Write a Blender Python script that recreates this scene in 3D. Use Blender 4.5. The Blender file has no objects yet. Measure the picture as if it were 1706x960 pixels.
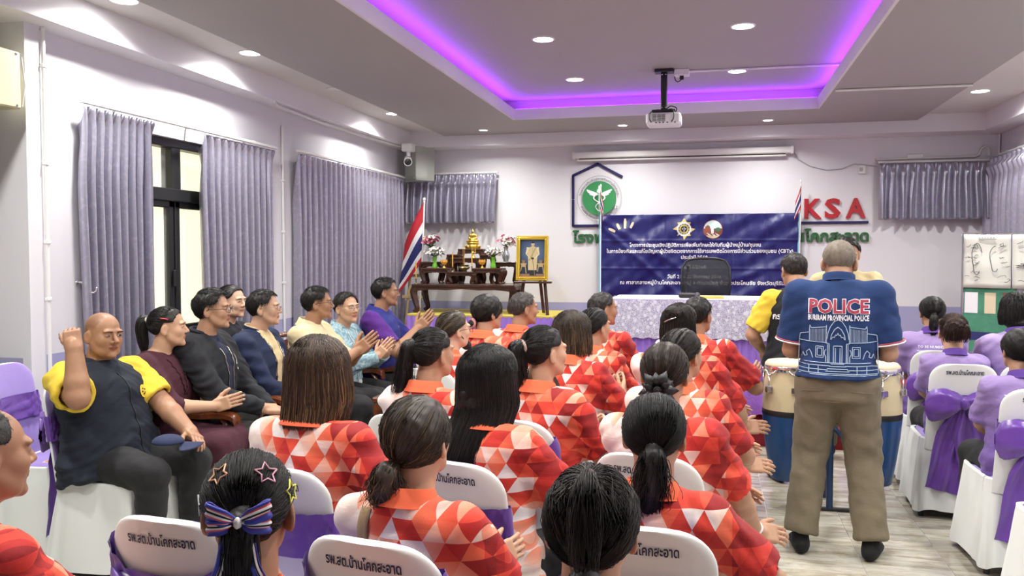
import bpy, math, random
import numpy as np
from mathutils import Vector, Matrix
from mathutils.bvhtree import BVHTree

scene = bpy.context.scene
COL = scene.collection
random.seed(7)

# ------------------------------------------------------------------ camera
CAM_H = 1.55
CAM_YAW, CAM_PITCH, CAM_ROLL, CAM_F = .229127, -.039236, .001006, 1429.3     # radians, focal length in pixels of 1706
cam_data = bpy.data.cameras.new('camera')
cam_data.sensor_fit = 'HORIZONTAL'; cam_data.sensor_width = 36.0
cam_data.lens = CAM_F / 1706 * 36.0
cam_data.clip_start = .02; cam_data.clip_end = 200
cam = bpy.data.objects.new('camera', cam_data); COL.objects.link(cam)
cam.rotation_mode = 'XYZ'
cam.location = (0, 0, CAM_H)
cam.rotation_euler = (math.pi / 2 + CAM_PITCH, CAM_ROLL, CAM_YAW)
scene.camera = cam

# ------------------------------------------------------------------ sky and sun
world = bpy.data.worlds.new('world'); scene.world = world; world.use_nodes = True
wn = world.node_tree.nodes; wn.clear()
w_out = wn.new('ShaderNodeOutputWorld'); w_bg = wn.new('ShaderNodeBackground'); w_sky = wn.new('ShaderNodeTexSky')
w_sky.sky_type = 'NISHITA'; w_sky.sun_disc = False; w_sky.sun_elevation = math.radians(50); w_sky.sun_rotation = math.radians(90)
w_bg.inputs['Strength'].default_value = .12
world.node_tree.links.new(w_sky.outputs[0], w_bg.inputs[0]); world.node_tree.links.new(w_bg.outputs[0], w_out.inputs[0])
sun_data = bpy.data.lights.new('sun', 'SUN'); sun_data.energy = 7.0; sun_data.angle = math.radians(1.0); sun_data.color = (1, .95, .85)
sun = bpy.data.objects.new('sun', sun_data); COL.objects.link(sun)
sun.rotation_euler = (0, math.radians(42), 0); sun.location = (6, 4, 12)

# ------------------------------------------------------------------ exposure
scene.view_settings.view_transform = 'Standard'; scene.view_settings.look = 'None'
scene.view_settings.exposure = 0.0; scene.view_settings.gamma = 1.0
scene.view_settings.use_curve_mapping = False
scene.cycles.use_denoising = True
scene.cycles.max_bounces = 7; scene.cycles.diffuse_bounces = 4; scene.cycles.glossy_bounces = 3; scene.cycles.transmission_bounces = 4; scene.cycles.transparent_max_bounces = 8
scene.cycles.sample_clamp_indirect = 6.0
# ------------------------------------------------------------------ helpers
def V(*a): return np.array(a, float)
def rotz(a): c, s = math.cos(a), math.sin(a); return np.array([[c, -s, 0], [s, c, 0], [0, 0, 1.]])
def rotx(a): c, s = math.cos(a), math.sin(a); return np.array([[1., 0, 0], [0, c, -s], [0, s, c]])
def roty(a): c, s = math.cos(a), math.sin(a); return np.array([[c, 0, s], [0, 1., 0], [-s, 0, c]])
def unit(v): v = np.asarray(v, float); return v / (np.linalg.norm(v) + 1e-12)

def link(name, data, parent=None, loc=None, rz=None):
    o = bpy.data.objects.new(name, data)
    COL.objects.link(o)
    if parent is not None: o.parent = parent
    if loc is not None: o.location = tuple(loc)
    if rz is not None: o.rotation_euler = (0, 0, rz)
    return o

def tag(o, label=None, cat=None, group=None, kind=None):
    if label: o['label'] = label
    if cat: o['category'] = cat
    if group: o['group'] = group
    if kind: o['kind'] = kind
    return o

def empty(name, loc=(0, 0, 0), rz=0.0, **k):
    o = link(name, None, None, loc, rz)
    o.empty_display_size = 0.1
    return tag(o, **k)

def mesh_np(name, v, quads=None, tris=None, mats=(), smooth=True, midx=None, attr=None):
    me = bpy.data.meshes.new(name)
    v = np.asarray(v, np.float32).reshape(-1, 3)
    me.vertices.add(len(v)); me.vertices.foreach_set('co', v.ravel())
    nq = 0 if quads is None else len(quads); nt = 0 if tris is None else len(tris)
    idx = []
    if nq: idx.append(np.asarray(quads, np.int32).ravel())
    if nt: idx.append(np.asarray(tris, np.int32).ravel())
    idx = np.concatenate(idx) if idx else np.zeros(0, np.int32)
    me.loops.add(len(idx)); me.loops.foreach_set('vertex_index', idx)
    me.polygons.add(nq + nt)
    st = np.concatenate([np.arange(nq) * 4, nq * 4 + np.arange(nt) * 3]).astype(np.int32)
    me.polygons.foreach_set('loop_start', st)
    if midx is not None: me.polygons.foreach_set('material_index', np.asarray(midx, np.int32))
    me.update(calc_edges=True)
    if smooth: me.polygons.foreach_set('use_smooth', np.ones(nq + nt, bool))
    for m in mats: me.materials.append(m)
    if attr is not None:
        for an, arr in attr.items():
            arr = np.asarray(arr, np.float32)
            ca = me.color_attributes.new(an, 'FLOAT_COLOR', 'POINT')
            if arr.shape[1] == 3: arr = np.concatenate([arr, np.ones((len(arr), 1), np.float32)], 1)
            ca.data.foreach_set('color', arr.ravel())
    return me

class MB:
    """collects shapes, builds ONE mesh object (quads and tris)"""
    def __init__(s): s.v = []; s.f = []; s.m = []; s.n = 0
    def add(s, v, f, mi=0):
        v = np.asarray(v, float); s.v.append(v)
        for q in f: s.f.append(tuple(int(i) + s.n for i in q)); s.m.append(mi)
        s.n += len(v); return s
    def box(s, c, d, R=None, mi=0, taper=1.0):
        c = np.asarray(c, float); h = np.asarray(d, float) / 2
        p = np.array([[x, y, z] for z in (-1, 1) for y in (-1, 1) for x in (-1, 1)], float)
        p[4:, :2] *= taper
        p = p * h
        if R is not None: p = p @ np.asarray(R).T
        return s.add(p + c, [(0, 2, 3, 1), (4, 5, 7, 6), (0, 1, 5, 4), (2, 6, 7, 3), (0, 4, 6, 2), (1, 3, 7, 5)], mi)
    def bbox(s, x0, x1, y0, y1, z0, z1, mi=0):
        return s.box(((x0 + x1) / 2, (y0 + y1) / 2, (z0 + z1) / 2), (x1 - x0, y1 - y0, z1 - z0), None, mi)
    def rbox(s, c, d, b=0.01, R=None, mi=0):
        """box with chamfered edges"""
        c = np.asarray(c, float); h = np.asarray(d, float) / 2; b = min(b, *(h * .98))
        P = []; idx = {}
        for sx in (-1, 1):
            for sy in (-1, 1):
                for sz in (-1, 1):
                    for ax in range(3):
                        q = np.array([sx * (h[0] - b), sy * (h[1] - b), sz * (h[2] - b)])
                        q[ax] += (sx, sy, sz)[ax] * b
                        idx[(sx, sy, sz, ax)] = len(P); P.append(q)
        F = []
        for ax in range(3):
            u, w = [a for a in range(3) if a != ax]
            for sg in (-1, 1):
                ring = []
                for a, b2 in ((-1, -1), (1, -1), (1, 1), (-1, 1)):
                    k = [0, 0, 0]; k[ax] = sg; k[u] = a; k[w] = b2
                    ring.append(idx[(k[0], k[1], k[2], ax)])
                F.append(ring)
        for ax in range(3):
            u, w = [a for a in range(3) if a != ax]
            for a in (-1, 1):
                for b2 in (-1, 1):
                    k0 = [0, 0, 0]; k1 = [0, 0, 0]; k0[ax] = -1; k1[ax] = 1
                    k0[u] = k1[u] = a; k0[w] = k1[w] = b2
                    F.append([idx[(*k0, u)], idx[(*k1, u)], idx[(*k1, w)], idx[(*k0, w)]])
        for sx in (-1, 1):
            for sy in (-1, 1):
                for sz in (-1, 1): F.append([idx[(sx, sy, sz, a)] for a in range(3)])
        P = np.array(P)
        if R is not None: P = P @ np.asarray(R).T
        # orient outward
        F2 = []
        for f in F:
            q = P[f]; nrm = np.cross(q[1] - q[0], q[2] - q[0])
            F2.append(f if nrm @ q.mean(0) > 0 else f[::-1])
        return s.add(P + c, F2, mi)
    def tube(s, pts, r, n=8, mi=0, cap=True, flat=1.0):
        v, f = tube_arrays(pts, r, n, cap, flat)
        return s.add(v, f, mi)
    def lathe(s, prof, c=(0, 0, 0), n=24, mi=0, R=None, a0=0.0, a1=2 * math.pi, sx=1.0, sy=1.0):
        full = abs(a1 - a0 - 2 * math.pi) < 1e-6
        m = n if full else n + 1
        V_ = []
        for r, z in prof:
            for i in range(m):
                a = a0 + (a1 - a0) * i / n
                V_.append((r * math.cos(a) * sx, r * math.sin(a) * sy, z))
        F = []
        for j in range(len(prof) - 1):
            for i in range(n):
                i2 = (i + 1) % m
                F.append((j * m + i, j * m + i2, (j + 1) * m + i2, (j + 1) * m + i))
        V_ = np.array(V_)
        if R is not None: V_ = V_ @ np.asarray(R).T
        return s.add(V_ + np.asarray(c, float), F, mi)
    def prism(s, poly, y0, y1, mi=0, M=None):
        """polygon (x,z) extruded along y"""
        n = len(poly)
        v = [(x, y0, z) for x, z in poly] + [(x, y1, z) for x, z in poly]
        f = [tuple(range(n)), tuple(range(2 * n - 1, n - 1, -1))]
        f += [(i, i + n, (i + 1) % n + n, (i + 1) % n) for i in range(n)]
        v = np.array(v, float)
        if M is not None: v = v @ np.asarray(M).T
        return s.add(v, f, mi)
    def grid(s, P, mi=0, wrap=False, flip=False):
        P = np.asarray(P, float); a, b = P.shape[:2]; F = []
        for i in range(a - 1):
            for j in range(b if wrap else b - 1):
                j2 = (j + 1) % b
                q = (i * b + j, i * b + j2, (i + 1) * b + j2, (i + 1) * b + j)
                F.append(q[::-1] if flip else q)
        return s.add(P.reshape(-1, 3), F, mi)
    def mesh(s, name, mats, smooth=False):
        me = bpy.data.meshes.new(name)
        me.from_pydata(np.concatenate(s.v).tolist() if s.v else [], [], s.f)
        for m in (mats if isinstance(mats, (list, tuple)) else [mats]): me.materials.append(m)
        me.polygons.foreach_set('material_index', s.m)
        if smooth: me.polygons.foreach_set('use_smooth', [True] * len(s.f))
        me.update()
        if smooth == 'auto' or smooth == 1: pass
        return me
    def build(s, name, mats, parent=None, smooth=False, loc=None, rz=None, sharp=None, **k):
        me = s.mesh(name, mats, smooth)
        if sharp: me.set_sharp_from_angle(angle=math.radians(sharp))
        return tag(link(name, me, parent, loc, rz), **k)

def tube_arrays(pts, r, n=8, cap=True, flat=1.0):
    pts = np.asarray(pts, float); m = len(pts)
    r = np.broadcast_to(np.asarray(r, float), (m,))
    T = np.gradient(pts, axis=0); T /= np.linalg.norm(T, axis=1)[:, None] + 1e-12
    ref = V(0, 0, 1) if abs(T[0][2]) < .9 else V(1, 0, 0)
    N = unit(np.cross(T[0], ref)); V_ = []
    for i in range(m):
        N = unit(N - T[i] * (N @ T[i])); B = np.cross(T[i], N)
        for j in range(n):
            a = 2 * math.pi * j / n
            V_.append(pts[i] + r[i] * (math.cos(a) * N + flat * math.sin(a) * B))
    F = [(i * n + j, i * n + (j + 1) % n, (i + 1) * n + (j + 1) % n, (i + 1) * n + j) for i in range(m - 1) for j in range(n)]
    if cap: F += [tuple(range(n - 1, -1, -1)), tuple(range((m - 1) * n, m * n))]
    return np.array(V_), F

def copy_tree(o, parent=None):
    c = o.copy(); COL.objects.link(c)
    if parent is not None: c.parent = parent
    for ch in list(KIDS(o)): copy_tree(ch, c)
    return c
def KIDS(o): return [x for x in o.children]

def smoothstep(a, b, x): t = np.clip((x - a) / (b - a), 0, 1); return t * t * (3 - 2 * t)

def catmull(P, n=8):
    P = np.asarray(P, float); P = np.vstack([2 * P[0] - P[1], P, 2 * P[-1] - P[-2]]); out = []
    for i in range(1, len(P) - 2):
        for t in np.linspace(0, 1, n, endpoint=False):
            a, b, c, d = P[i - 1:i + 3]
            out.append(.5 * ((2 * b) + (-a + c) * t + (2 * a - 5 * b + 4 * c - d) * t * t + (-a + 3 * b - 3 * c + d) * t ** 3))
    out.append(P[-2]); return np.array(out)

# ------------------------------------------------------------------ implicit surfaces
class SDF:
    def __init__(s): s.ops = []; s.lo = V(9, 9, 9); s.hi = V(-9, -9, -9)
    def _bb(s, lo, hi, op):
        if op == 'u': s.lo = np.minimum(s.lo, lo); s.hi = np.maximum(s.hi, hi)
    def cone(s, a, b, ra, rb, k=.015, op='u', flat=False):
        a = np.asarray(a, float); b = np.asarray(b, float); m = max(ra, rb)
        lo = np.minimum(a, b) - m; hi = np.maximum(a, b) + m
        s._bb(lo, hi, op); s.ops.append(('c', lo, hi, k, op, (a, b, ra, rb, flat))); return s
    def chain(s, P, R, k=.012, op='u'):
        for i in range(len(P) - 1): s.cone(P[i], P[i + 1], R[i], R[i + 1], k, op)
        return s
    def ell(s, c, r, R=None, k=.015, op='u'):
        c = np.asarray(c, float); r = np.asarray(r, float)
        R = np.eye(3) if R is None else np.asarray(R, float)
        e = np.sqrt(((R * r) ** 2).sum(1))
        s._bb(c - e, c + e, op); s.ops.append(('e', c - e, c + e, k, op, (c, r, R))); return s
    def box(s, c, h, rad, R=None, k=.01, op='u'):
        c = np.asarray(c, float); h = np.asarray(h, float); R = np.eye(3) if R is None else np.asarray(R, float)
        e = (np.abs(R) * (h + rad)).sum(1)
        s._bb(c - e, c + e, op); s.ops.append(('b', c - e, c + e, k, op, (c, h, rad, R))); return s
    def loft(s, o, R, sec, k=.02, op='u', p=2.0):
        """stack of elliptic sections (z, cx, cy, rx, ry) in the frame (o, R)"""
        sec = np.asarray(sec, float); o = np.asarray(o, float); R = np.asarray(R, float)
        m = sec[:, 3:5].max() + np.abs(sec[:, 1:3]).max()
        cs = np.array([[x, y, z] for x in (-m, m) for y in (-m, m) for z in (sec[0, 0] - .03, sec[-1, 0] + .03)]) @ R.T + o
        s._bb(cs.min(0), cs.max(0), op); s.ops.append(('l', cs.min(0), cs.max(0), k, op, (o, R, sec, p))); return s
    def half(s, o, n, k=.004):
        """keep the side the normal points away from"""
        s.ops.append(('h', None, None, k, 'i', (np.asarray(o, float), unit(n)))); return s
    def fn(s, f): s.ops.append(('f', None, None, 0, 'f', f)); return s

    def axis(s, i, h, fine, hf):
        a, b = s.lo[i] - 2.5 * h, s.hi[i] + 2.5 * h
        xs = [a]; x = a
        while x < b:
            st = h
            for lo, hi in fine:
                if lo[i] - h < x < hi[i]: st = hf
            x += st; xs.append(x)
        return np.array(xs, np.float32)

    def mesh(s, h=.01, fine=(), hf=.005, smooth=0):
        X, Y, Z = (s.axis(i, h, fine, hf) for i in range(3))
        G = np.full((len(X), len(Y), len(Z)), .4, np.float32)
        for kind, lo, hi, k, op, d in s.ops:
            if lo is None: sl = (slice(None),) * 3
            else:
                mg = max(k, 2.6 * h) + .012
                sl = tuple(slice(max(0, int(np.searchsorted(A, lo[i] - mg)) - 1), int(np.searchsorted(A, hi[i] + mg)) + 1) for i, A in enumerate((X, Y, Z)))
            x = X[sl[0]][:, None, None]; y = Y[sl[1]][None, :, None]; z = Z[sl[2]][None, None, :]
            g = G[sl]
            if g.size == 0: continue
            if kind == 'c':
                a, b, ra, rb, flat = d; ba = (b - a).astype(np.float32); L = float(ba @ ba) + 1e-9
                px, py, pz = x - np.float32(a[0]), y - np.float32(a[1]), z - np.float32(a[2])
                t = np.clip((px * ba[0] + py * ba[1] + pz * ba[2]) / np.float32(L), 0, 1)
                D = np.sqrt((px - t * ba[0]) ** 2 + (py - t * ba[1]) ** 2 + (pz - t * ba[2]) ** 2) - (np.float32(ra) + np.float32(rb - ra) * t)
                if flat: D = np.maximum(D, ((px - ba[0]) * ba[0] + (py - ba[1]) * ba[1] + (pz - ba[2]) * ba[2]) / np.float32(math.sqrt(L)))
            elif kind in 'eb':
                c = d[0]; R = d[-1] if kind == 'b' else d[2]; R = R.astype(np.float32)
                px, py, pz = x - np.float32(c[0]), y - np.float32(c[1]), z - np.float32(c[2])
                q = [px * R[0, i] + py * R[1, i] + pz * R[2, i] for i in range(3)]
                if kind == 'e':
                    r = d[1].astype(np.float32)
                    l = np.sqrt((q[0] / r[0]) ** 2 + (q[1] / r[1]) ** 2 + (q[2] / r[2]) ** 2)
                    g2 = np.sqrt((q[0] / r[0] ** 2) ** 2 + (q[1] / r[1] ** 2) ** 2 + (q[2] / r[2] ** 2) ** 2)
                    D = l * (l - 1) / (g2 + 1e-6)
                else:
                    hh = d[1].astype(np.float32); rad = np.float32(d[2])
                    w = [np.abs(q[i]) - hh[i] for i in range(3)]
                    D = np.sqrt(np.maximum(w[0], 0) ** 2 + np.maximum(w[1], 0) ** 2 + np.maximum(w[2], 0) ** 2) + np.minimum(np.maximum(np.maximum(w[0], w[1]), w[2]), 0) - rad
            elif kind == 'l':
                o, R, sec, p = d; R = R.astype(np.float32)
                px, py, pz = x - np.float32(o[0]), y - np.float32(o[1]), z - np.float32(o[2])
                q = [px * R[0, i] + py * R[1, i] + pz * R[2, i] for i in range(3)]
                zz = np.clip(q[2], sec[0, 0], sec[-1, 0])
                tt = np.linspace(sec[0, 0], sec[-1, 0], 64)
                tab = [smooth_table(sec[:, 0], sec[:, j], tt).astype(np.float32) for j in range(1, 5)]
                ii = (zz - np.float32(sec[0, 0])) * np.float32(63 / (sec[-1, 0] - sec[0, 0]))
                i0 = np.clip(ii.astype(np.int32), 0, 62); fr = ii - i0
                cx, cy, rx, ry = (a[i0] * (1 - fr) + a[i0 + 1] * fr for a in tab)
                ax, ay = np.abs((q[0] - cx) / rx), np.abs((q[1] - cy) / ry)
                l = np.sqrt(ax ** 2 + ay ** 2) if p == 2 else (ax ** p + ay ** p) ** np.float32(1 / p)
                D = (l - 1) * np.minimum(rx, ry)
                dz = np.abs(q[2] - zz)
                D = np.where(dz > 0, np.sqrt(np.maximum(D, 0) ** 2 + dz ** 2), D)
            elif kind == 'h':
                o, n = d; n = n.astype(np.float32)
                D = (x - np.float32(o[0])) * n[0] + (y - np.float32(o[1])) * n[1] + (z - np.float32(o[2])) * n[2]
            elif kind == 'f':
                G[sl] = d(G, x, y, z); continue
            if op == 'u':
                hh = np.maximum(np.float32(k) - np.abs(g - D), 0) / np.float32(k); G[sl] = np.minimum(g, D) - hh * hh * np.float32(k * .25)
            elif op == 's':
                D = -D; hh = np.maximum(np.float32(k) - np.abs(g - D), 0) / np.float32(k); G[sl] = np.maximum(g, D) + hh * hh * np.float32(k * .25)
            else:
                hh = np.maximum(np.float32(k) - np.abs(g - D), 0) / np.float32(k); G[sl] = np.maximum(g, D) + hh * hh * np.float32(k * .25)
        return nets(G, X, Y, Z, smooth)

def smooth_table(zs, vs, tt):
    """monotone-ish cubic through the sections"""
    m = np.gradient(vs, zs) if len(zs) > 2 else np.zeros(len(zs)) + (vs[-1] - vs[0]) / (zs[-1] - zs[0])
    i = np.clip(np.searchsorted(zs, tt, side='right') - 1, 0, len(zs) - 2)
    h = zs[i + 1] - zs[i]; t = (tt - zs[i]) / h
    return (2 * t ** 3 - 3 * t ** 2 + 1) * vs[i] + (t ** 3 - 2 * t ** 2 + t) * h * m[i] + (-2 * t ** 3 + 3 * t ** 2) * vs[i + 1] + (t ** 3 - t ** 2) * h * m[i + 1]

def nets(G, X, Y, Z, smooth=0):
    S = G < 0
    a, b, c = G.shape
    cnt = np.zeros((a - 1, b - 1, c - 1), np.int8)
    for i in (0, 1):
        for j in (0, 1):
            for k in (0, 1): cnt += S[i:a - 1 + i, j:b - 1 + j, k:c - 1 + k]
    act = (cnt > 0) & (cnt < 8)
    I, J, K = np.nonzero(act)
    ids = np.full(act.shape, -1, np.int32); ids[I, J, K] = np.arange(len(I))
    P = np.zeros((len(I), 3), np.float32); W = np.zeros(len(I), np.float32)
    ax = (X, Y, Z)
    cor = [(i, j, k) for i in (0, 1) for j in (0, 1) for k in (0, 1)]
    gv = {q: G[I + q[0], J + q[1], K + q[2]] for q in cor}
    for q in cor:
        for d in range(3):
            if q[d]: continue
            q2 = tuple(1 if e == d else q[e] for e in range(3))
            g0, g1 = gv[q], gv[q2]
            m = (g0 < 0) != (g1 < 0)
            t = np.where(m, g0 / np.where(m, g0 - g1, 1), 0)
            base = [ax[e][(I, J, K)[e] + q[e]] for e in range(3)]
            nx = ax[d][(I, J, K)[d] + 1]
            base[d] = base[d] + t * (nx - base[d])
            for e in range(3): P[:, e] += np.where(m, base[e], 0)
            W += m
    P /= W[:, None]
    Q = []
    m = S[:-1] != S[1:]; m[:, 0] = m[:, -1] = False; m[:, :, 0] = m[:, :, -1] = False
    i, j, k = np.nonzero(m)
    q = np.stack([ids[i, j - 1, k - 1], ids[i, j, k - 1], ids[i, j, k], ids[i, j - 1, k]], 1); fl = ~S[i, j, k]; q[fl] = q[fl][:, ::-1]; Q.append(q)
    m = S[:, :-1] != S[:, 1:]; m[0] = m[-1] = False; m[:, :, 0] = m[:, :, -1] = False
    i, j, k = np.nonzero(m)
    q = np.stack([ids[i - 1, j, k - 1], ids[i - 1, j, k], ids[i, j, k], ids[i, j, k - 1]], 1); fl = ~S[i, j, k]; q[fl] = q[fl][:, ::-1]; Q.append(q)
    m = S[:, :, :-1] != S[:, :, 1:]; m[0] = m[-1] = False; m[:, 0] = m[:, -1] = False
    i, j, k = np.nonzero(m)
    q = np.stack([ids[i - 1, j - 1, k], ids[i, j - 1, k], ids[i, j, k], ids[i - 1, j, k]], 1); fl = ~S[i, j, k]; q[fl] = q[fl][:, ::-1]; Q.append(q)
    Q = np.concatenate(Q); Q = Q[(Q >= 0).all(1)]
    for _ in range(smooth): P = relax(P, Q, .5)
    return P, Q

def relax(P, Q, w):
    acc = np.zeros_like(P); n = np.zeros(len(P), np.float32)
    for a, b in ((0, 1), (1, 2), (2, 3), (3, 0)):
        for p, q in ((a, b), (b, a)):
            for d in range(3): acc[:, d] += np.bincount(Q[:, p], P[Q[:, q], d], len(P))
            n += np.bincount(Q[:, p], minlength=len(P))
    return (P * (1 - w) + w * acc / np.maximum(n, 1)[:, None]).astype(np.float32)

def vnormals(P, Q):
    n = np.cross(P[Q[:, 2]] - P[Q[:, 0]], P[Q[:, 3]] - P[Q[:, 1]]); N = np.zeros_like(P)
    for a in range(4):
        for d in range(3): N[:, d] += np.bincount(Q[:, a], n[:, d], len(P))
    return N / (np.linalg.norm(N, axis=1)[:, None] + 1e-9)

_rs = np.random.RandomState(5)
_NW = _rs.randn(24, 3); _NP = _rs.rand(24) * 6.28
def wnoise(P, f, seed=0, n=6):
    """cheap smooth noise from a few sine waves, about -1..1"""
    o = np.zeros(len(P))
    for i in range(n):
        w = _NW[(i + seed * 5) % 24]; w = w / np.linalg.norm(w)
        o += np.sin(P @ (w * f * (1 + .35 * i)) + _NP[(i * 3 + seed) % 24] + 2.1 * np.sin(P @ np.roll(w, 1) * f * .7))
    return o / n * 1.6
# ------------------------------------------------------------------ materials
MAT = {}
class NT:
    def __init__(s, name):
        m = bpy.data.materials.new(name); m.use_nodes = True; s.m = m; s.t = m.node_tree; s.n = s.t.nodes; s.b = s.n['Principled BSDF']; MAT[name] = m
    def new(s, t, **k):
        n = s.n.new('ShaderNode' + t)
        for a, b in k.items(): setattr(n, a, b)
        return n
    def put(s, inp, v):
        if hasattr(v, 'default_value') or isinstance(v, bpy.types.NodeSocket): s.t.links.new(v, inp)
        elif isinstance(v, (tuple, list)) and len(v) == 3 and inp.type == 'RGBA': inp.default_value = (*v, 1)
        else: inp.default_value = v
    def math(s, op, a, b=0.0, c=0.0, clamp=False):
        n = s.new('Math', operation=op, use_clamp=clamp)
        for i, v in enumerate((a, b, c)): s.put(n.inputs[i], v)
        return n.outputs[0]
    def mix(s, f, a, b, typ='MIX'):
        n = s.new('MixRGB', blend_type=typ); s.put(n.inputs[0], f); s.put(n.inputs[1], a); s.put(n.inputs[2], b); return n.outputs[0]
    def coord(s, w='Object', scale=None, rot=None):
        o = s.new('TexCoord').outputs[w]
        if scale is None and rot is None: return o
        mp = s.new('Mapping'); s.put(mp.inputs[0], o)
        if scale: mp.inputs['Scale'].default_value = scale
        if rot: mp.inputs['Rotation'].default_value = rot
        return mp.outputs[0]
    def noise(s, vec, scale, detail=2, rough=.5, dist=0, out='Fac'):
        n = s.new('TexNoise'); s.put(n.inputs['Vector'], vec); n.inputs['Scale'].default_value = scale; n.inputs['Detail'].default_value = detail; n.inputs['Roughness'].default_value = rough; n.inputs['Distortion'].default_value = dist
        return n.outputs[out]
    def ramp(s, f, stops, interp='LINEAR'):
        n = s.new('ValToRGB'); s.put(n.inputs[0], f); n.color_ramp.interpolation = interp; e = n.color_ramp.elements
        while len(e) < len(stops): e.new(.5)
        for i, (p, c) in enumerate(stops): e[i].position = p; e[i].color = (*c, 1)
        return n.outputs[0]
    def bump(s, h, st=.2, dist=.01):
        n = s.new('Bump'); s.put(n.inputs['Height'], h); n.inputs['Strength'].default_value = st; n.inputs['Distance'].default_value = dist
        s.t.links.new(n.outputs[0], s.b.inputs['Normal']); return n
    def set(s, **k):
        for a, v in k.items(): s.put(s.b.inputs[a.replace('_', ' ')], v)
        return s

def plain(name, col, rough=.5, metal=0.0, spec=.5, sheen=0, coat=0, emit=None, est=0, var=0.0, vs=6, bump=0, bs=60, trans=0, alpha=1):
    t = NT(name); c = col
    if var:
        f = t.noise(t.coord('Object'), vs, 3, .6)
        c = t.mix(f, tuple(x * (1 - var) for x in col), tuple(min(1, x * (1 + var)) for x in col))
    t.set(Base_Color=c, Roughness=rough, Metallic=metal); t.b.inputs['Specular IOR Level'].default_value = spec
    if sheen: t.b.inputs['Sheen Weight'].default_value = sheen
    if coat: t.b.inputs['Coat Weight'].default_value = coat
    if emit: t.b.inputs['Emission Color'].default_value = (*emit, 1); t.b.inputs['Emission Strength'].default_value = est
    if bump: t.bump(t.noise(t.coord('Object'), bs, 3, .6), bump, .004)
    if trans: t.b.inputs['Transmission Weight'].default_value = trans
    if alpha < 1: t.b.inputs['Alpha'].default_value = alpha
    return t.m

def skin_mat(name, col):
    t = NT(name); a = t.new('Attribute', attribute_name='tint').outputs['Color']; o = t.coord('Object')
    v = t.noise(o, 35, 3, .6); c = t.mix(v, tuple(x * .90 for x in col), tuple(min(1, x * 1.10) for x in col)); c = t.mix(1.0, c, a, 'MULTIPLY')
    t.set(Base_Color=c, Roughness=.46); t.b.inputs['Specular IOR Level'].default_value = .38
    t.b.inputs['Subsurface Weight'].default_value = .0
    t.bump(t.noise(o, 260, 2, .6), .10, .002)
for n_, c_ in (('skin_fair', (.62, .385, .265)), ('skin_light', (.55, .325, .210)), ('skin_tan', (.455, .255, .158)), ('skin_brown', (.355, .185, .108)), ('skin_dark', (.26, .125, .07))): skin_mat(n_, c_)

def hair_mat(name, base, hi, spec=.35, rough=.48):
    t = NT(name); a = t.new('Attribute', attribute_name='lock').outputs['Fac']
    t.set(Base_Color=t.ramp(a, [(0.0, tuple(x * .55 for x in base)), (.42, base), (1.0, hi)]), Roughness=rough); t.b.inputs['Specular IOR Level'].default_value = spec
hair_mat('hair_black', (.010, .0085, .008), (.030, .024, .021)); hair_mat('hair_soft', (.016, .0115, .0095), (.055, .036, .026)); hair_mat('hair_brown', (.030, .0165, .010), (.11, .058, .030)); hair_mat('hair_light', (.050, .027, .015), (.36, .19, .08), .4, .42)
hair_mat('hair_streak', (.045, .030, .020), (.42, .27, .13), .4, .45); hair_mat('hair_grey', (.055, .050, .046), (.33, .31, .29), .35, .5); hair_mat('hair_salt', (.028, .025, .023), (.22, .205, .19), .35, .5); hair_mat('hair_white', (.24, .20, .155), (.62, .57, .48), .3, .6); hair_mat('hair_auburn', (.030, .013, .009), (.15, .060, .035), .35, .48)
plain('sclera', (.46, .41, .37), .35); plain('iris', (.012, .008, .006), .12, spec=.7); plain('lash', (.035, .022, .017), .6); plain('lash_lo', (.30, .165, .11), .6); plain('brow_black', (.030, .021, .016), .7); plain('brow_grey', (.10, .085, .075), .7)
plain('lens', (.9, .92, .95), .03, alpha=.10, spec=.8); plain('black_frame', (.012, .012, .014), .3); plain('metal_frame', (.45, .42, .38), .25, 1.0)

def cloth(name, col, rough=.85, sheen=.25, bump=.25, bs=900, var=.08, spec=.3):
    t = NT(name); o = t.coord('Object'); f = t.noise(o, 14, 3, .6)
    t.set(Base_Color=t.mix(f, tuple(x * (1 - var) for x in col), tuple(min(1, x * (1 + var)) for x in col)), Roughness=rough); t.b.inputs['Sheen Weight'].default_value = sheen * .12; t.b.inputs['Specular IOR Level'].default_value = spec
    h = t.math('ADD', t.math('MULTIPLY', t.noise(o, bs, 1), .25), t.math('MULTIPLY', t.noise(t.coord('Object', (1, 1, 1.8)), 26, 3, .55, .6), 1.0)); t.bump(h, bump, .012)
    return t.m
def satin(name, col, rough=.33, spec=.6, bump=.35, bs=22, sheen=.3):
    t = NT(name); o = t.coord('Object'); t.set(Base_Color=t.mix(t.noise(o, 9, 2), tuple(x * .88 for x in col), tuple(min(1, x * 1.12) for x in col)), Roughness=rough)
    t.b.inputs['Specular IOR Level'].default_value = spec; t.b.inputs['Sheen Weight'].default_value = sheen; t.bump(t.noise(o, bs, 3, .55, 1.2), bump, .02); return t.m

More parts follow.
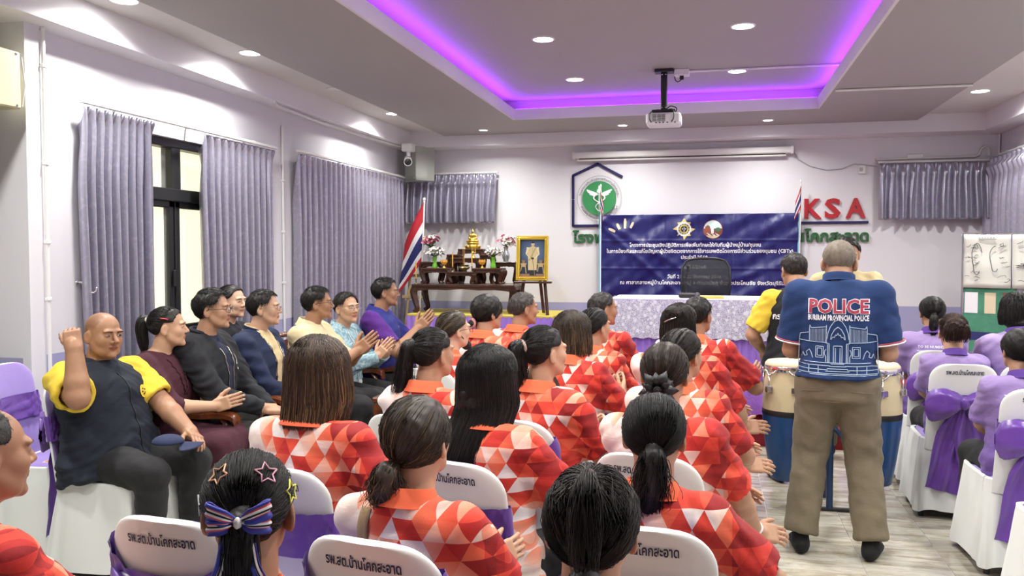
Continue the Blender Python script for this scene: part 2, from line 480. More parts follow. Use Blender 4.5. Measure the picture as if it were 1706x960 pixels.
def triangle_shirt(name, ox=0.0, phase=0.0):
    """white polo fading to orange red in a mosaic of triangles"""
    t = NT(name); o = t.coord('Object'); sp = t.new('SeparateXYZ'); t.put(sp.inputs[0], o); x, y, z = sp.outputs
    a = .054; hgt = a * .866
    v = t.math('DIVIDE', t.math('ADD', z, 5.0 + phase), hgt); u = t.math('SUBTRACT', t.math('DIVIDE', t.math('ADD', x, 5.0 + phase * .3), a), t.math('MULTIPLY', v, .5))
    fu, fv = t.math('FRACT', u), t.math('FRACT', v); up = t.math('GREATER_THAN', t.math('ADD', fu, fv), 1.0)
    cv = t.new('CombineXYZ'); t.put(cv.inputs[0], t.math('FLOOR', u)); t.put(cv.inputs[1], t.math('FLOOR', v)); t.put(cv.inputs[2], t.math('ADD', t.math('MULTIPLY', up, 3.7), t.math('MULTIPLY', t.math('GREATER_THAN', y, .03), 11.0)))
    wn_ = t.new('TexWhiteNoise', noise_dimensions='3D'); t.put(wn_.inputs['Vector'], cv.outputs[0]); rnd = wn_.outputs['Value']
    # larger shapes: neighbouring pairs of triangles often share a tone
    cv2 = t.new('CombineXYZ'); t.put(cv2.inputs[0], t.math('FLOOR', t.math('MULTIPLY', u, .5))); t.put(cv2.inputs[1], t.math('FLOOR', v)); t.put(cv2.inputs[2], 4.3)
    w2 = t.new('TexWhiteNoise', noise_dimensions='3D'); t.put(w2.inputs['Vector'], cv2.outputs[0]); rnd = t.math('ADD', t.math('MULTIPLY', rnd, .68), t.math('MULTIPLY', w2.outputs['Value'], .32))
    # gradient: white low on the left, red high on the right
    g = t.math('ADD', t.math('MULTIPLY', t.math('SUBTRACT', x, .055 + ox), 3.0), t.math('MULTIPLY', t.math('SUBTRACT', z, .86), 2.3))
    gs = t.math('MULTIPLY', t.math('ADD', g, .82), .52, clamp=True)
    amp = t.math('SUBTRACT', 1.15, t.math('MULTIPLY', t.math('GREATER_THAN', x, .215), .62))
    amp = t.math('MULTIPLY', amp, t.math('MULTIPLY', t.math('ADD', g, .42), 2.4, clamp=True))
    val = t.math('ADD', t.math('MULTIPLY', t.math('ADD', gs, t.math('MULTIPLY', t.math('GREATER_THAN', x, .20), .16)), .98), t.math('MULTIPLY', t.math('SUBTRACT', rnd, .5), amp), clamp=True)
    c = t.ramp(val, [(0, (.86, .82, .80)), (.22, (.84, .70, .63)), (.36, (.87, .43, .30)), (.50, (.86, .17, .080)), (.68, (.78, .070, .036)), (.85, (.58, .030, .022)), (1.0, (.30, .013, .014))])
    t.set(Base_Color=c, Roughness=.72); t.b.inputs['Sheen Weight'].default_value = .08; t.b.inputs['Specular IOR Level'].default_value = .3
    t.bump(t.math('ADD', t.math('MULTIPLY', t.noise(o, 700, 1), .2), t.noise(t.coord('Object', (1, 1, 2.2)), 13, 2, .5, .8)), .26, .018)
for i_ in range(4): triangle_shirt('mosaic_%d' % i_, (-.02, .03, 0, -.05)[i_], (0, .173, .391, .52)[i_])
cloth('collar_orange', (.82, .15, .065), bump=.1); cloth('collar_red', (.70, .06, .03), bump=.1)
# ------------------------------------------------------------------ room materials
def wall_mat(name, col, var=.03):
    t = NT(name); o = t.new('NewGeometry').outputs['Position']; f = t.noise(o, 1.3, 4, .6)
    t.set(Base_Color=t.mix(f, tuple(x * (1 - var) for x in col), tuple(min(1, x * (1 + var)) for x in col)), Roughness=.62); t.bump(t.noise(o, 60, 3, .6), .06, .004); return t.m
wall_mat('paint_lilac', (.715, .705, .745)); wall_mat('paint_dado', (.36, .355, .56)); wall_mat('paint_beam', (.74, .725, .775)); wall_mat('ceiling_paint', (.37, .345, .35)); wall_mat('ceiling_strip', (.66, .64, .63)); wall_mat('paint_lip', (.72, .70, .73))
plain('white_plastic', (.78, .78, .77), .4); plain('cream_metal', (.62, .60, .38), .5); plain('black_metal', (.012, .012, .013), .45); plain('dark_frame', (.013, .014, .015), .35); plain('chrome', (.75, .75, .76), .16, 1.0); plain('gold', (.78, .52, .10), .28, 1.0); plain('gold_paint', (.80, .56, .06), .3, .6)
plain('cable_grey', (.45, .45, .47), .5); plain('led_purple', (.4, .1, .9), .5, emit=(.36, .055, 1.0), est=36); plain('lamp_glow', (1, 1, 1), .5, emit=(1, .98, .93), est=60)
plain('outer_wall', (.80, .76, .52), .8, var=.04, vs=.8)
plain('glass_dark', (.02, .025, .022), .05, spec=.7)
t = NT('pane_glass'); t.b.inputs['Alpha'].default_value = .10; t.set(Base_Color=(.9, .95, .92), Roughness=.03)
t = NT('acrylic'); t.set(Base_Color=(.52, .57, .50), Roughness=.18); t.b.inputs['Alpha'].default_value = .55
t = NT('marble'); p_ = t.new('NewGeometry').outputs['Position']; oi = t.new('ObjectInfo').outputs['Random']
va = t.new('VectorMath', operation='ADD'); t.put(va.inputs[0], p_); cx_ = t.new('CombineXYZ'); t.put(cx_.inputs[0], t.math('MULTIPLY', oi, 37.0)); t.put(cx_.inputs[1], t.math('MULTIPLY', oi, 11.0)); t.put(va.inputs[1], cx_.outputs[0])
mp = t.new('Mapping'); mp.inputs['Scale'].default_value = (1.6, 8.5, 1); t.put(mp.inputs[0], va.outputs[0])
f1 = t.noise(mp.outputs[0], 1.4, 6, .62, .9); f2 = t.noise(mp.outputs[0], 3.2, 5, .7, 1.6)
c1 = t.ramp(f1, [(.30, (.215, .180, .130)), (.43, (.41, .375, .295)), (.55, (.53, .505, .425)), (.72, (.58, .57, .51))]); c2 = t.ramp(f2, [(.52, (1, 1, 1)), (.60, (.72, .62, .52)), (.64, (1, 1, 1))])
t.set(Base_Color=t.mix(.75, c1, c2, 'MULTIPLY'), Roughness=.13); t.b.inputs['Specular IOR Level'].default_value = .5
plain('grout', (.55, .54, .50), .8)

# ------------------------------------------------------------------ shell
XL, XR, YB, YF = -3.70, 2.96, 10.05, -2.2
BEAM_Z, STRIP_Z, PANEL_Z, UP_Z, DADO = 2.816, 3.00, 2.94, 3.155, .98
fl = MB().bbox(XL - .3, XR + .2, YF, YB + .1, -.08, -.004).build('floor', [MAT['grout']], kind='structure')
TS = .4115
tm = MB(); g = .0022; h_ = TS / 2 - g
tm.add([(-h_, -h_, -.005), (h_, -h_, -.005), (h_, h_, -.005), (-h_, h_, -.005), (-h_, -h_, -.001), (h_, -h_, -.001), (h_, h_, -.001), (-h_, h_, -.001), (-h_ + .001, -h_ + .001, 0), (h_ - .001, -h_ + .001, 0), (h_ - .001, h_ - .001, 0), (-h_ + .001, h_ - .001, 0)],
       [(8, 9, 10, 11)] + [(i, (i + 1) % 4, (i + 1) % 4 + 4, i + 4) for i in range(4)] + [(i + 4, (i + 1) % 4 + 4, (i + 1) % 4 + 8, i + 8) for i in range(4)])
tile_me = tm.mesh('tile', [MAT['marble']])
i0 = math.floor((XL - .33) / TS); i1 = math.ceil((XR - .33) / TS)
for j in range(17):
    for i in range(i0, i1): link('tile', tile_me, fl, (.33 + (i + .5) * TS, .62 + j * TS, 0))
fr_ = MB()   # the floor goes on behind and beyond the tiles that can be told apart
fr_.bbox(XL, XR, YF, .62 - TS / 2 - g, -.004, 0); fr_.bbox(XL, XR, .62 + 16.5 * TS + g, YB, -.004, 0); fr_.build('floor_border', [MAT['marble']], fl)

def wallseg(mb, x0, x1, y0, y1, z0, z1):
    if z0 < DADO - .01: mb.bbox(x0, x1, y0, y1, z0, min(z1, DADO), 1)
    if z1 > DADO: mb.bbox(x0, x1, y0, y1, max(z0, DADO), z1, 0)
PM = [MAT['paint_lilac'], MAT['paint_dado']]
# left wall, with the window openings and the set-back door bay near the camera
W1 = (4.72, 6.22, .92, 2.37); W2 = (7.45, 9.35, .92, 2.37)
mb = MB(); ys = [3.98, W1[0], W1[1], W2[0], W2[1], YB]
for a, b in ((3.98, W1[0]), (W1[1], W2[0]), (W2[1], YB + .12)): wallseg(mb, XL - .18, XL, a, b, 0, 3.3)
for w in (W1, W2): wallseg(mb, XL - .18, XL, w[0], w[1], 0, w[2]); wallseg(mb, XL - .18, XL, w[0], w[1], w[3], 3.3)
wallseg(mb, XL - .42, XL - .18, 3.98, 4.14, 0, 3.3)                 # the return of the door bay
wallseg(mb, XL - .42, XL - .30, YF, 1.9, 0, 3.3); mb.bbox(XL - .42, XL - .30, 1.9, 3.98, 2.36, 3.3, 0)
mb.build('wall_left', PM, kind='structure')
mb = MB(); wallseg(mb, XL - .18, XR + .18, YB, YB + .15, 0, 3.3); mb.build('wall_back', PM, kind='structure')
mb = MB(); wallseg(mb, XR, XR + .15, YF, YB, 0, 3.3); mb.build('wall_right', PM, kind='structure')
mb = MB(); wallseg(mb, XL - .42, XR + .15, YF - .15, YF, 0, 3.3); mb.build('wall_front', PM, kind='structure')
# beams under the ceiling
mb = MB().bbox(XL - .42, -3.50, YF, YB, BEAM_Z, 3.3); mb.build('trim_1', [MAT['paint_beam']], kind='structure')
mb = MB().bbox(-3.50, 2.71, 9.70, YB, BEAM_Z, 3.3); mb.build('trim_2', [MAT['paint_beam']], kind='structure')
mb = MB().bbox(2.71, XR, YF, YB, BEAM_Z, 3.3); mb.build('trim_3', [MAT['paint_beam']], kind='structure')
mb = MB().bbox(XL, XL + .055, 3.98, 4.09, 0, BEAM_Z); mb.build('trim_4', [MAT['paint_lilac']], kind='structure')   # pilaster by the door bay
# ceiling: slab above, lowered panel with a lit tray
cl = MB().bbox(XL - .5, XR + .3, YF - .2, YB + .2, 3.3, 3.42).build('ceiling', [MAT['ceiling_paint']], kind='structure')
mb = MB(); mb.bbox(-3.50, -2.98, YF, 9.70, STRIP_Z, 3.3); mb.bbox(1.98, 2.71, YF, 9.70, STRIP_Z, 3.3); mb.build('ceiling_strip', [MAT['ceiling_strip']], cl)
TX0, TX1, TY0, TY1 = -2.00, .968, .6, 8.70; CV = .16
mb = MB(); z0, z1 = PANEL_Z, PANEL_Z + .105
mb.bbox(-3.075, TX0 - .02, YF, 9.70, z0, z1, 0); mb.bbox(TX1 + .02, 2.066, YF, 9.70, z0, z1, 0); mb.bbox(TX0 - .02, TX1 + .02, TY1 + .02, 9.70, z0, z1, 0); mb.bbox(TX0 - .02, TX1 + .02, YF, TY0 - .02, z0, z1, 0)
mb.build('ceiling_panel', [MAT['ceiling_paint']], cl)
mb = MB()   # upright lip round the tray
mb.bbox(TX0 - .02, TX0, TY0, TY1 + .02, z0 - .0005, z1 + .004); mb.bbox(TX1, TX1 + .02, TY0, TY1 + .02, z0 - .0005, z1 + .004); mb.bbox(TX0, TX1, TY1, TY1 + .02, z0 - .0005, z1 + .004); mb.bbox(TX0 - .02, TX1 + .02, TY0 - .02, TY0, z0 - .0005, z1 + .004)
mb.build('tray_lip', [MAT['paint_lip']], cl)
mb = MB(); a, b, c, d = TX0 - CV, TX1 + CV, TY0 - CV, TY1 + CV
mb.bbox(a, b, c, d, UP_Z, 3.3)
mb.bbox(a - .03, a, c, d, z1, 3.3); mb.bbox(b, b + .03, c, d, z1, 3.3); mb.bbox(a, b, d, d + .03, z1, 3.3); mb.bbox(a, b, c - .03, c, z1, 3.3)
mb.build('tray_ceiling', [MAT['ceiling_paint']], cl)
mb = MB(); zl = z1 + .004      # LED tape lying behind the lip
mb.bbox(TX0 - .065, TX0 - .045, TY0, TY1, zl, zl + .008); mb.bbox(TX1 + .045, TX1 + .065, TY0, TY1, zl, zl + .008); mb.bbox(TX0, TX1, TY1 + .045, TY1 + .065, zl, zl + .008)
tag(mb.build('led_strip', [MAT['led_purple']]), 'purple light tape hidden behind the lip of the ceiling tray', 'light')

# ------------------------------------------------------------------ downlights
def downlight(x, y, z, label, on=True, watt=30, r=.072):
    mb = MB(); mb.lathe([(r + .016, 0), (r + .014, -.006), (r + .002, -.008), (r, -.002)], n=24)
    d = mb.build('downlight', [MAT['white_plastic']], None, True, (x, y, z)); tag(d, label, 'downlight', 'round downlights in the ceiling')
    MB().lathe([(r, -.003), (r * .6, -.006), (.0005, -.007)], n=20).build('lens', [MAT['lamp_glow' if on else 'white_plastic']], d, True)
    if on:
        L = bpy.data.lights.new('downlight_lamp', 'AREA'); L.shape = 'DISK'; L.size = .15; L.energy = watt; L.color = (1, .985, .93); L.spread = math.radians(150)
        link('downlight_lamp', L, d, (0, 0, -.012))
    return d
WT = 21
for i, (x, y, l) in enumerate(((-1.24, 6.35, 'round downlight in the tray, left one of the nearer pair'), (-1.24, 7.86, 'round downlight in the tray, left one of the farther pair'), (.197, 6.31, 'round downlight in the tray, right one of the nearer pair'), (.20, 7.83, 'round downlight in the tray, right of the projector bracket'))): downlight(x, y, UP_Z, l, True, WT)
downlight(-3.27, 4.31, STRIP_Z, 'round downlight in left ceiling strip, nearest one at the picture edge', True, 26); downlight(-3.24, 5.63, STRIP_Z, 'round downlight in left ceiling strip, second from the picture edge', True, 26)
downlight(-3.22, 7.03, STRIP_Z, 'unlit round downlight in left ceiling strip', False); downlight(-3.20, 8.37, STRIP_Z, 'round downlight in left ceiling strip, farthest one near the camera box', True, 24)
downlight(2.31, 8.44, STRIP_Z, 'round downlight in the right ceiling strip', True, 24)
for i, (x, y) in enumerate(((-1.24, 4.85), (.2, 4.83), (-1.24, 3.35), (.2, 3.33), (-1.24, 1.85), (.2, 1.83))): downlight(x, y, UP_Z, 'tray downlight over the audience, outside the photograph, %s column, %s row' % ('left' if x < 0 else 'right', ('front', 'middle', 'rear')[i // 2]), True, WT)
for i, (x, y) in enumerate(((-3.25, 2.9), (-3.25, 1.5), (2.31, 7.0), (2.31, 5.6), (2.31, 4.2), (2.31, 2.8), (2.31, 1.4))): downlight(x, y, STRIP_Z, 'downlight in %s ceiling strip, outside the photograph, %s towards the rear' % ('left' if x < 0 else 'right', ('first', 'second', 'first', 'second', 'third', 'fourth', 'fifth')[i]), True, 24)
for x in (-2.5, -.95, .55): downlight(x, 9.32, PANEL_Z, 'round downlight by the end beam %s' % {-2.5: 'above the altar', -.95: 'above the hospital emblem', .55: 'above the red letters'}[x], True, 17, .045)

# ------------------------------------------------------------------ window in the left wall
def window(name, w, xin):
    y0, y1, a, b = w; x = xin - .09; mb = MB(); t_ = .055
    def bar(ya, yb, za, zb, d=.07): mb.rbox((x, (ya + yb) / 2, (za + zb) / 2), (d, yb - ya, zb - za), .006)
    bar(y0, y1, b - .06, b, .10); bar(y0, y1, a, a + .06, .10); bar(y0, y0 + .06, a, b, .10); bar(y1 - .06, y1, a, b, .10)
    zt = 1.975; bar(y0, y1, zt - .045, zt + .045, .11)
    o = mb.build(name, [MAT['dark_frame']], kind='structure')
    ym = (y0 + y1) / 2; panes = []
    mb = MB(); bar(ym - .055, ym + .055, zt, b, .09); mb.build('mullion', [MAT['dark_frame']], o)
    for ya, yb in ((y0 + .06, ym - .01), (ym + .01, y1 - .06)):
        mb = MB()
        for q in ((ya, ya + t_, a + .06, zt - .04), (yb - t_, yb, a + .06, zt - .04), (ya, yb, a + .06, a + .12), (ya, yb, zt - .09, zt - .04)): bar(*q, .05)
        s_ = mb.build('sash', [MAT['dark_frame']], o)
        MB().bbox(x - .004, x + .004, ya + .04, yb - .04, a + .1, zt - .07).build('pane', [MAT['pane_glass']], s_)
    for ya, yb in ((y0 + .06, ym - .055), (ym + .055, y1 - .06)): MB().bbox(x - .004, x + .004, ya, yb, zt + .045, b - .06).build('pane', [MAT['pane_glass']], o)
    MB().rbox((x + .04, ym - .03, 1.38), (.02, .025, .12), .005).build('latch', [MAT['black_metal']], o)
    return o
window('window_1', W1, XL); window('window_2', W2, XL)
# dark glass door in the near bay
mb = MB(); xd = XL - .36
for q in ((1.9, 1.97, 0, 2.36), (3.90, 3.98, 0, 2.36), (1.9, 3.98, 2.29, 2.36), (2.9, 2.98, 0, 2.36)): mb.rbox((xd + .05, (q[0] + q[1]) / 2, (q[2] + q[3]) / 2), (.10, q[1] - q[0], q[3] - q[2]), .006)
dr = mb.build('door_1', [MAT['dark_frame']], kind='structure')
MB().bbox(xd, xd + .01, 1.95, 3.92, .02, 2.31).build('pane', [MAT['glass_dark']], dr)
mb = MB().rbox((XL - .06, 3.42, 2.475), (.34, .95, .30), .008)
o = mb.build('shutter_box', [MAT['cream_metal']]); tag(o, 'pale yellow metal box fixed above the dark doorway', 'shutter box')
mb = MB()
for zz in (2.34, 2.61): mb.lathe([(.0005, .004), (.007, .003), (.008, 0)], (XL + .11, 3.86, zz), 8, 0, roty(math.pi / 2))
mb.build('screw', [MAT['chrome']], o)
MB().tube([(XL + .112, 3.895, 2.60), (XL + .118, 3.91, 2.45), (XL + .112, 3.895, 2.34)], .004, 6).build('cable', [MAT['cable_grey']], o)
# the neighbouring building seen through the panes
mb = MB()
mb.bbox(-7.3, -7.0, -1, 15, -.5, 6); o = mb.build('wall_outside', [MAT['outer_wall']], kind='structure')
mb = MB().bbox(-7.3, XL - .5, -1, 15, -.6, -.5); mb.build('ground_outside', [plain('yard', (.55, .53, .48), .9)], kind='structure')

# ------------------------------------------------------------------ curtains
t = NT('curtain_satin'); o_ = t.coord('Object')
damask = t.math('MULTIPLY', t.math('SUBTRACT', t.noise(t.coord('Object', (1, 1, .8)), 20, 2, .5, 1.6), .48), 4.0, clamp=True)
t.set(Base_Color=t.mix(damask, (.40, .39, .49), (.50, .49, .58)), Roughness=t.math('SUBTRACT', .38, t.math('MULTIPLY', damask, .08)), Metallic=.78); t.b.inputs['Sheen Weight'].default_value = .2; t.b.inputs['Specular IOR Level'].default_value = .7
t.bump(t.noise(t.coord('Object', (1, 1, .06)), 26, 1, .5, .1), .03, .010)
def curtain(L, z0, z1, pleats, depth, seed, pinch=.11):
    """pinch-pleated drape along +x, hanging at y = 0, folds towards -y"""
    rng = np.random.RandomState(seed); nx = pleats * 16 + 1; u = np.linspace(0, pleats, nx); zs = np.concatenate([np.linspace(z1, z1 - pinch, 6), np.linspace(z1 - pinch, z0, 20)[1:]])
    ph = np.interp(u, np.arange(pleats + 1), rng.uniform(-.25, .25, pleats + 1)); am = np.interp(u, np.arange(pleats + 1), rng.uniform(.65, 1.15, pleats + 1)); P = []
    for z in zs:
        d = (z1 - z); k = smoothstep(0, pinch, d); below = smoothstep(pinch, pinch + .35, d)
        s = np.sin(2 * np.pi * (u + ph * below)); sharp = np.where(s > 0, s ** .8, -np.abs(s) ** .55)
        head = np.exp(-(((u % 1) - .5) / .13) ** 4) * .034 + .004 * np.sin(6 * np.pi * u)
        mid = .036 * np.exp(-((d - pinch) / .03) ** 2) * (np.cos(2 * np.pi * (u - .5)) > .5)
        y = -((1 - k) * (head + .012) + k * (depth * (.5 + .5 * sharp) * am * (.72 + .28 * below) + .010 + .006 * np.sin(2 * np.pi * u * .5 + 1.2 * d) * below)) - mid
        x = u / pleats * L + .015 * np.sin(d * 2.2 + seed) * below * (u / pleats)
        P.append(np.stack([x, y, np.full(nx, z)], 1))
    mb = MB().grid(np.array(P)); mb.v[0] = np.concatenate([mb.v[0], ])
    return mb
def hang(name, label, loc, rz, L, z0, z1, pleats, depth, seed, group=None):
    r = empty(name, loc, rz, label=label, cat='curtain', group=group)
    d = curtain(L, z0, z1, pleats, depth, seed).build('drape', [MAT['curtain_satin']], r, True)
    sm = d.modifiers.new('thick', 'SOLIDIFY'); sm.thickness = .003
    return r
q = math.pi / 2
hang('curtain', 'silver lilac pleated curtain left of the window, nearest the door', (XL + .11, 5.04, 0), -q, .66, .10, 2.43, 9, .115, 1)
hang('curtain', 'silver lilac pleated curtain right of the window panes', (XL + .10, 6.66, 0), -q, 1.04, .10, 2.43, 11, .11, 2)
hang('curtain', 'long silver lilac curtain on left wall running into the corner', (XL + .10, 9.86, 0), -q, 2.78, .10, 2.455, 25, .11, 3)
hang('curtain', 'short silver lilac curtain on the back wall above the altar', (XL + .06, YB - .08, 0), 0, 1.13, 1.925, 2.51, 13, .085, 4)
hang('curtain', 'short silver lilac curtain on the back wall right of the red letters', (1.745, YB - .08, 0), 0, 1.13, 1.915, 2.52, 11, .095, 5)
hang('curtain', 'silver lilac curtain on the right wall, cut by the picture edge', (XR - .10, YB - .10, 0), -q, 2.4, .9, 2.55, 18, .075, 6)
def rail(pts, label):
    mb = MB()
    for a, b in zip(pts[:-1], pts[1:]):
        a, b = np.array(a), np.array(b); m = (a + b) / 2; d = np.abs(b - a)
        mb.rbox(m, (max(d[0], .028), max(d[1], .028), .022), .004)
    o = mb.build('curtain_rail', [MAT['white_plastic']]); tag(o, label, 'curtain rail')
    mb = MB(); n = max(2, int(np.linalg.norm(np.array(pts[-1]) - np.array(pts[0])) / .7))
    for i in range(n):
        p = np.array(pts[0]) + (np.array(pts[-1]) - np.array(pts[0])) * (i + .5) / n
        s = V(-1, 0, 0) if abs(p[0] - XL) < .3 else (V(1, 0, 0) if abs(p[0] - XR) < .3 else V(0, 1, 0))
        mb.rbox(p + s * .04 + V(0, 0, .008), np.abs(s) * .09 + V(.02, .02, .012), .002)
    mb.build('bracket', [MAT['white_plastic']], o)
rail([(XL + .09, 4.36, 2.452), (XL + .09, 6.68, 2.452)], 'white curtain rail over the left window')
rail([(XL + .09, 7.05, 2.475), (XL + .09, 9.9, 2.475)], 'white curtain rail on the left wall by the corner')
rail([(XL + .05, YB - .07, 2.528), (-2.5, YB - .07, 2.528)], 'white curtain rail on the back wall over the altar')
rail([(1.74, YB - .07, 2.54), (2.88, YB - .07, 2.54)], 'white curtain rail on the back wall at the right')
rail([(XR - .09, YB - .1, 2.57), (XR - .09, 7.4, 2.57)], 'white curtain rail on the right wall')

# ------------------------------------------------------------------ pipes, cables, boxes on walls and ceiling
def pipe(pts, r, label, name='conduit', clips=(), mat='white_plastic'):
    o = MB().tube(pts, r, 8).build(name, [MAT[mat]], None, True, sharp=50); tag(o, label, 'conduit')
    for c in clips: MB().rbox(c, (.03, .03, .022), .004).build('clip', [MAT['white_plastic']], o)
    return o
pipe([(XL + .068, 4.10, 0.02), (XL + .068, 4.10, BEAM_Z - .002)], .011, 'thin white conduit running up the left wall beside the pilaster', clips=[(XL + .068, 4.10, z) for z in (.62, 1.30, 1.62, 2.06, 2.60)])
pipe([(XL + .012, 6.93, .02), (XL + .012, 6.93, 2.68)], .011, 'thin white conduit on left wall between two curtains', clips=[(XL + .012, 6.93, z) for z in (1.3, 1.75, 2.2)])
pipe([(-3.50 - .0, 6.45, BEAM_Z - .016), (-3.56, 6.60, BEAM_Z - .02), (-3.60, 7.6, BEAM_Z - .025), (-3.58, 8.6, BEAM_Z - .02), (-3.54, 9.45, BEAM_Z - .015)], .013, 'white conduit along the underside of the left beam to the camera', clips=[(-3.60, 7.6, BEAM_Z - .015), (-3.58, 8.6, BEAM_Z - .012)])
pipe([(2.985 - .045, YB - .014, 2.60), (2.94, YB - .014, BEAM_Z)], .014, 'white conduit rising in the right back corner')
pipe([(1.72, YB - .014, 2.575), (2.70, YB - .014, 2.585), (2.745, YB - .016, 2.60), (2.765, YB - .018, 2.66), (2.80, YB - .018, 2.69), (2.84, YB - .018, 2.66), (2.845, YB - .016, 2.59)], .014, 'white conduit with a hooked bend above the right back curtain', clips=[(2.12, YB - .012, 2.59)])
pipe([(.845, YB - .05, 2.715), (.92, YB - .01, 2.60), (1.05, YB - .006, 2.52), (1.22, YB - .006, 2.475), (1.38, YB - .006, 2.485), (1.50, YB - .006, 2.535), (1.58, YB - .006, 2.53), (1.74, YB - .006, 2.50)], .006, 'grey cable sagging across the back wall from the screen case', 'cable', mat='cable_grey')
o = MB().rbox((1.586, YB - .012, 2.47), (.075, .024, .095), .006).build('wall_switch', [MAT['white_plastic']]); tag(o, 'white switch box on the back wall above the red letters', 'switch')
MB().rbox((1.575, YB - .026, 2.472), (.036, .006, .04), .003).build('rocker', [MAT['cable_grey']], o)
o = MB().rbox((2.12, YB - .02, 2.60), (.16, .03, .05), .005).build('junction_box', [MAT['white_plastic']]); tag(o, 'white junction box above the right back curtain', 'box')
pipe([(-.39, 7.70, UP_Z - .012), (1.06, 7.72, UP_Z - .012), (1.10, 7.72, UP_Z - .03), (1.12, 7.72, 3.06)], .010, 'thin white trunking across the tray from the projector bracket')
pipe([(1.0, 7.72, PANEL_Z - .012), (2.06, 7.74, PANEL_Z - .012), (2.075, 7.74, PANEL_Z + .04)], .011, 'thin white trunking on the lowered ceiling to its right edge')
# curtain hooks near the seated bald man
o = MB().tube(catmull([(XL + .002, 4.40, 1.385), (XL + .04, 4.40, 1.385), (XL + .06, 4.41, 1.36), (XL + .075, 4.42, 1.33), (XL + .095, 4.44, 1.325), (XL + .10, 4.45, 1.355)], 5), .006, 8).build('wall_hook', [MAT['chrome']], None, True); tag(o, 'small chrome tieback hook on the left wall by the curtain', 'hook')
MB().lathe([(.0005, .01), (.012, .008), (.014, 0)], (XL + .002, 4.40, 1.385), 12, 0, roty(q)).build('rosette', [MAT['chrome']], o, True)
# corner loudspeaker box and camera
r = empty('wall_box', (-3.42, 9.80, 2.62), -.78, label='pale green see-through box fixed in the left back corner under the beam', cat='box')
MB().rbox((0, 0, 0), (.30, .25, .40), .008).build('shell', [MAT['acrylic']], r); MB().rbox((0, -.02, -.02), (.20, .16, .28), .01).build('inner_unit', [MAT['white_plastic']], r)
mb = MB()
for sx in (-.12, .12):
    for sz in (-.17, .17): mb.lathe([(.0005, .005), (.009, .004), (.010, 0)], (sx, -.126, sz), 8, 0, rotx(q))
mb.build('screw', [MAT['chrome']], r)
r = empty('security_camera', (-3.40, 9.36, BEAM_Z), 0, label='white security camera under the left beam in the corner', cat='camera')
MB().rbox((0, 0, -.045), (.13, .13, .09), .012).build('mount_box', [MAT['white_plastic']], r)
MB().tube([(0, 0, -.09), (0, -.0, -.14)], .022, 10).build('arm', [MAT['white_plastic']], r, True, sharp=50)
Rc = rotz(.35) @ rotx(math.radians(108)); mb = MB().lathe([(.0005, -.09), (.035, -.09), (.042, -.07), (.045, .07), (.047, .085), (.04, .085)], V(.0, -.02, -.19), 20, 0, Rc); b_ = mb.build('camera_body', [MAT['white_plastic']], r, True, sharp=40)
MB().lathe([(.043, .0), (.03, .014), (.0005, .016)], V(.0, -.02, -.19) + Rc @ V(0, 0, .076), 20, 0, Rc).build('lens', [MAT['black_metal']], b_, True)

# ------------------------------------------------------------------ projector
r = empty('projector', (-.42, 7.64, UP_Z), 0, label='white ceiling projector hanging on a black pole', cat='projector')
MB().rbox((0, 0, -.014), (.16, .12, .028), .004).build('ceiling_plate', [MAT['black_metal']], r)
p_ = MB().rbox((-.0, 0, -.19), (.055, .05, .33), .008).build('pole', [MAT['black_metal']], r)
mb = MB()
for z in (-.045, -.33):
    for x in (-.016, .016): mb.lathe([(.0005, .004), (.006, .003), (.007, 0)], (x, -.025, z), 8, 0, rotx(q))
mb.build('bolt', [MAT['chrome']], p_)
MB().rbox((0, 0, -.365), (.20, .16, .022), .004).build('bracket', [MAT['black_metal']], r)
b_ = MB().rbox((0, .02, -.435), (.30, .26, .10), .018).build('body', [MAT['white_plastic']], r)
mb = MB()
for x0, n in ((-.075, 7), (-.035, 7), (.0, 7)):
    for i in range(n): mb.bbox(x0 - .016, x0 + .016, -.1135, -.1115, -.46 + i * .009, -.456 + i * .009)
mb.build('vent', [MAT['black_metal']], b_)
mb = MB()
for x in (-.06, -.03, .0, .035, .10): mb.rbox((x, -.112, -.472), (.016, .006, .008), .002)
mb.build('socket', [MAT['black_metal']], b_)
mb = MB().tube(catmull([(-.10, -.115, -.468), (-.115, -.14, -.44), (-.11, -.10, -.385), (-.06, -.06, -.355), (0, -.02, -.36)], 6), .005, 6); mb.tube(catmull([(.07, -.115, -.47), (.09, -.15, -.44), (.085, -.10, -.37), (.06, -.05, -.35), (.03, -.01, -.35)], 6), .005, 6); mb.tube(catmull([(.02, -.03, -.35), (.06, -.05, -.325), (.11, -.05, -.345), (.10, -.05, -.385)], 6), .005, 6)
mb.build('cable', [MAT['black_metal']], r, True)
r2 = empty('socket_box', (-.27, 7.66, UP_Z), 0, label='white plug socket on the tray ceiling beside the projector pole', cat='socket')
MB().rbox((0, 0, -.03), (.13, .09, .06), .006).build('housing', [MAT['white_plastic']], r2); MB().rbox((.0, -.02, -.075), (.035, .03, .04), .006).build('plug', [MAT['black_metal']], r2)
MB().tube(catmull([(-.0, -.02, -.09), (-.03, -.02, -.11), (-.055, -.01, -.09), (-.06, 0, -.05)], 6), .004, 6).build('cable', [MAT['black_metal']], r2, True)
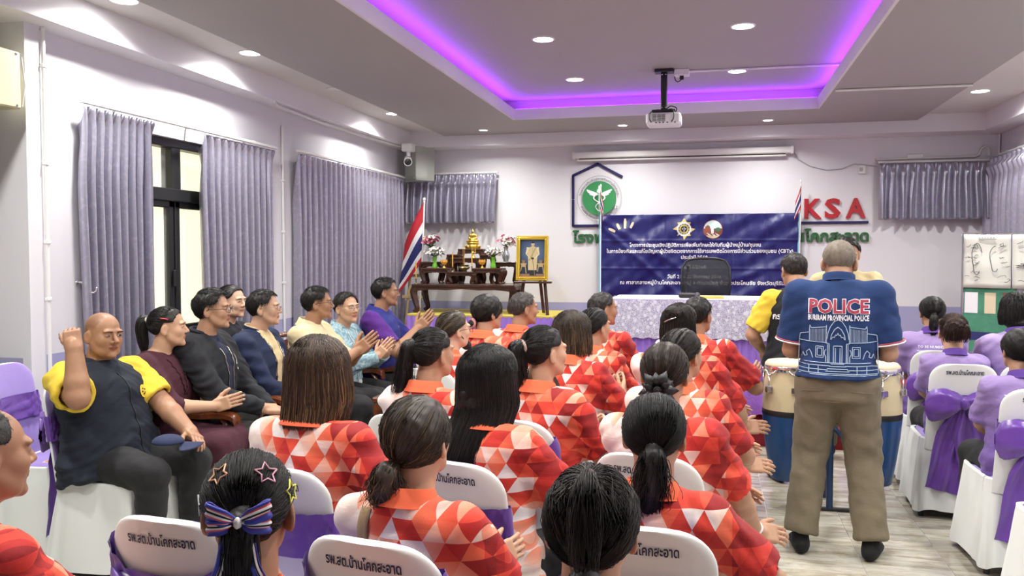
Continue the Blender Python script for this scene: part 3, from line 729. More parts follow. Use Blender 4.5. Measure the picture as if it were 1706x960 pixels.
# pull-down screen case on the back wall
r = empty('projection_screen', (-.37, YB - .06, 2.69), 0, label='rolled-up white projection screen case high on the back wall', cat='screen')
MB().rbox((0, 0, .012), (2.46, .09, .075), .012).build('case', [MAT['white_plastic']], r)
MB().rbox((0, -.005, -.030), (2.30, .05, .014), .004).build('slot', [MAT['black_metal']], r); MB().rbox((-.01, -.008, -.047), (2.34, .035, .022), .006).build('bottom_bar', [MAT['white_plastic']], r)
for s in (-1, 1): MB().rbox((s * 1.22, .0, .01), (.03, .10, .085), .006).build('end_cap', [MAT['white_plastic']], r)
# ------------------------------------------------------------------ people
def ik(S, W, L1, L2, pole):
    d = W - S; n = np.linalg.norm(d); mx = L1 + L2 - .004
    if n > mx: W = S + d / n * mx; n = mx; d = W - S
    u = d / n; a = (L1 * L1 - L2 * L2 + n * n) / (2 * n); h = math.sqrt(max(L1 * L1 - a * a, 1e-6))
    p = np.asarray(pole, float); p = unit(p - u * (p @ u))
    return S + u * a + p * h, W

def hand(F, W, xdir, back, side, k, curl=(.25, .3, .25), spread=.5, thumb=(.70, .62, -.32), fs=1.0):
    """adds a palm, four unequal fingers and a thumb; x = finger direction, back = back-of-hand normal"""
    x = unit(xdir); z = np.asarray(back, float); z = unit(z - x * (z @ x)); y = np.cross(z, x)
    R = np.stack([x, y, z], 1); t = side; k = k * 1.0
    L = lambda p: W + R @ (np.asarray(p, float) * k)
    F.box(L((.046, 0, 0)), V(.033, .030, .004) * k, .0095 * k, R, .010)
    F.ell(L((.022, .022 * t, -.008)), V(.028, .016, .014) * k, R, .012)
    ends = []
    for i, (by, l, r, fan) in enumerate(((.0285, (.041, .025, .020), .0086, .11), (.0095, (.045, .028, .021), .0088, .03), (-.0095, (.042, .026, .020), .0084, -.05), (-.0275, (.033, .020, .018), .0074, -.15))):
        fan *= spread; p = V(.078 + (.004 if i in (1, 2) else 0), by * t, .001); a = 0; P = [p]; c = curl if isinstance(curl[0], (int, float)) else curl[i]
        for j in range(3):
            a += c[j]
            d = V(math.cos(a) * math.cos(fan), math.sin(fan) * t * math.cos(a), -math.sin(a))
            p = p + d * l[j] * fs; P.append(p)
        Rr = [r * k, r * .95 * k, r * .88 * k, r * .74 * k]
        F.chain([L(q) for q in P], Rr, .0035)
    d = V(thumb[0], thumb[1] * t, thumb[2]); d = d / np.linalg.norm(d)
    p = V(.020, .026 * t, -.006); p1 = p + d * .042; d2 = unit(d + V(.35, -.1 * t, 0)); p2 = p1 + d2 * .030; p3 = p2 + unit(d2 + V(.25, -.1 * t, 0)) * .022
    F.chain([L(p), L(p1), L(p2), L(p3)], [.0135 * k, .0108 * k, .0095 * k, .0078 * k], .006)
    c = L((.085, 0, 0)); return c - .115 * k, c + .115 * k

SEX = {'f': dict(sw=.160, b=1.0, arm=.046, up=.270, fo=.230, hh=.97), 'm': dict(sw=.185, b=1.06, arm=.052, up=.290, fo=.245, hh=1.03)}
TORSO = [(-.10, 0, .000, .162, .122), (.00, 0, .000, .172, .130), (.12, 0, .005, .150, .116), (.26, 0, .010, .152, .116), (.37, 0, .004, .158, .108), (.44, 0, -.006, .142, .086), (.475, 0, -.012, .105, .068), (.50, 0, -.015, .066, .056)]

class Pose: pass

def pose(sex='f', s=1.0, seat=.46, lean=.05, twist=0, side=0, head=(0, 0, 0), standing=False, neckfwd=.02, **k):
    p = Pose(); q = SEX[sex]; p.sex = sex; p.s = s; p.q = q; p.standing = standing
    p.hip = V(0, 0, .90 * s if standing else seat + .085)
    p.Rt = rotz(twist) @ roty(side) @ rotx(-lean)
    p.T = lambda v: p.hip + p.Rt @ (np.asarray(v, float) * s)
    p.S = {1: p.T((q['sw'], -.008, .425)), -1: p.T((-q['sw'], -.008, .425))}
    p.neck = p.T((0, -.012, .475))
    yaw, pit, rol = head
    p.Rh = rotz(yaw) @ rotx(pit) @ roty(rol)
    p.hs = q['hh'] * k.get('hs', 1.0)
    up = p.Rt @ V(0, neckfwd + .018, .0)
    p.hc = p.neck + up + p.Rt @ V(0, 0, k.get('nl', .075) * s) + p.Rh @ V(0, .028, .088) * p.hs
    p.H = lambda v: p.hc + (np.asarray(v, float) * p.hs) @ p.Rh.T
    p.headR = p.Rh
    return p

def add_head(F, p, k=1.0, jaw=1.0, nose=1.0):
    R = p.Rh; s = p.hs; H = p.H
    E = lambda c, r, kk=.012, op='u', RR=None: F.ell(H(c), V(*r) * s, R if RR is None else R @ RR, kk * s, op)
    C = lambda a, b, ra, rb, kk=.012, op='u': F.cone(H(a), H(b), ra * s, rb * s, kk * s, op)
    E((0, -.012, .030), (.074, .094, .081))
    E((0, .020, -.030), (.060 * jaw, .066, .076), .02)
    E((0, .030, -.070), (.047 * jaw, .050, .036), .022)
    for t in (-1, 1):
        E((t * .034, .056, -.022), (.024, .025, .026), .025)
        E((t * .026, .078, .024), (.026, .013, .010), .014)
        C((t * .050, .000, -.045), (t * .036 * jaw, .045, -.080), .013, .013, .025)
    E((0, .072, -.095), (.021, .018, .016), .016)
    for t in (-1, 1): E((t * .031, .094, .005), (.019, .013, .0115), .010, 's')
    for t in (-1, 1): E((t * .031, .0745, .005), (.0165, .0125, .0125), .004)
    C((0, .082, .012), (0, .100 * (.5 + .5 * nose) + .002, -.024), .0075, .0115, .010)
    for t in (-1, 1): E((t * .0125 * nose, .090, -.028), (.0095, .011, .0085), .006)
    E((0, .0825, -.052), (.024, .0105, .0062), .006); E((0, .081, -.0605), (.020, .0105, .0068), .005)
    E((0, .0955, -.0562), (.026, .008, .0016), .003, 's')
    for t in (-1, 1):
        A = rotz(t * .42) @ rotx(-.18)
        E((t * .077, -.012, -.008), (.0085, .021, .032), .005, 'u', A)
        E((t * .0755, -.010, -.030), (.008, .012, .013), .006, 'u', A)
        E((t * .088, -.007, -.004), (.007, .011, .018), .005, 's', A)
    C((0, -.022, -.045), (0, -.034, -.10), .050, .051, .02)
    return R

def limb_pts(p, spec, side):
    q = p.q; s = p.s
    return ik(p.S[side], np.asarray(spec['w'], float), q['up'] * s, q['fo'] * s, spec.get('pole', (side * .6, -.4, -.8)))

def make_body(p, arms, skin, legs=None, hf=.0045, h=.011, build=1.0, belly=0, jaw=1.0, nose=1.0, foot_h=.07, stubble=None, lip=(.80, .50, .48), ears=True):
    F = SDF(); q = p.q; s = p.s
    sec = [(z * s, x * s, y * s, rx * q['b'] * build * s * .93, ry * q['b'] * build * s * .93) for z, x, y, rx, ry in TORSO]
    F.loft(p.hip, p.Rt, sec)
    F.cone(p.neck + p.Rt @ V(0, -.006, -.05) * s, p.H((0, -.030, -.085)), .062 * s * (1 + .4 * (build - 1)), .051 * p.hs, .03)
    for t in (-1, 1): F.cone(p.neck + p.Rt @ V(t * .03, -.01, -.012) * s, p.S[t] + p.Rt @ V(0, 0, .005), .042 * s, .046 * s, .03)
    fine = []; hd = max(.135, .135 * p.hs)
    add_head(F, p, jaw=jaw, nose=nose)
    fine.append((p.hc - V(.105, .115, .125) * p.hs, p.hc + V(.105, .118, .125) * p.hs))
    p.E = {}; p.W = {}
    for t in (-1, 1):
        a = arms[t]; E_, W = limb_pts(p, a, t); p.E[t] = E_; p.W[t] = W; ar = q['arm'] * s * (1 + .6 * (build - 1)) * a.get('fat', 1)
        F.cone(p.S[t], p.S[t] + (E_ - p.S[t]) * .45, ar * 1.08, ar, .03); F.cone(p.S[t] + (E_ - p.S[t]) * .45, E_, ar, ar * .82, .02)
        M = E_ + (W - E_) * .3
        F.cone(E_, M, ar * .80, ar * .82, .015); F.cone(M, W, ar * .82, ar * .56, .015)
        xd = np.asarray(a.get('x', W - E_), float)
        F.cone(W, W + unit(xd) * .02, ar * .56, ar * .52, .012)
        fine.append(hand(F, W, xd, a.get('back', (0, 0, 1)), t, s * 1.0 * (1.05 if p.sex == 'm' else .97), a.get('curl', (.25, .35, .25)), a.get('spread', .45), a.get('thumb', (.72, .60, -.32))))
    p.K = {}; p.A = {}
    lg = legs or {}
    for t in (-1, 1):
        Hp = p.hip + V(t * .088, .0, -.01) * s
        if p.standing:
            A = V(t * lg.get('wid', .11), 0, .09) + V(*lg.get(t, (0, 0, 0))); K, A = ik(Hp, A, .41 * s, .42 * s, (0, 1, 0)); fwd = rotz(-t * .25) @ V(0, 1, 0)
        else:
            K = Hp + V(t * lg.get('kx', .05), .40 * s, lg.get('kz', -.02)); A = V(K[0] + t * lg.get('ax', 0), K[1] - lg.get('ay', .02), .085); fwd = V(t * .15, 1, 0)
        p.K[t] = K; p.A[t] = A; b2 = 1 + .7 * (build - 1)
        F.cone(Hp, K, .080 * s * b2, .054 * s * b2, .03); F.cone(K, K + (A - K) * .3, .052 * s * b2, .052 * s * b2, .02); F.cone(K + (A - K) * .3, A, .052 * s * b2, .034 * s, .02)
        p.fwd = fwd; F.cone(A + V(0, 0, -.045), A + unit(fwd) * .13 + V(0, 0, -.055), .030, .026, .02)
    P, Q = F.mesh(h, fine, hf)
    # skin tint by place on the head
    L = ((P - p.hc) @ p.Rh) / p.hs
    tint = np.ones((len(P), 3), np.float32)
    d = ((L[:, 0] / .025) ** 2 + ((L[:, 2] + .0565) / .0115) ** 2); m = (L[:, 1] > .07)
    w = (np.clip(1.25 - d, 0, .5) / .5 * m)[:, None]; tint = tint * (1 - w) + w * V(*lip)
    d = ((L[:, 0] / .024) ** 2 + ((L[:, 2] + .0562) / .0028) ** 2); w = (np.clip(1.2 - d, 0, .6) / .6 * m)[:, None]; tint = tint * (1 - w * .6) + w * .6 * V(.25, .12, .1)
    if stubble:
        D = L - V(0, -.012, .03); D = D / np.linalg.norm(D, axis=1)[:, None]
        w = (hair_region(L, stubble[1]) * stubble[2])[:, None]; tint = tint * (1 - w) + w * V(*stubble[0])
    me = mesh_np('person', P, Q, None, [skin], attr={'tint': tint})
    return me

HL_AZ = np.radians([0, 25, 45, 62, 78, 92, 105, 125, 150, 180]); HL_EL = np.radians([40, 37, 28, 4, 2, 4, -30, -48, -56, -58])
def hairline(az, style=0): return np.interp(np.abs(az), HL_AZ, HL_EL)
HC = V(0, -.012, .030); HR = V(.074, .094, .081)
def hair_region(L, shift=0.0, soft=.16):
    D = (L - HC) / HR; az = np.arctan2(np.abs(D[:, 0]), D[:, 1]); el = np.arctan2(D[:, 2], np.hypot(D[:, 0], D[:, 1]))
    r = np.linalg.norm(D, axis=1)
    return smoothstep(-soft, soft, el - hairline(az) - shift * np.clip(1.2 - az, 0, 1)) * (r < 1.3)

def dirs(az, el): return np.stack([np.sin(az) * np.cos(el), np.cos(az) * np.cos(el), np.sin(el)], -1)

def strands(paths, rad, n=3):
    """paths (N,m,3) -> tapered tubes as arrays"""
    N, m, _ = paths.shape
    T = np.gradient(paths, axis=1); T /= np.linalg.norm(T, axis=2, keepdims=True) + 1e-9
    ref = np.where(np.abs(T[..., 2:3]) < .8, V(0, 0, 1), V(1, .3, 0)); A = np.cross(T, ref); A /= np.linalg.norm(A, axis=2, keepdims=True) + 1e-9; B = np.cross(T, A)
    r = np.broadcast_to(rad, (N, m))[..., None]
    ring = np.stack([paths + r * (math.cos(2 * math.pi * i / n) * A + math.sin(2 * math.pi * i / n) * B) for i in range(n)], 2)
    v = ring.reshape(-1, 3)
    b = np.arange(N)[:, None, None] * (m * n) + np.arange(m - 1)[None, :, None] * n; i = np.arange(n)[None, None, :]; i2 = (i + 1) % n
    q = np.stack([b + i, b + i2, b + n + i2, b + n + i], -1).reshape(-1, 4)
    return v, q

class Hair:
    def __init__(s, p, rng): s.p = p; s.F = SDF(); s.paths = []; s.rng = rng; s.shift = 0
    def cap(s, thick=.009, k=1.0, grow=0.0, cut=True, dz=0):
        p = s.p; hs = p.hs
        s.F.ell(p.H(HC + V(0, 0, dz)), (HR + thick) * hs * k, p.Rh, .01); s.grow = grow
    def vol(s, P, R, k=.015): s.F.chain([s.p.H(x) for x in P], [r * s.p.hs for r in R], k)
    def volw(s, P, R, k=.015): s.F.chain(P, R, k)
    def surf(s, az, el, off):
        return HC + dirs(az, el) * (HR + np.asarray(off)[..., None])
    def gather(s, G, n, m=9, off=.011, jit=.06, r=.00085, lift=.004):
        """locks from the hairline over the scalp to the point G (head space)"""
        rng = s.rng; gd = (np.asarray(G) - HC) / HR; gd = gd / np.linalg.norm(gd)
        az = rng.uniform(-math.pi, math.pi, n); el = hairline(az) + np.abs(rng.normal(0, .25, n)) * (rng.rand(n) < .6) + .03
        D0 = dirs(az, el); dot = np.clip(D0 @ gd, -1, 1); om = np.arccos(dot); t = np.linspace(0, 1, m)
        so = np.sin(om)[:, None] + 1e-6
        Dm = (np.sin((1 - t)[None] * om[:, None]) / so)[..., None] * D0[:, None] + (np.sin(t[None] * om[:, None]) / so)[..., None] * gd
        o = off + lift * np.sin(np.pi * t)[None] * rng.rand(n)[:, None] + rng.normal(0, .0012, (n, 1)) - .010 * (1 - t)[None] ** 4
        P = HC + Dm * (HR[None, None] + o[..., None])
        P += rng.normal(0, .0012, P.shape)
        s.paths.append((s.p.H(P.reshape(-1, 3)).reshape(P.shape), r * s.p.hs * np.linspace(1, .9, m)))
    def flow(s, C, R, n, m=12, wav=.006, r=.0013, frac=1.0, taper=.35, flat=1.0, fly=0.0):
        """locks that follow a centre line (person space) inside a radius profile"""
        rng = s.rng; C = catmull(C, 8); R = np.interp(np.linspace(0, 1, len(C)), np.linspace(0, 1, len(R)), R)
        L = rng.uniform(.72, 1.0, n); L[: int(n * .3)] = 1
        a = rng.uniform(0, 2 * math.pi, n); rr = np.sqrt(rng.uniform(.45, 1, n)) * frac
        T = np.gradient(C, axis=0); T /= np.linalg.norm(T, axis=1)[:, None]; A = np.cross(T, V(1, .1, 0)); A /= np.linalg.norm(A, axis=1)[:, None]; B = np.cross(T, A)
        u = np.linspace(0, 1, m)[None] * L[:, None] * (len(C) - 1); i = np.clip(u.astype(int), 0, len(C) - 2); f = (u - i)[..., None]
        g = lambda X: X[i] * (1 - f) + X[i + 1] * f
        Rr = (R[i] * (1 - f[..., 0]) + R[i + 1] * f[..., 0]) * rr[:, None]
        ph = rng.uniform(0, 6.28, n)[:, None]; tt = np.linspace(0, 1, m)[None]
        a2 = a[:, None] + .25 * np.sin(3 * tt + ph)
        P = g(C) + (Rr * np.cos(a2) * flat)[..., None] * g(A) + (Rr * np.sin(a2))[..., None] * g(B)
        w = wav * np.sin(tt * rng.uniform(5, 10, n)[:, None] + ph) * (tt ** .7)
        P += w[..., None] * V(1, .3, .1) + (fly * tt ** 2 * rng.normal(0, 1, (n, 1)))[..., None] * V(1, .4, 0)
        s.paths.append((P, r * (1 - (1 - taper) * np.linspace(0, 1, m) ** 3)))
    def drape(s, n, length, az0=70, out=.012, endin=.01, m=13, r=.0013, part=0.0, backfn=None, wav=.004, rag=.03, full=.012):
        """straight hair from a parting, over the scalp and hanging down"""
        rng = s.rng
        sg = np.where(rng.rand(n) < .5, -1, 1); az = np.radians(rng.uniform(az0, 180, n)) * sg
        rel = rng.uniform(0, 1, n); el0 = np.radians(48 + 75 * rel ** .8)   # over the top to the crown
        D0 = np.stack([part + 0 * el0 + .03 * sg, np.cos(el0), np.sin(el0)], -1); D0 /= np.linalg.norm(D0, axis=1)[:, None]
        D1 = dirs(az, np.full(n, -.12)); t = np.linspace(0, 1, 6)
        Dm = D0[:, None] * (1 - t)[None, :, None] + D1[:, None] * t[None, :, None]; Dm /= np.linalg.norm(Dm, axis=2, keepdims=True)
        o = (out + full * np.sin(t * 1.57)[None] + rng.uniform(-.004, .003, (n, 1)))
        P1 = HC + Dm * (HR[None, None] + o[..., None])
        m2 = m - 6; tt = np.linspace(0, 1, m2 + 1)[1:]
        Ln = length + rng.uniform(-rag, rag * .4, n)
        e = P1[:, -1]; hor = e * V(1, 1, 0) - HC * V(1, 1, 0); hd = hor / np.linalg.norm(hor, axis=1)[:, None]
        down = np.maximum(e[:, 2] + Ln, .01)
        P2 = e[:, None] + np.stack([0 * tt, 0 * tt, -tt], -1)[None] * down[:, None, None] + hd[:, None] * (full * .6 * np.sin(tt * 2.2) - endin * tt ** 2)[None, :, None]
        P2 += (wav * np.sin(tt * 5 + rng.uniform(0, 6.3, (n, 1))) * tt)[..., None] * V(1, .5, 0)
        P = np.concatenate([P1, P2], 1)
        if backfn is not None: P = backfn(P)
        s.paths.append((s.p.H(P.reshape(-1, 3)).reshape(P.shape), r * s.p.hs * np.concatenate([np.ones(m - 2), [.8, .45]])))
    def short(s, n, ln=.028, off=.010, r=.0012, lift=.008, shift=0.0, fwd=.5):
        rng = s.rng; az = rng.uniform(-math.pi, math.pi, n * 2); el = np.arcsin(rng.uniform(-.85, 1, n * 2))
        ok = el > hairline(az) + shift * np.clip(1.2 - np.abs(az), 0, 1) + .02; az = az[ok][:n]; el = el[ok][:n]; n = len(az)
        D0 = dirs(az, el); flow = np.stack([.25 * np.sin(az), np.where(D0[:, 2] > .6, fwd, -.15), np.where(D0[:, 2] > .6, .1, -1.0)], -1) + rng.normal(0, .22, (n, 3))
        flow -= D0 * (flow * D0).sum(1, keepdims=True); flow /= np.linalg.norm(flow, axis=1)[:, None]
        t = np.linspace(0, 1, 5)[None, :, None]
        Dm = D0[:, None] + flow[:, None] * t * (ln / .085); Dm /= np.linalg.norm(Dm, axis=2, keepdims=True)
        o = off - .006 * (1 - t[..., 0]) + lift * np.sin(t[..., 0] * 2.4) * rng.rand(n)[:, None]
        P = HC + Dm * (HR[None, None] + o[..., None]); s.paths.append((s.p.H(P.reshape(-1, 3)).reshape(P.shape), r * s.p.hs * np.linspace(1, .35, 5)))
    def finish(s, mat, parent, h=.006, noise=.0025, hi=.15, cut=True, name='hair', shift=0.0, seed=0, below=None, soft_cut=True):
        p = s.p; rng = s.rng
        if cut:
            def carve(G, x, y, z, p=p):
                R = p.Rh.astype(np.float32); X = x - np.float32(p.hc[0]); Y = y - np.float32(p.hc[1]); Z = z - np.float32(p.hc[2])
                q = [(X * R[0, i] + Y * R[1, i] + Z * R[2, i]) / np.float32(p.hs) for i in range(3)]
                d0 = q[0] / HR[0]; d1 = (q[1] - HC[1]) / HR[1]; d2 = (q[2] - HC[2]) / HR[2]
                az = np.arctan2(np.abs(d0), d1); el = np.arctan2(d2, np.hypot(d0, d1))
                c = (np.interp(az, HL_AZ, HL_EL) + shift * np.clip(1.2 - az, 0, 1) - el) * .085 * p.hs
                return np.maximum(G, c.astype(np.float32))
            s.F.ops.insert(1, ('f', None, None, 0, 'f', carve))
        P, Q = s.F.mesh(h, (), h, 1)
        if noise:
            N = vnormals(P, Q); P = P + N * (noise * wnoise((P - p.hc) * V(1, 1, .55), 120, seed))[:, None]
        vs = [P]; qs = [Q]; c = [np.clip(.26 + .12 * wnoise(P * V(1, 1, .35), 90, seed + 1), 0, 1)]; nb = len(P)
        for pa, r in s.paths:
            v, q = strands(pa, r); N, m = pa.shape[:2]
            vs.append(v); qs.append(q + nb); nb += len(v)
            col = np.clip(rng.beta(1.2, 2.4, N)[:, None] * np.linspace(.55, 1.25, m)[None], 0, 1); c.append(np.repeat(col.ravel(), 3))
        c = np.concatenate(c); at = np.stack([c, c, c], 1)
        me = mesh_np(name, np.concatenate(vs), np.concatenate(qs), None, [mat], attr={'lock': at})
        return link(name, me, parent)

def shirt(p, arms, mats, parent, name='shirt', sleeve=.82, m=.013, hem=-.13, build=1.0, h=.0085, flare=1.0, belly=0, wr=.0065, seed=0, long=False, open_=None, neckz=.50, mul=None, armfat=1.0, ballooon=0, mfun=None, sl_m=.018):
    F = SDF(); q = p.q; s = p.s
    sec = []
    for z, x, y, rx, ry in TORSO:
        if z > neckz: continue
        mm = m * (1.0 if z < .44 else .6)
        sec.append((z * s, x * s, y * s, rx * q['b'] * build * s + mm, ry * q['b'] * build * s + mm))
    sec[0] = (hem * s, 0, 0, sec[0][3] * flare + .012, sec[0][4] * flare + .016); sec[1] = (sec[1][0], 0, sec[1][2], sec[1][3] + .008, sec[1][4] + .012)
    if mul: sec = mul(sec)
    F.loft(p.hip, p.Rt, sec, .02, 'u', 2.25)
    if belly: F.ell(p.T((0, .05, .10)), V(.165, .14, .15) * s * belly, p.Rt, .06)
    if p.sex == 'f' and belly == 0:
        for t in (-1, 1): F.ell(p.T((t * .07, .075, .28)), V(.065, .06, .065) * s, p.Rt, .04)
    for t in (-1, 1):
        a = arms[t]; S, E_, W = p.S[t], p.E[t], p.W[t]; ar = q['arm'] * s * (1 + .6 * (build - 1)) * a.get('fat', 1) * armfat
        F.cone(p.neck + p.Rt @ V(t * .035, -.01, -.02) * s, S + p.Rt @ V(0, 0, .002), .044 * s + m * .5, .050 * s + m * .5, .03)
        if long:
            F.cone(S, E_, ar * 1.1 + sl_m, ar * .88 + sl_m, .03); M = E_ + (W - E_) * (1.0 if long is True else long)
            F.cone(E_, M, ar * .86 + sl_m, ar * .62 + sl_m * .8, .02, 'u', True)
            if long is not True: F.cone(M - (M - E_) * .1, W, ar * .66, ar * .6, .004, 's')
        elif sleeve:
            B = S + (E_ - S) * sleeve
            F.cone(S, B, ar * 1.10 + sl_m, ar * .98 + sl_m + .006, .03, 'u', True)
            F.cone(S + (E_ - S) * (sleeve - .14), E_, ar * .98 + .007, ar * .9 + .007, .002, 's')
    if not (p.standing):  # hollow towards the lap so that the hem does not balloon
        pass
    P, Q = F.mesh(h, (), h, 1)
    N = vnormals(P, Q)
    L = (P - p.hip) @ p.Rt
    d = wnoise(L * V(1.0, 1.0, 1.7), 20, seed) * .55 + wnoise(L * V(.6, .6, 1.3) + V(0, 0, 1) * np.abs(L[:, :1]) * .8, 42, seed + 2) * .45
    amp = wr * (1 + 1.3 * smoothstep(.22, -.08, L[:, 2]) + .8 * smoothstep(.13, .24, np.abs(L[:, 0])))
    P = P + N * (d * amp)[:, None]
    midx = None
    if mfun is not None:
        c = P[Q].mean(1); midx = mfun(c, (c - p.hip) @ p.Rt)
    me = mesh_np(name, P, Q, None, mats, midx=midx)
    return link(name, me, parent)

def collar(p, mat, parent, r0=.062, ht=.036, fall=.050, spread=.036, a_open=.35, tilt=.22, mat2=None, name='collar'):
    """folded polo collar round the neck base"""
    s = p.s; mb = MB(); n = 30; rings = []
    prof = [(r0, -.012), (r0 + .002, ht), (r0 + .007, ht + .003), (r0 + .012, ht - .002), (r0 + spread * .6, ht - fall * .55), (r0 + spread, ht - fall), (r0 + spread - .004, ht - fall - .002)]
    for r, z in prof:
        ring = []
        for i in range(n + 1):
            a = math.pi / 2 + a_open + (2 * math.pi - 2 * a_open) * i / n
            fr = max(0, math.sin(a))
            ring.append((r * 1.02 * math.cos(a), r * .98 * math.sin(a) + .0, z - tilt * r * math.sin(a) - (.02 * fr ** 3 if z > 0 else 0)))
        rings.append(ring)
    P = np.array(rings) * s; P = P @ p.Rt.T + p.neck + p.Rt @ V(0, .002, .014)
    mb.grid(P, 0, flip=True)
    me = mb.mesh(name, [mat], True); me.set_sharp_from_angle(angle=1.0)
    return link(name, me, parent)

def trousers(p, mat, parent, h=.013, extra=.016, build=1.0, skirt=False, name='trousers', length=1.0, cuff=.058, wr=.004, seed=0, gap=0):
    F = SDF(); s = p.s; q = p.q; b2 = 1 + .7 * (build - 1)
    sec = [(z * s, 0, y * s, rx * q['b'] * build * s * .97 + .006, ry * q['b'] * build * s * .97 + .006) for z, x, y, rx, ry in TORSO[:3]]
    sec[0] = (-.10 * s, 0, 0, sec[0][3] * .95, sec[0][4] * .95)
    F.loft(p.hip, p.Rt, sec, .03, 'u', 2.3)
    for t in (-1, 1):
        Hp = p.hip + V(t * .088, .0, -.01) * s; K, A = p.K[t], p.A[t]
        F.cone(Hp, K, .084 * s * b2 + extra, .058 * s * b2 + extra, .03)
        B = K + (A - K) * length
        F.cone(K, B, .056 * s * b2 + extra, cuff, .02, 'u', True)
    if skirt:
        c = (p.K[1] + p.K[-1]) / 2; d = p.hip + V(0, .05, 0)
        F.box((c + d) / 2 + V(0, .0, -.01), V(.13, .20, .03), .06, None, .05); F.box(V(0, c[1] - .02, .26), V(.12, .02, .17), .06, None, .05)
    P, Q = F.mesh(h, (), h, 1); N = vnormals(P, Q)
    P = P + N * (wr * (.6 * wnoise(P * V(1, 1, 1.6), 22, seed) + .4 * wnoise(P, 45, seed + 1)))[:, None]
    return link(name, mesh_np(name, P, Q, None, [mat]), parent)

def shoes(p, mat, parent, sock=False):
    for t in (-1, 1):
        F = SDF(); A = p.A[t]; f = unit(p.fwd * V(t if p.standing is False else t, 1, 0)) if not p.standing else unit(rotz(-t * .2) @ V(0, 1, 0))
        b = V(A[0], A[1], 0); Rf = np.stack([np.cross(f, V(0, 0, 1)), f, V(0, 0, 1)], 1)
        F.ell(b - f * .035 + V(0, 0, .042), (.040, .050, .044), Rf, .02); F.ell(b + f * .06 + V(0, 0, .036), (.046, .090, .034), Rf, .03); F.ell(b + f * .12 + V(0, 0, .030), (.044, .060, .028), Rf, .02)
        F.cone(A, b + V(0, 0, .05), .042, .044, .02)
        F.half((0, 0, .004), (0, 0, -1), .002)
        P, Q = F.mesh(.011, (), .011, 1); P[:, 2] = np.maximum(P[:, 2], .003)
        link('sock' if sock else 'shoe', mesh_np('shoe', P, Q, None, [mat]), parent)

def face(p, body, brow_mat, glasses=None, smile=0, brow=1.0, eye_open=.62):
    """eyes, brows and glasses laid on the body's own surface"""
    bv = BVHTree.FromPolygons([tuple(v.co) for v in body.data.vertices], [tuple(f.vertices) for f in body.data.polygons])
    def drop(x, z, off):
        o = p.H((x, .16, z)); d = p.Rh @ V(0, -1, 0)
        hit = bv.ray_cast(Vector(o), Vector(d), .2)
        return (np.array(hit[0]) - d * off) if hit[0] is not None else p.H((x, .085, z))
    for t in (-1, 1):
        mb = MB(); n = 14; cx, cz = t * .031, .0045
        def ring(sx, sz, off, dz=0):
            o = []
            for i in range(n):
                a = 2 * math.pi * i / n; x = math.cos(a) * sx; z = math.sin(a) * sz * (1 if math.sin(a) > 0 else .75) - .10 * abs(x) * 0 + (-.0010 if x * t < 0 else .0012) * abs(x) / sx
                o.append(drop(cx + x, cz + z + dz, off))
            return np.array(o)
        eo = eye_open
        rings = [ring(.0140, .0060 * eo + .0009, .0003), ring(.0132, .0052 * eo, .0010), ring(.0082, .0050 * eo, .0018), ring(.0060, .0047 * eo, .0023), ring(.0002, .0002, .0026)]
        P = np.stack(rings); mb.add(P.reshape(-1, 3), [])
        for j in range(4):
            for i in range(n): mb.f.append((j * n + i, j * n + (i + 1) % n, (j + 1) * n + (i + 1) % n, (j + 1) * n + i)); mb.m.append(0 if j == 0 and i < n // 2 else (3 if j == 0 else (1 if j == 1 else 2)))
        mb.build('eye', [MAT['lash'], MAT['sclera'], MAT['iris'], MAT['lash_lo']], body, True)
        # brow
        mb = MB(); pts = [(t * (.013 + .036 * u), .021 + .006 * math.sin(u * 2.4) * brow - .002 * u) for u in np.linspace(0, 1, 9)]
        top = [drop(x, z + .0036 * (1 - .75 * i / 8), .0016) for i, (x, z) in enumerate(pts)]; bot = [drop(x, z - .0030 * (1 - .5 * i / 8), .0016) for i, (x, z) in enumerate(pts)]; mid = [drop(x, z, .0030) for x, z in pts]
        mb.grid([top, mid, bot], 0, flip=(t > 0)); mb.build('eyebrow', [brow_mat], body, True)
    if glasses:
        gm, rx, rz_, rimless = glasses; mb = MB(); lens = MB()
        for t in (-1, 1):
            c = V(t * .034, .103, .000); ring = []
            for i in range(24):
                a = 2 * math.pi * i / 24; ca, sa = math.cos(a), math.sin(a); k = (abs(ca) ** 3.2 + abs(sa) ** 3.2) ** (-1 / 3.2)
                ring.append(c + V(rx * ca * k, -.010 * (abs(ca * k + t * .0)) ** 2 * (1 if ca * t > 0 else .2), rz_ * sa * k))
            ring = np.array(ring)
            mb.tube(p.H(np.vstack([ring, ring[:1]])), .0016 * p.hs, 5, cap=False)
            lens.add(p.H(np.vstack([ring, [c + V(0, .0015, 0)]])), [(i, (i + 1) % 24, 24) for i in range(24)])
            mb.tube(p.H([(t * (.034 + rx), .094, .004), (t * .070, .080, .006), (t * .081, .03, .006), (t * .083, -.005, .004), (t * .082, -.025, -.012)]), .0016 * p.hs, 5)
        mb.tube(p.H([(-.034 + rx, .103, .003), (0, .109, .006), (.034 - rx, .103, .003)]), .0015 * p.hs, 5)
        g = mb.build('glasses', [gm], body, True); lens.build('lens', [MAT['lens']], g, True)
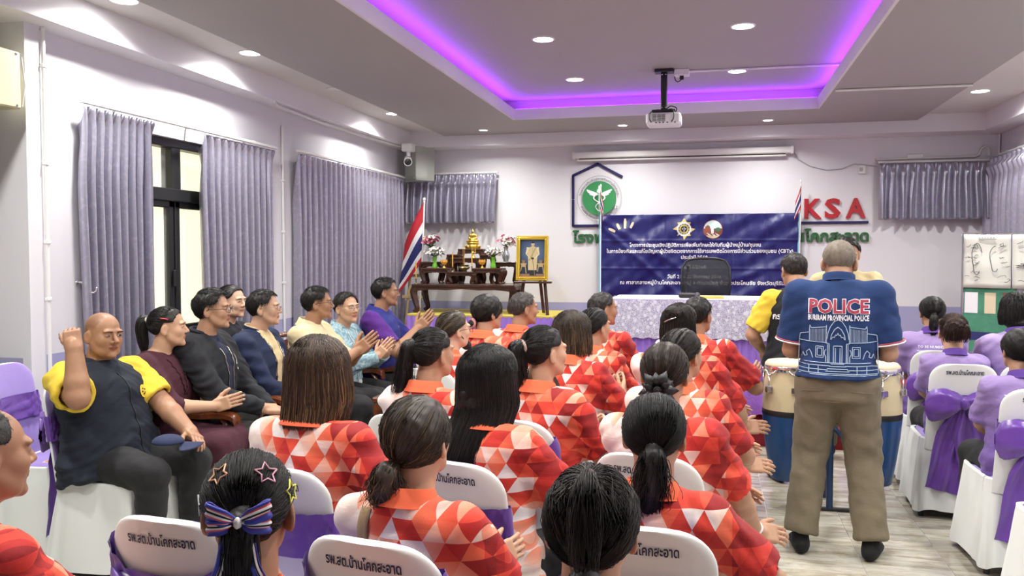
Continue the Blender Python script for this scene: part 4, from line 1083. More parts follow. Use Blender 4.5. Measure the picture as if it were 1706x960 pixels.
# ------------------------------------------------------------------ lettering
def text_arrays(s, height, width=None, bold=0.0, align='CENTER', spacing=1.0, res=2, fine=0):
    c = bpy.data.curves.new('lettering', 'FONT'); c.body = s; c.size = 1; c.offset = bold; c.resolution_u = res; c.align_x = align; c.space_character = spacing; c.fill_mode = 'FRONT'
    o = bpy.data.objects.new('lettering', c); COL.objects.link(o); bpy.context.view_layer.update()
    me = bpy.data.meshes.new_from_object(o.evaluated_get(bpy.context.evaluated_depsgraph_get()))
    if fine:
        import bmesh
        bm = bmesh.new(); bm.from_mesh(me); bmesh.ops.triangulate(bm, faces=bm.faces[:])
        for _ in range(3):
            e = [x for x in bm.edges if x.calc_length() > fine]
            if e: bmesh.ops.subdivide_edges(bm, edges=e, cuts=1); bmesh.ops.triangulate(bm, faces=bm.faces[:])
        bm.to_mesh(me); bm.free()
    v = np.array([tuple(x.co) for x in me.vertices])[:, :2]; f = [tuple(p.vertices) for p in me.polygons]
    bpy.data.objects.remove(o); bpy.data.curves.remove(c); bpy.data.meshes.remove(me)
    k = height / .7
    kx = k if width is None else width / (v[:, 0].max() - v[:, 0].min())
    return v * (kx, k), f
def lettering(s, height, place, mat, parent, width=None, bold=.012, name='lettering', thick=0, **k):
    """flat letters; place maps (u, v) arrays to points"""
    v, f = text_arrays(s, height, width, bold, **k); P = place(v[:, 0], v[:, 1]); mb = MB().add(P, f)
    if thick:
        n = np.cross(place(np.array([.01]), np.array([0.]))[0] - place(np.array([0.]), np.array([0.]))[0], place(np.array([0.]), np.array([.01]))[0] - place(np.array([0.]), np.array([0.]))[0]); n = n / np.linalg.norm(n)
        o = mb.build(name, [mat], parent); m = o.modifiers.new('t', 'SOLIDIFY'); m.thickness = thick; m.offset = 1; return o
    return mb.build(name, [mat], parent)

# ------------------------------------------------------------------ banquet chair
plain('cover_white', (.735, .765, .74), .75, sheen=.2, bump=.12, bs=18); satin('cover_lavender', (.33, .235, .60), .6, .35, .10, 10); satin('sash', (.125, .040, .32), .30, .6, .20, 9); plain('chair_leg', (.02, .02, .022), .5); plain('print_navy', (.012, .012, .05), .6)
def spow(x, p): return np.sign(x) * np.abs(x) ** p
CH_H = .92
def back_half(z): # half width of the chair back at height z
    z = np.asarray(z, float); w = .186 - .008 * (z - .42) / .5; r = .095; t = np.clip((z - (CH_H - r)) / r, 0, 1); return w - r + r * np.sqrt(np.maximum(1 - t * t, 0)) + 1e-4
def back_y(x, z): return -.205 - .085 * (np.asarray(z) - .42) / .5 - .030 * (1 - (np.asarray(x) / .19) ** 2)
def make_chair(style, text=True):
    r = empty('banquet_chair', (0, 0, 0))
    mb = MB(); rings = []; n = 40; a = np.linspace(0, 2 * np.pi, n, endpoint=False)
    zs = np.concatenate([np.linspace(.40, CH_H - .10, 9), CH_H - .095 + .095 * np.sin(np.linspace(.1, 1.57, 9))])
    for z in zs:
        w = float(back_half(z)); t = .018 * min(1, .35 + w / .1); x = w * spow(np.cos(a), .45); y = t * spow(np.sin(a), .8); rings.append(np.stack([x, back_y(x, z) + y, np.full(n, z)], 1))
    mb.grid(rings, 0, wrap=True); k = len(zs)
    for i in range(k - 1):
        for j in range(n):
            if .35 < a[j] % (2 * np.pi) + .07 < math.pi - .35 or False: mb.m[i * n + j] = 1
    mb.f.append(tuple((k - 1) * n + j for j in range(n))); mb.m.append(0)
    mb.build('backrest', [MAT['cover_white'], MAT['cover_lavender']], r, True, sharp=60)
    MB().rbox((0, .01, .435), (.375, .41, .072), .03).build('seat', [MAT['cover_lavender']], r, True)
    # skirt of the cover, flaring to the floor with soft folds
    m = 112; th = np.linspace(0, 2 * np.pi, m, endpoint=False); rings = []
    for z in (.462, .455, .43, .38, .30, .20, .10, .045):
        d = (.455 - z) / .41; ex = .30; w = .206 + .045 * max(d, 0) ** .9; l = .228 + .050 * max(d, 0) ** .9
        cx, sy = spow(np.cos(th), ex), spow(np.sin(th), ex); corner = np.abs(np.sin(2 * th)) ** 4
        fold = .016 * max(d, 0) * (np.sin(th * 9 + 1) * .5 + np.sin(th * 17 + 2) * .35) + .010 * max(d, 0) * corner * np.sin(th * 12)
        yy = (l + fold) * sy + .005; yy = np.where(sy < -.7, yy + .010 * (1 - d), yy)
        rings.append(np.stack([(w + fold) * cx, yy, np.full(m, z) + (.012 * np.sin(th * 6) if z < .05 else 0)], 1))
    inner = rings[0].copy(); inner[:, :2] *= .90
    mb = MB().grid([inner] + rings, 0, wrap=True, flip=True); o = mb.build('skirt', [MAT['cover_white']], r, True)
    for sx in (-1, 1):
        for sy in (-1, 1): MB().tube([(sx * .160, sy * .165 + .005, .43), (sx * .198, sy * .205 + .005, 0.012)], .012, 8).lathe([(.015, .03), (.016, .0), (.0005, .0)], (sx * .198, sy * .205 + .005, 0), 8).build('leg', [MAT['chair_leg']], r, True, sharp=50)
    if text:
        pl = lambda u, v: np.stack([u, back_y(u, .862 + v) - .0205, .862 + v], 1)
        lettering('รพ.สต.บ้านโคกสะอาด', .024, pl, MAT['print_navy'], r, width=.195, bold=.024)
    # sash
    rng = np.random.RandomState({'V': 2, 'band': 3, 'bow': 4}[style])
    def band(zlo, zhi, off, nv=9, na=72, y_extra=None):
        a = np.linspace(0, 2 * np.pi, na, endpoint=False); rows = []
        for iv in range(nv):
            v = iv / (nv - 1); ca = spow(np.cos(a), .45); sa = np.sin(a); rear = np.clip(-sa, 0, 1) ** .6
            z = zlo(a, rear) * (1 - v) + zhi(a, rear) * v
            wr = .007 * np.sin(v * 16 + 2.5 * np.sin(a * 3 + 1)) + .006 * np.sin(a * 13 + v * 9 + 2 * np.sin(v * 7)) + .004 * np.sin(a * 29 - v * 17)
            w = back_half(np.minimum(z, CH_H - .02)) + off + .003; x = w * ca; t = .020 + off + np.abs(wr) + .004; rows.append(np.stack([x, back_y(np.clip(x, -.21, .21), z) + t * spow(sa, .7), z], 1))
        return MB().grid(rows, 0, wrap=True)
    S = [MAT['sash']]
    if style == 'V':
        b = band(lambda a, q: .69 - .07 * q * np.cos(np.clip(np.cos(a), -1, 1) * 1.5) ** 1.0, lambda a, q: .865 - .075 * q * np.cos(np.cos(a) * 1.5) ** .8, .006)
    elif style == 'band': b = band(lambda a, q: .655 + 0 * a, lambda a, q: .795 + 0 * a, .004)
    else: b = band(lambda a, q: .645 - .01 * q, lambda a, q: .765 - .02 * q, .004)
    sash = b.build('sash', S, r, True)
    def lobe(cx, cz, sx, L, H, droop):
        """one puffed loop of a bow, from the knot outwards"""
        rows = []; nu, na = 12, 20
        for i in range(nu):
            u = i / (nu - 1); a = np.linspace(0, 2 * np.pi, na, endpoint=False)
            h = H * (.22 + .78 * math.sin(min(1, u * 1.25 + .05) * 1.57) * (1 if u < .8 else math.sqrt(max(0.02, 1 - ((u - .8) / .205) ** 2))))
            t = .026 * math.sin(u * 2.9 + .15) + .008; wr = 1 + .20 * np.sin(a * 5 + u * 4) + .12 * np.sin(a * 9 + 1)
            x = cx + sx * L * u; z = cz + h * np.sin(a) * wr - droop * u * u; y = back_y(np.clip(x, -.21, .21), .66) - .035 - t * .6 + t * np.cos(a) * wr
            rows.append(np.stack([np.full(na, x), y, z], 1))
        return MB().grid(rows, 0, wrap=True, flip=(sx > 0))
    def tail(x0, x1, w0, w1, z0, z1, yo=.03):
        rows = []
        for i in range(14):
            u = i / 13; z = z0 + (z1 - z0) * u; c = x0 + (x1 - x0) * u; w = w0 + (w1 - w0) * smoothstep(0, .35, u); s = np.linspace(-1, 1, 17)
            y = back_y(np.clip(c, -.2, .2), max(z, .42)) - yo - .012 * np.sin(s * 7 + u * 3) * (1 - .3 * u) - .004 * np.sin(u * 16 + s * 4) - .03 * max(0, .45 - z)
            rows.append(np.stack([c + w * s, y, z + 0 * s - .02 * s * (u > .99)], 1))
        return MB().grid(rows, 0)
    def knot(x, z): MB().rbox((x, back_y(x, z) - .050, z), (.055, .05, .075), .02).build('knot', S, sash, True)
    if style == 'V':
        for sx in (-1, 1): lobe(0, .715, sx, .180, .060, -.02).build('loop', S, sash, True)
        knot(0, .715); tail(-.01, -.03, .022, .05, .69, .30).build('tail', S, sash, True); tail(.015, .04, .022, .05, .69, .33, .036).build('tail', S, sash, True)
    elif style == 'band':
        lobe(-.13, .71, -1, .10, .05, .04).build('loop', S, sash, True); tail(-.17, -.20, .02, .045, .70, .34).build('tail', S, sash, True)
    else:
        for sx in (-1, 1): lobe(0, .70, sx, .200, .088, .03).build('loop', S, sash, True)
        knot(0, .70); tail(-.02, -.095, .03, .095, .675, .17).build('tail', S, sash, True); tail(.02, .10, .03, .095, .675, .19, .036).build('tail', S, sash, True)
    return r
CHAIR = {}
def chair(style, x, y, rz, label, group, sc=1.0):
    if style not in CHAIR: CHAIR[style] = make_chair(style); c = CHAIR[style]
    else: c = copy_tree(CHAIR[style])
    c.location = (x, y, 0); c.rotation_euler = (0, 0, rz); c.scale = (sc, sc, sc)
    return tag(c, label, 'chair', group)

# ------------------------------------------------------------------ carved wooden armchairs
t = NT('lacquer_wood'); o_ = t.coord('Object', (9, 1.2, 9)); t.set(Base_Color=t.ramp(t.noise(o_, 3, 4, .6, .6), [(.3, (.075, .020, .008)), (.7, (.20, .058, .020))]), Roughness=.22); t.b.inputs['Coat Weight'].default_value = .5
t = NT('dark_wood'); o_ = t.coord('Object', (1.5, 8, 8)); t.set(Base_Color=t.ramp(t.noise(o_, 3, 4, .6, .6), [(.3, (.030, .012, .007)), (.7, (.085, .033, .018))]), Roughness=.32)
t = NT('pale_wood'); o_ = t.coord('Object', (8, 8, 1.2)); t.set(Base_Color=t.ramp(t.noise(o_, 3, 4, .6, .6), [(.3, (.42, .29, .13)), (.7, (.60, .45, .24))]), Roughness=.5)
def wooden_seat(x, y, rz, W, label, name='wooden_armchair', cat='armchair'):
    r = empty(name, (x, y, 0), rz, label=label, cat=cat); L = [MAT['lacquer_wood']]
    MB().rbox((0, .02, .415), (W - .06, .54, .035), .01).build('seat', L, r, False)
    MB().rbox((0, .27, .375), (W - .04, .03, .07), .008).build('apron', L, r)
    n = 4
    for i in range(n):
        z = .53 + i * .115; MB().rbox((0, -.245 - (z - .42) * .18, z), (W - .13, .022, .085), .006, rotx(.18)).build('back_slat', L, r)
    MB().tube(catmull([(-W / 2 + .05, -.335, .90), (-W / 4, -.345, .945), (0, -.348, .955), (W / 4, -.345, .945), (W / 2 - .05, -.335, .90)], 5), .026, 8, flat=.8).build('top_rail', L, r, True, sharp=50)
    for s in (-1, 1):
        X = s * (W / 2 - .045)
        MB().tube(catmull([(X, -.21, 0), (X, -.215, .25), (X, -.23, .45), (X, -.28, .70), (X, -.33, .92)], 4), .027, 8).build('rear_post', L, r, True, sharp=50)
        arm = MB(); P = catmull([(X, -.27, .66), (X, -.10, .665), (X, .10, .655), (X, .24, .665), (X, .31, .650), (X, .325, .615)], 5); rows = []
        for i, p in enumerate(P):
            u = i / (len(P) - 1); w = .030 + .016 * math.sin(u * 3.0); h = .022
            rows.append([p + V(w, 0, -h * .6), p + V(w, 0, h * .5), p + V(w * .5, 0, h), p + V(-w * .5, 0, h), p + V(-w, 0, h * .5), p + V(-w, 0, -h * .6)])
        arm.grid(rows, 0, wrap=True, flip=True); k = len(rows) * 6; arm.f.append(tuple(range(k - 6, k))); arm.m.append(0); arm.build('armrest', L, r, True, sharp=45)
        MB().tube(catmull([(X, .23, .645), (X, .27, .58), (X, .23, .50), (X, .27, .40), (X, .31, .28), (X, .29, .12), (X, .25, .0)], 5), [.03] * 6 + [.034] * 12 + [.030] * 12 + [.026], 8, flat=.8).build('front_leg', L, r, True, sharp=50)
        MB().tube(catmull([(X, .24, .60), (X, .14, .575), (X, .08, .53), (X, .10, .475), (X, .16, .48), (X, .155, .52)], 5), .013, 6).build('scroll', L, r, True)
    return r
W_X = -2.74
q = -math.pi / 2
wooden_seat(-2.86, 4.43, q, .50, 'red lacquered wooden armchair under the man in the black bomber jacket')
wooden_seat(-2.85, 4.99, q, .54, 'red lacquered wooden armchair under the man in the blue bomber jacket')
wooden_seat(-2.76, 5.74, q, .86, 'two-seat red lacquered wooden bench shared by cream polo and pale blue shirt', 'wooden_bench', 'bench')
wooden_seat(-2.60, 6.48, q, .56, 'red lacquered wooden armchair under the man in royal blue, by altar')
# low table in front of them
r = empty('coffee_table', (-1.86, 5.50, 0), .0, label='low brown wooden table in front of the seated guests', cat='table')
MB().rbox((0, 0, .625), (.48, .86, .035), .008).build('table_top', [MAT['lacquer_wood']], r); MB().rbox((0, 0, .575), (.42, .80, .07), .006).build('apron', [MAT['lacquer_wood']], r)
for sx in (-1, 1):
    for sy in (-1, 1): MB().rbox((sx * .205, sy * .395, .30), (.055, .055, .60), .006).build('leg', [MAT['lacquer_wood']], r)
o = MB().rbox((-1.95, 5.20, .6465), (.055, .11, .008), .003, rotz(.5)).build('phone', [MAT['white_plastic']]); tag(o, 'pale flat phone lying on the low wooden table', 'phone')
MB().rbox((-1.95, 5.20, .651), (.048, .10, .001), .0005, rotz(.5)).build('screen', [MAT['black_metal']], o)

# ------------------------------------------------------------------ stage and its tables
cloth('carpet_red', (.175, .012, .016), .95, .3, .3, 400); satin('skirt_purple', (.30, .16, .60), .42, .5, .25, 30); satin('skirt_swag', (.34, .15, .62), .34, .55, .4, 24); plain('cloth_lavender', (.66, .58, .82), .6, sheen=.2)
ST = .43
mb = MB().bbox(-1.52, 1.95, 7.14, 7.48, 0, .155); sg = mb.build('stage', [MAT['carpet_red']], kind='structure'); MB().bbox(-1.52, 1.95, 7.48, 10.04, 0, ST).build('stage_deck', [MAT['carpet_red']], sg)
def pleats(x0, x1, y, z0, z1, n, amp, seed=0, bottom=0.0, tuck=.3):
    rng = np.random.RandomState(seed); nx = n * 8 + 1; u = np.linspace(0, n, nx); ph = np.interp(u, np.arange(n + 1), rng.uniform(-.3, .3, n + 1)); rows = []
    for i in range(9):
        v = i / 8; s = np.sin(2 * np.pi * (u + ph * v)); yy = y - amp * (.35 + .65 * v) * (.5 + .5 * np.sign(s) * np.abs(s) ** .6) - .012 * v
        zz = z1 + (z0 - z1) * v + bottom * v * np.sin(2 * np.pi * u * .5 + 1) ** 2
        rows.append(np.stack([x0 + (x1 - x0) * u / n, yy, zz], 1))
    return MB().grid(rows)
o = pleats(-1.5, 1.94, 7.47, .17, .425, 22, .022, 1, .035).build('stage_drape', [MAT['skirt_swag']], None, True); tag(o, 'bunched purple satin drape across the stage front', 'drape')
# long head table
r = empty('head_table', (-.16, 8.0, ST), 0, label='long head table on the stage under the blue banner', cat='table')
MB().rbox((0, 0, .70), (1.40, .66, .03), .006).build('table_top', [MAT['pale_wood']], r)
for sx in (-1, 1):
    for sy in (-1, 1): MB().tube([(sx * .64, sy * .27, .69), (sx * .66, sy * .29, 0)], .016, 8).build('leg', [MAT['chrome']], r, True, sharp=50)
def tablecloth(cx, cy, z0, W, D, H, label, n=13, lace=.34):
    r = empty('tablecloth', (cx, cy, z0), 0, label=label, cat='tablecloth')
    MB().rbox((0, 0, H + .006), (W + .02, D + .02, .012), .005).build('cover', [MAT['cloth_lavender']], r)
    pleats(-W / 2 - .012, W / 2 + .012, -D / 2 - .012, .012, H, n * 2, .022, 7).build('skirt', [MAT['skirt_purple']], r, True)
    for s in (-1, 1):
        m = pleats(-D / 2 - .012, D / 2 + .012, -W / 2 - .012, .012, H, n, .022, 8); m.v[0] = m.v[0] @ rotz(s * q * -1).T; m.build('skirt', [MAT['skirt_purple']], r, True)
    pleats(-W / 2 - .03, W / 2 + .03, -D / 2 - .042, H - lace, H + .005, n, .016, 9, .012).build('lace_front', [MAT['lace']], r, True)
    for s in (-1, 1):
        m = pleats(-D / 2 - .04, D / 2 + .04, -W / 2 - .042, H - lace, H + .005, n // 2, .016, 10, .012); m.v[0] = m.v[0] @ rotz(s * q * -1).T; m.build('lace_side', [MAT['lace']], r, True)
    return r
t = NT('lace'); o_ = t.coord('Object'); vo = t.new('TexVoronoi'); t.put(vo.inputs['Vector'], o_); vo.inputs['Scale'].default_value = 21
v2 = t.new('TexVoronoi', feature='DISTANCE_TO_EDGE'); t.put(v2.inputs['Vector'], o_); v2.inputs['Scale'].default_value = 75
fl_ = t.math('LESS_THAN', vo.outputs['Distance'], .33); net = t.math('LESS_THAN', v2.outputs['Distance'], .07); den = t.math('GREATER_THAN', t.noise(o_, 22, 3, .6, 1.5), .52)
a_ = t.math('MAXIMUM', t.math('MAXIMUM', fl_, net), t.math('MULTIPLY', den, .45)); t.set(Base_Color=t.mix(a_, (.36, .33, .47), (.66, .65, .72)), Roughness=.8, Alpha=t.math('ADD', t.math('MULTIPLY', a_, .20), .78))
tablecloth(-.16, 8.0, ST, 1.42, .68, .716, 'lavender cloth with white lace band and purple skirt on the head table')
r = empty('side_table', (-.42, 6.86, 0), 0, label='small table standing on the floor in front of the stage', cat='table')
MB().rbox((0, 0, .72), (1.10, .30, .03), .006).build('table_top', [MAT['pale_wood']], r)
for sx in (-1, 1):
    for sy in (-1, 1): MB().tube([(sx * .5, sy * .11, .71), (sx * .5, sy * .11, 0)], .016, 8).build('leg', [MAT['chrome']], r, True, sharp=50)
tablecloth(-.42, 6.86, 0, 1.12, .32, .738, 'white topped cloth with lace and purple skirt on the floor-level table', 11, .30)
# things on the head table
ZT = ST + .728
r = empty('office_chair', (-.06, 8.72, ST), 0, label='black mesh office chair behind the head table', cat='chair')
t = NT('mesh_black'); t.set(Base_Color=(.010, .012, .013), Roughness=.7, Alpha=.90)
P = [];
for i in range(9):
    v = i / 8; w = .19 + .045 * math.sin(v * 2.4) - .03 * (v > .95); P.append([(w * s, -.02 + .05 * s * s - .06 * math.sin(v * 3), .52 + v * .56 - .03 * abs(s) ** 3 * v) for s in np.linspace(-1, 1, 11)])
b_ = MB().grid(P).build('backrest', [MAT['mesh_black']], r, True); P = np.array(P); ring = np.concatenate([P[:, 0], P[-1, 1:], P[::-1, -1][1:], P[0, ::-1][1:]]); MB().tube(ring, .012, 6).build('back_frame', [MAT['black_metal']], b_, True)
MB().rbox((0, .20, .47), (.46, .44, .07), .03).build('seat', [MAT['black_metal']], r, True); MB().tube([(0, .2, .44), (0, .2, .08)], .025, 10).build('column', [MAT['chrome']], r, True, sharp=50); MB().rbox((0, 0.0, .47), (.06, .10, .12), .02).build('spine', [MAT['black_metal']], r)
for k in range(5):
    a = k * 2 * math.pi / 5 + .3; MB().tube([(0, .2, .085), (.27 * math.cos(a), .2 + .27 * math.sin(a), .06)], .018, 6).lathe([(.0005, .024), (.018, .024), (.024, .012), (.024, -.012), (.018, -.024), (.0005, -.024)], (.27 * math.cos(a), .2 + .27 * math.sin(a), .024), 10, 0, rotx(q)).build('castor_arm', [MAT['black_metal']], r, True, sharp=50)
r = empty('gooseneck_microphone', (-.215, 7.86, ZT), 0, label='black gooseneck microphone on a conference base on the head table', cat='microphone')
MB().rbox((0, 0, .022), (.15, .11, .044), .012).build('base', [MAT['black_metal']], r); MB().tube(catmull([(-.01, .0, .04), (-.012, 0, .15), (.0, 0, .24)], 6), .005, 6).build('neck', [MAT['black_metal']], r, True); MB().tube([(.0, 0, .235), (.006, 0, .285)], [.012, .014], 10).build('capsule', [MAT['black_metal']], r, True, sharp=50)
mb = MB()
for i in range(3): mb.lathe([(.008, .002), (.008, .006), (.0005, .006)], (-.04 + i * .03, -.02, .042), 10)
mb.build('button', [MAT['chrome']], r)
r = empty('hand_microphone', (-.128, 7.80, ZT), 0, label='dark hand microphone lying on the head table beside the yellow folder', cat='microphone')
MB().tube([(.0, .03, .018), (0.0, .20, .014)], [.018, .012], 10).build('handle', [MAT['black_metal']], r, True, sharp=50); MB().lathe([(.0005, -.027), (.016, -.022), (.026, -.006), (.026, .008), (.016, .022), (.0005, .027)], (0, .0, .027), 14).build('grille', [plain('grille', (.10, .10, .11), .4, .7, bump=.6, bs=900)], r, True)
o = MB().rbox((.0, 7.82, ZT + .010), (.20, .15, .020), .004, rotz(.05)).build('folder', [plain('folder_yellow', (.72, .48, .07), .5)]); tag(o, 'closed yellow folder lying on the head table', 'folder')
# calligraphic stand at the right end of the head table
r = empty('table_sign', (.44, 7.585, .985), 0, label='white scrolled wire sign with a yellow card at the right end of head table', cat='sign')
MB().tube(catmull([(.04, -.02, .155), (-.03, -.02, .165), (-.085, -.02, .13), (-.08, -.02, .085), (-.03, -.02, .05), (-.02, -.02, .01), (-.07, -.02, -.01), (-.10, -.02, .01), (-.09, -.02, .035)], 6), .007, 6).build('scroll', [MAT['white_plastic']], r, True)
MB().tube(catmull([(.0, -.02, .17), (.01, -.02, .06), (.03, -.02, -.045), (.08, -.02, -.05)], 6), .006, 6).build('stem', [MAT['white_plastic']], r, True)
MB().rbox((.075, -.018, .045), (.11, .006, .15), .002, roty(.08)).build('card', [plain('card_yellow', (.75, .68, .30), .6)], r)
MB().lathe([(.018, .0), (.018, .004), (.0005, .004)], (.085, -.022, -.005), 16, 0, rotx(q)).lathe([(.010, .004), (.009, .006), (.0005, .006)], (.085, -.022, -.005), 12, 0, rotx(q)).build('stamp', [MAT['black_metal']], r)
# dark red strip of deck in front of the skirt is the stage itself

# ------------------------------------------------------------------ banner
BX0, BX1, BZ0, BZ1, BY = -1.262, .922, .93, 2.005, YB - .07
def bdis(x, z):
    x = np.asarray(x, float); z = np.asarray(z, float); u = x - BX0; v = BZ1 - z; w = BX1 - x
    d = .010 * np.sin(7 * u + 9 * v + 1.5 * np.sin(5 * u)) * .6 + .007 * np.sin(16 * (u * .75 + v) + 2 * np.sin(6 * v))
    d += .013 * np.exp(-((v - .62 * u - .05) / .055) ** 2) * np.exp(-u * .7) + .012 * np.exp(-((v - .9 * u - .12) / .05) ** 2) * np.exp(-u * .9) + .012 * np.exp(-((v - .55 * w - .20) / .06) ** 2) * np.exp(-w * .8) + .010 * np.exp(-((v - .35 * w - .50) / .05) ** 2)
    for c in (.37, .75, 1.12, 1.48, 1.85): d += .005 * np.exp(-(np.abs(u - c) / .012) ** 1.5)
    for c in (.30, .62): d += .004 * np.exp(-(np.abs(v - c) / .012) ** 1.5)
    d += .003 * np.sin(41 * u + 13 * v) * np.sin(23 * v - 9 * u)
    return BY - d * 1.5
def bpl(cx, cz, k=1.0, off=.006): return lambda u, v: np.stack([cx + u * k, bdis(cx + u * k, cz + v * k) - off, cz + v * k], 1)
satin('banner_vinyl', (.012, .013, .125), .34, .55, .12, 40, .0); plain('print_white', (.80, .80, .84), .6); plain('print_gold', (.62, .50, .16), .5); plain('print_dark', (.03, .035, .03), .6); plain('print_sky', (.02, .30, .55), .5); plain('print_brown', (.22, .055, .03), .6); plain('print_cream', (.70, .60, .42), .6); plain('print_pale', (.55, .68, .70), .6); plain('print_leaf', (.07, .17, .08), .6)
xs = np.linspace(BX0, BX1, 240); zs = np.linspace(BZ1, BZ0, 120); XX, ZZ = np.meshgrid(xs, zs)
bn = MB().grid(np.stack([XX, bdis(XX, ZZ), ZZ], 2)).build('banner', [MAT['banner_vinyl']], None, True); tag(bn, 'blue vinyl banner with white Thai lettering and two round emblems', 'banner')
bn.modifiers.new('thick', 'SOLIDIFY').thickness = .002
plain('pale_blue', (.22, .52, .66), .5)
for x in (BX0 - .012, BX1 + .012): MB().rbox((x, BY + .0, (BZ0 + BZ1) / 2), (.028, .012, BZ1 - BZ0 + .01), .004).build('edge_strip', [MAT['pale_blue']], bn)
mb = MB()
for x in (BX0 + .02, (BX0 + BX1) / 2 - .05, BX1 - .02): mb.lathe([(.010, 0), (.009, .004), (.004, .004), (.004, 0)], (x, float(bdis(x, BZ1 - .015)) - .003, BZ1 - .015), 10, 0, rotx(q))
mb.build('eyelet', [MAT['chrome']], bn)
PW = MAT['print_white']
for s, cx, cz, h, w in (('โครงการประชุมเชิงปฏิบัติการเพื่อเพิ่มทักษะให้กับทีมผู้นำหมู่บ้าน/ชุมชน', -.20, 1.635, .040, 1.46), ('ในการป้องกันและแก้ไขปัญหาผู้ป่วยจิตเวชจากการใช้สารเสพติดโดยการมีส่วนร่วมของชุมชน (CBTx)', -.16, 1.565, .040, 2.07), ('ประจำปี 2568', -.20, 1.495, .040, .295), ('รุ่นที่ 1/2568', -.20, 1.385, .040, .265), ('วันที่ 21 - 22 สิงหาคม 2568', -.20, 1.275, .040, .60), ('ณ ศาลากลางหมู่บ้านโคกสะอาด หมู่ 8 ตำบลปังกู อำเภอประโคนชัย จังหวัดบุรีรัมย์', -.11, 1.205, .040, 1.86)):
    lettering(s, h, bpl(cx, cz), PW, bn, width=w, bold=.022, res=1)
def disc2(r, n=28, r0=0.0): a = np.linspace(0, 2 * np.pi, n, endpoint=False); return r * np.cos(a), r * np.sin(a)
def flat(parent, name, mat, u, v, pl):
    import bmesh
    bm = bmesh.new(); bm.faces.new([bm.verts.new((a_, b_, 0)) for a_, b_ in zip(u, v)]); bmesh.ops.triangulate(bm, faces=bm.faces[:])
    for _ in range(4):
        e_ = [x for x in bm.edges if x.calc_length() > .022]
        if e_: bmesh.ops.subdivide_edges(bm, edges=e_, cuts=1); bmesh.ops.triangulate(bm, faces=bm.faces[:])
    bm.verts.index_update(); c_ = np.array([tuple(x.co) for x in bm.verts]); F_ = [tuple(x.index for x in f_.verts) for f_ in bm.faces]; bm.free()
    return MB().add(pl(c_[:, 0], c_[:, 1]), F_).build(name, [mat], parent)
e = bpl(-.315, 1.835)
a = np.linspace(0, 2 * np.pi, 33)[:-1]; rr = np.where(np.arange(32) % 4 == 0, .108, np.where(np.arange(32) % 4 == 2, .085, .074)); rr = np.where(np.arange(32) % 8 == 0, .125, rr)
em = flat(bn, 'emblem', MAT['print_gold'], rr * np.cos(a), rr * np.sin(a), e)
for k, (r_, m_) in enumerate(((.080, 'print_white'), (.062, 'print_dark'), (.052, 'print_gold'), (.036, 'print_dark'))): flat(em, 'ring', MAT[m_], *disc2(r_), bpl(-.315, 1.835, 1, .0066 + .0006 * k))
for x in (-.017, .017): flat(em, 'eye', PW, *disc2(.0075, 12), bpl(-.315 + x, 1.838, 1, .0098))
flat(em, 'blade', PW, [-.004, .004, .003, -.003], [-.03, -.03, .03, .03], bpl(-.315, 1.835, 1, .0096))
for k in range(12): flat(em, 'stud', MAT['print_cream'], *disc2(.0050, 8), bpl(-.315 + .057 * math.cos(k * .5236), 1.835 + .057 * math.sin(k * .5236), 1, .0092))
e2 = flat(bn, 'emblem', MAT['print_brown'], *disc2(.108), bpl(.005, 1.83)); k_ = lambda o_: bpl(.005, 1.83, 1, o_)
flat(e2, 'sky_field', MAT['print_pale'], .101 * np.cos(np.linspace(.1, 3.04, 20)), .101 * np.sin(np.linspace(.1, 3.04, 20)), k_(.0068))
flat(e2, 'ground_field', MAT['print_cream'], .101 * np.cos(np.linspace(3.9, 5.5, 14)), .101 * np.sin(np.linspace(3.9, 5.5, 14)), k_(.0068))
flat(e2, 'tree', MAT['print_leaf'], .03 * np.cos(a) + .055, .026 * np.sin(a) - .005, k_(.0074)); flat(e2, 'house', MAT['print_brown'], [-.085, -.03, -.03, -.055, -.085], [-.02, -.02, .03, .05, .03], k_(.0074)); flat(e2, 'figure', MAT['print_white'], [-.016, .012, .01, .022, .004, -.008, -.022], [-.05, -.045, .0, .04, .075, .04, .0], k_(.0080))
for k in range(9): flat(e2, 'figure', MAT['print_white' if k % 2 else 'print_cream'], *disc2(.006 + .003 * (k % 3), 8), bpl(.005 - .06 + .015 * k, 1.83 - .045 - .012 * (k % 3), 1, .0084))
for cx, cz, an, L in ((-1.135, 1.830, -.35, .085), (-1.062, 1.872, .35, .075), (-.985, 1.905, -.02, .115), (-.905, 1.885, -.35, .075)):
    an2 = {-1.135: 1.15, -1.062: .45, -.985: 0.0, -.905: -.45}[cx]; u = np.array([-.013, .013, .016, .008, -.008, -.016]); v = np.array([-L / 2, -L / 2, L * .2, L / 2, L / 2, L * .2]); flat(bn, 'ray_mark', MAT['print_cream'], u * math.cos(an2) - v * math.sin(an2) + 0, (u * math.sin(an2) + v * math.cos(an2)), bpl(cx, cz))

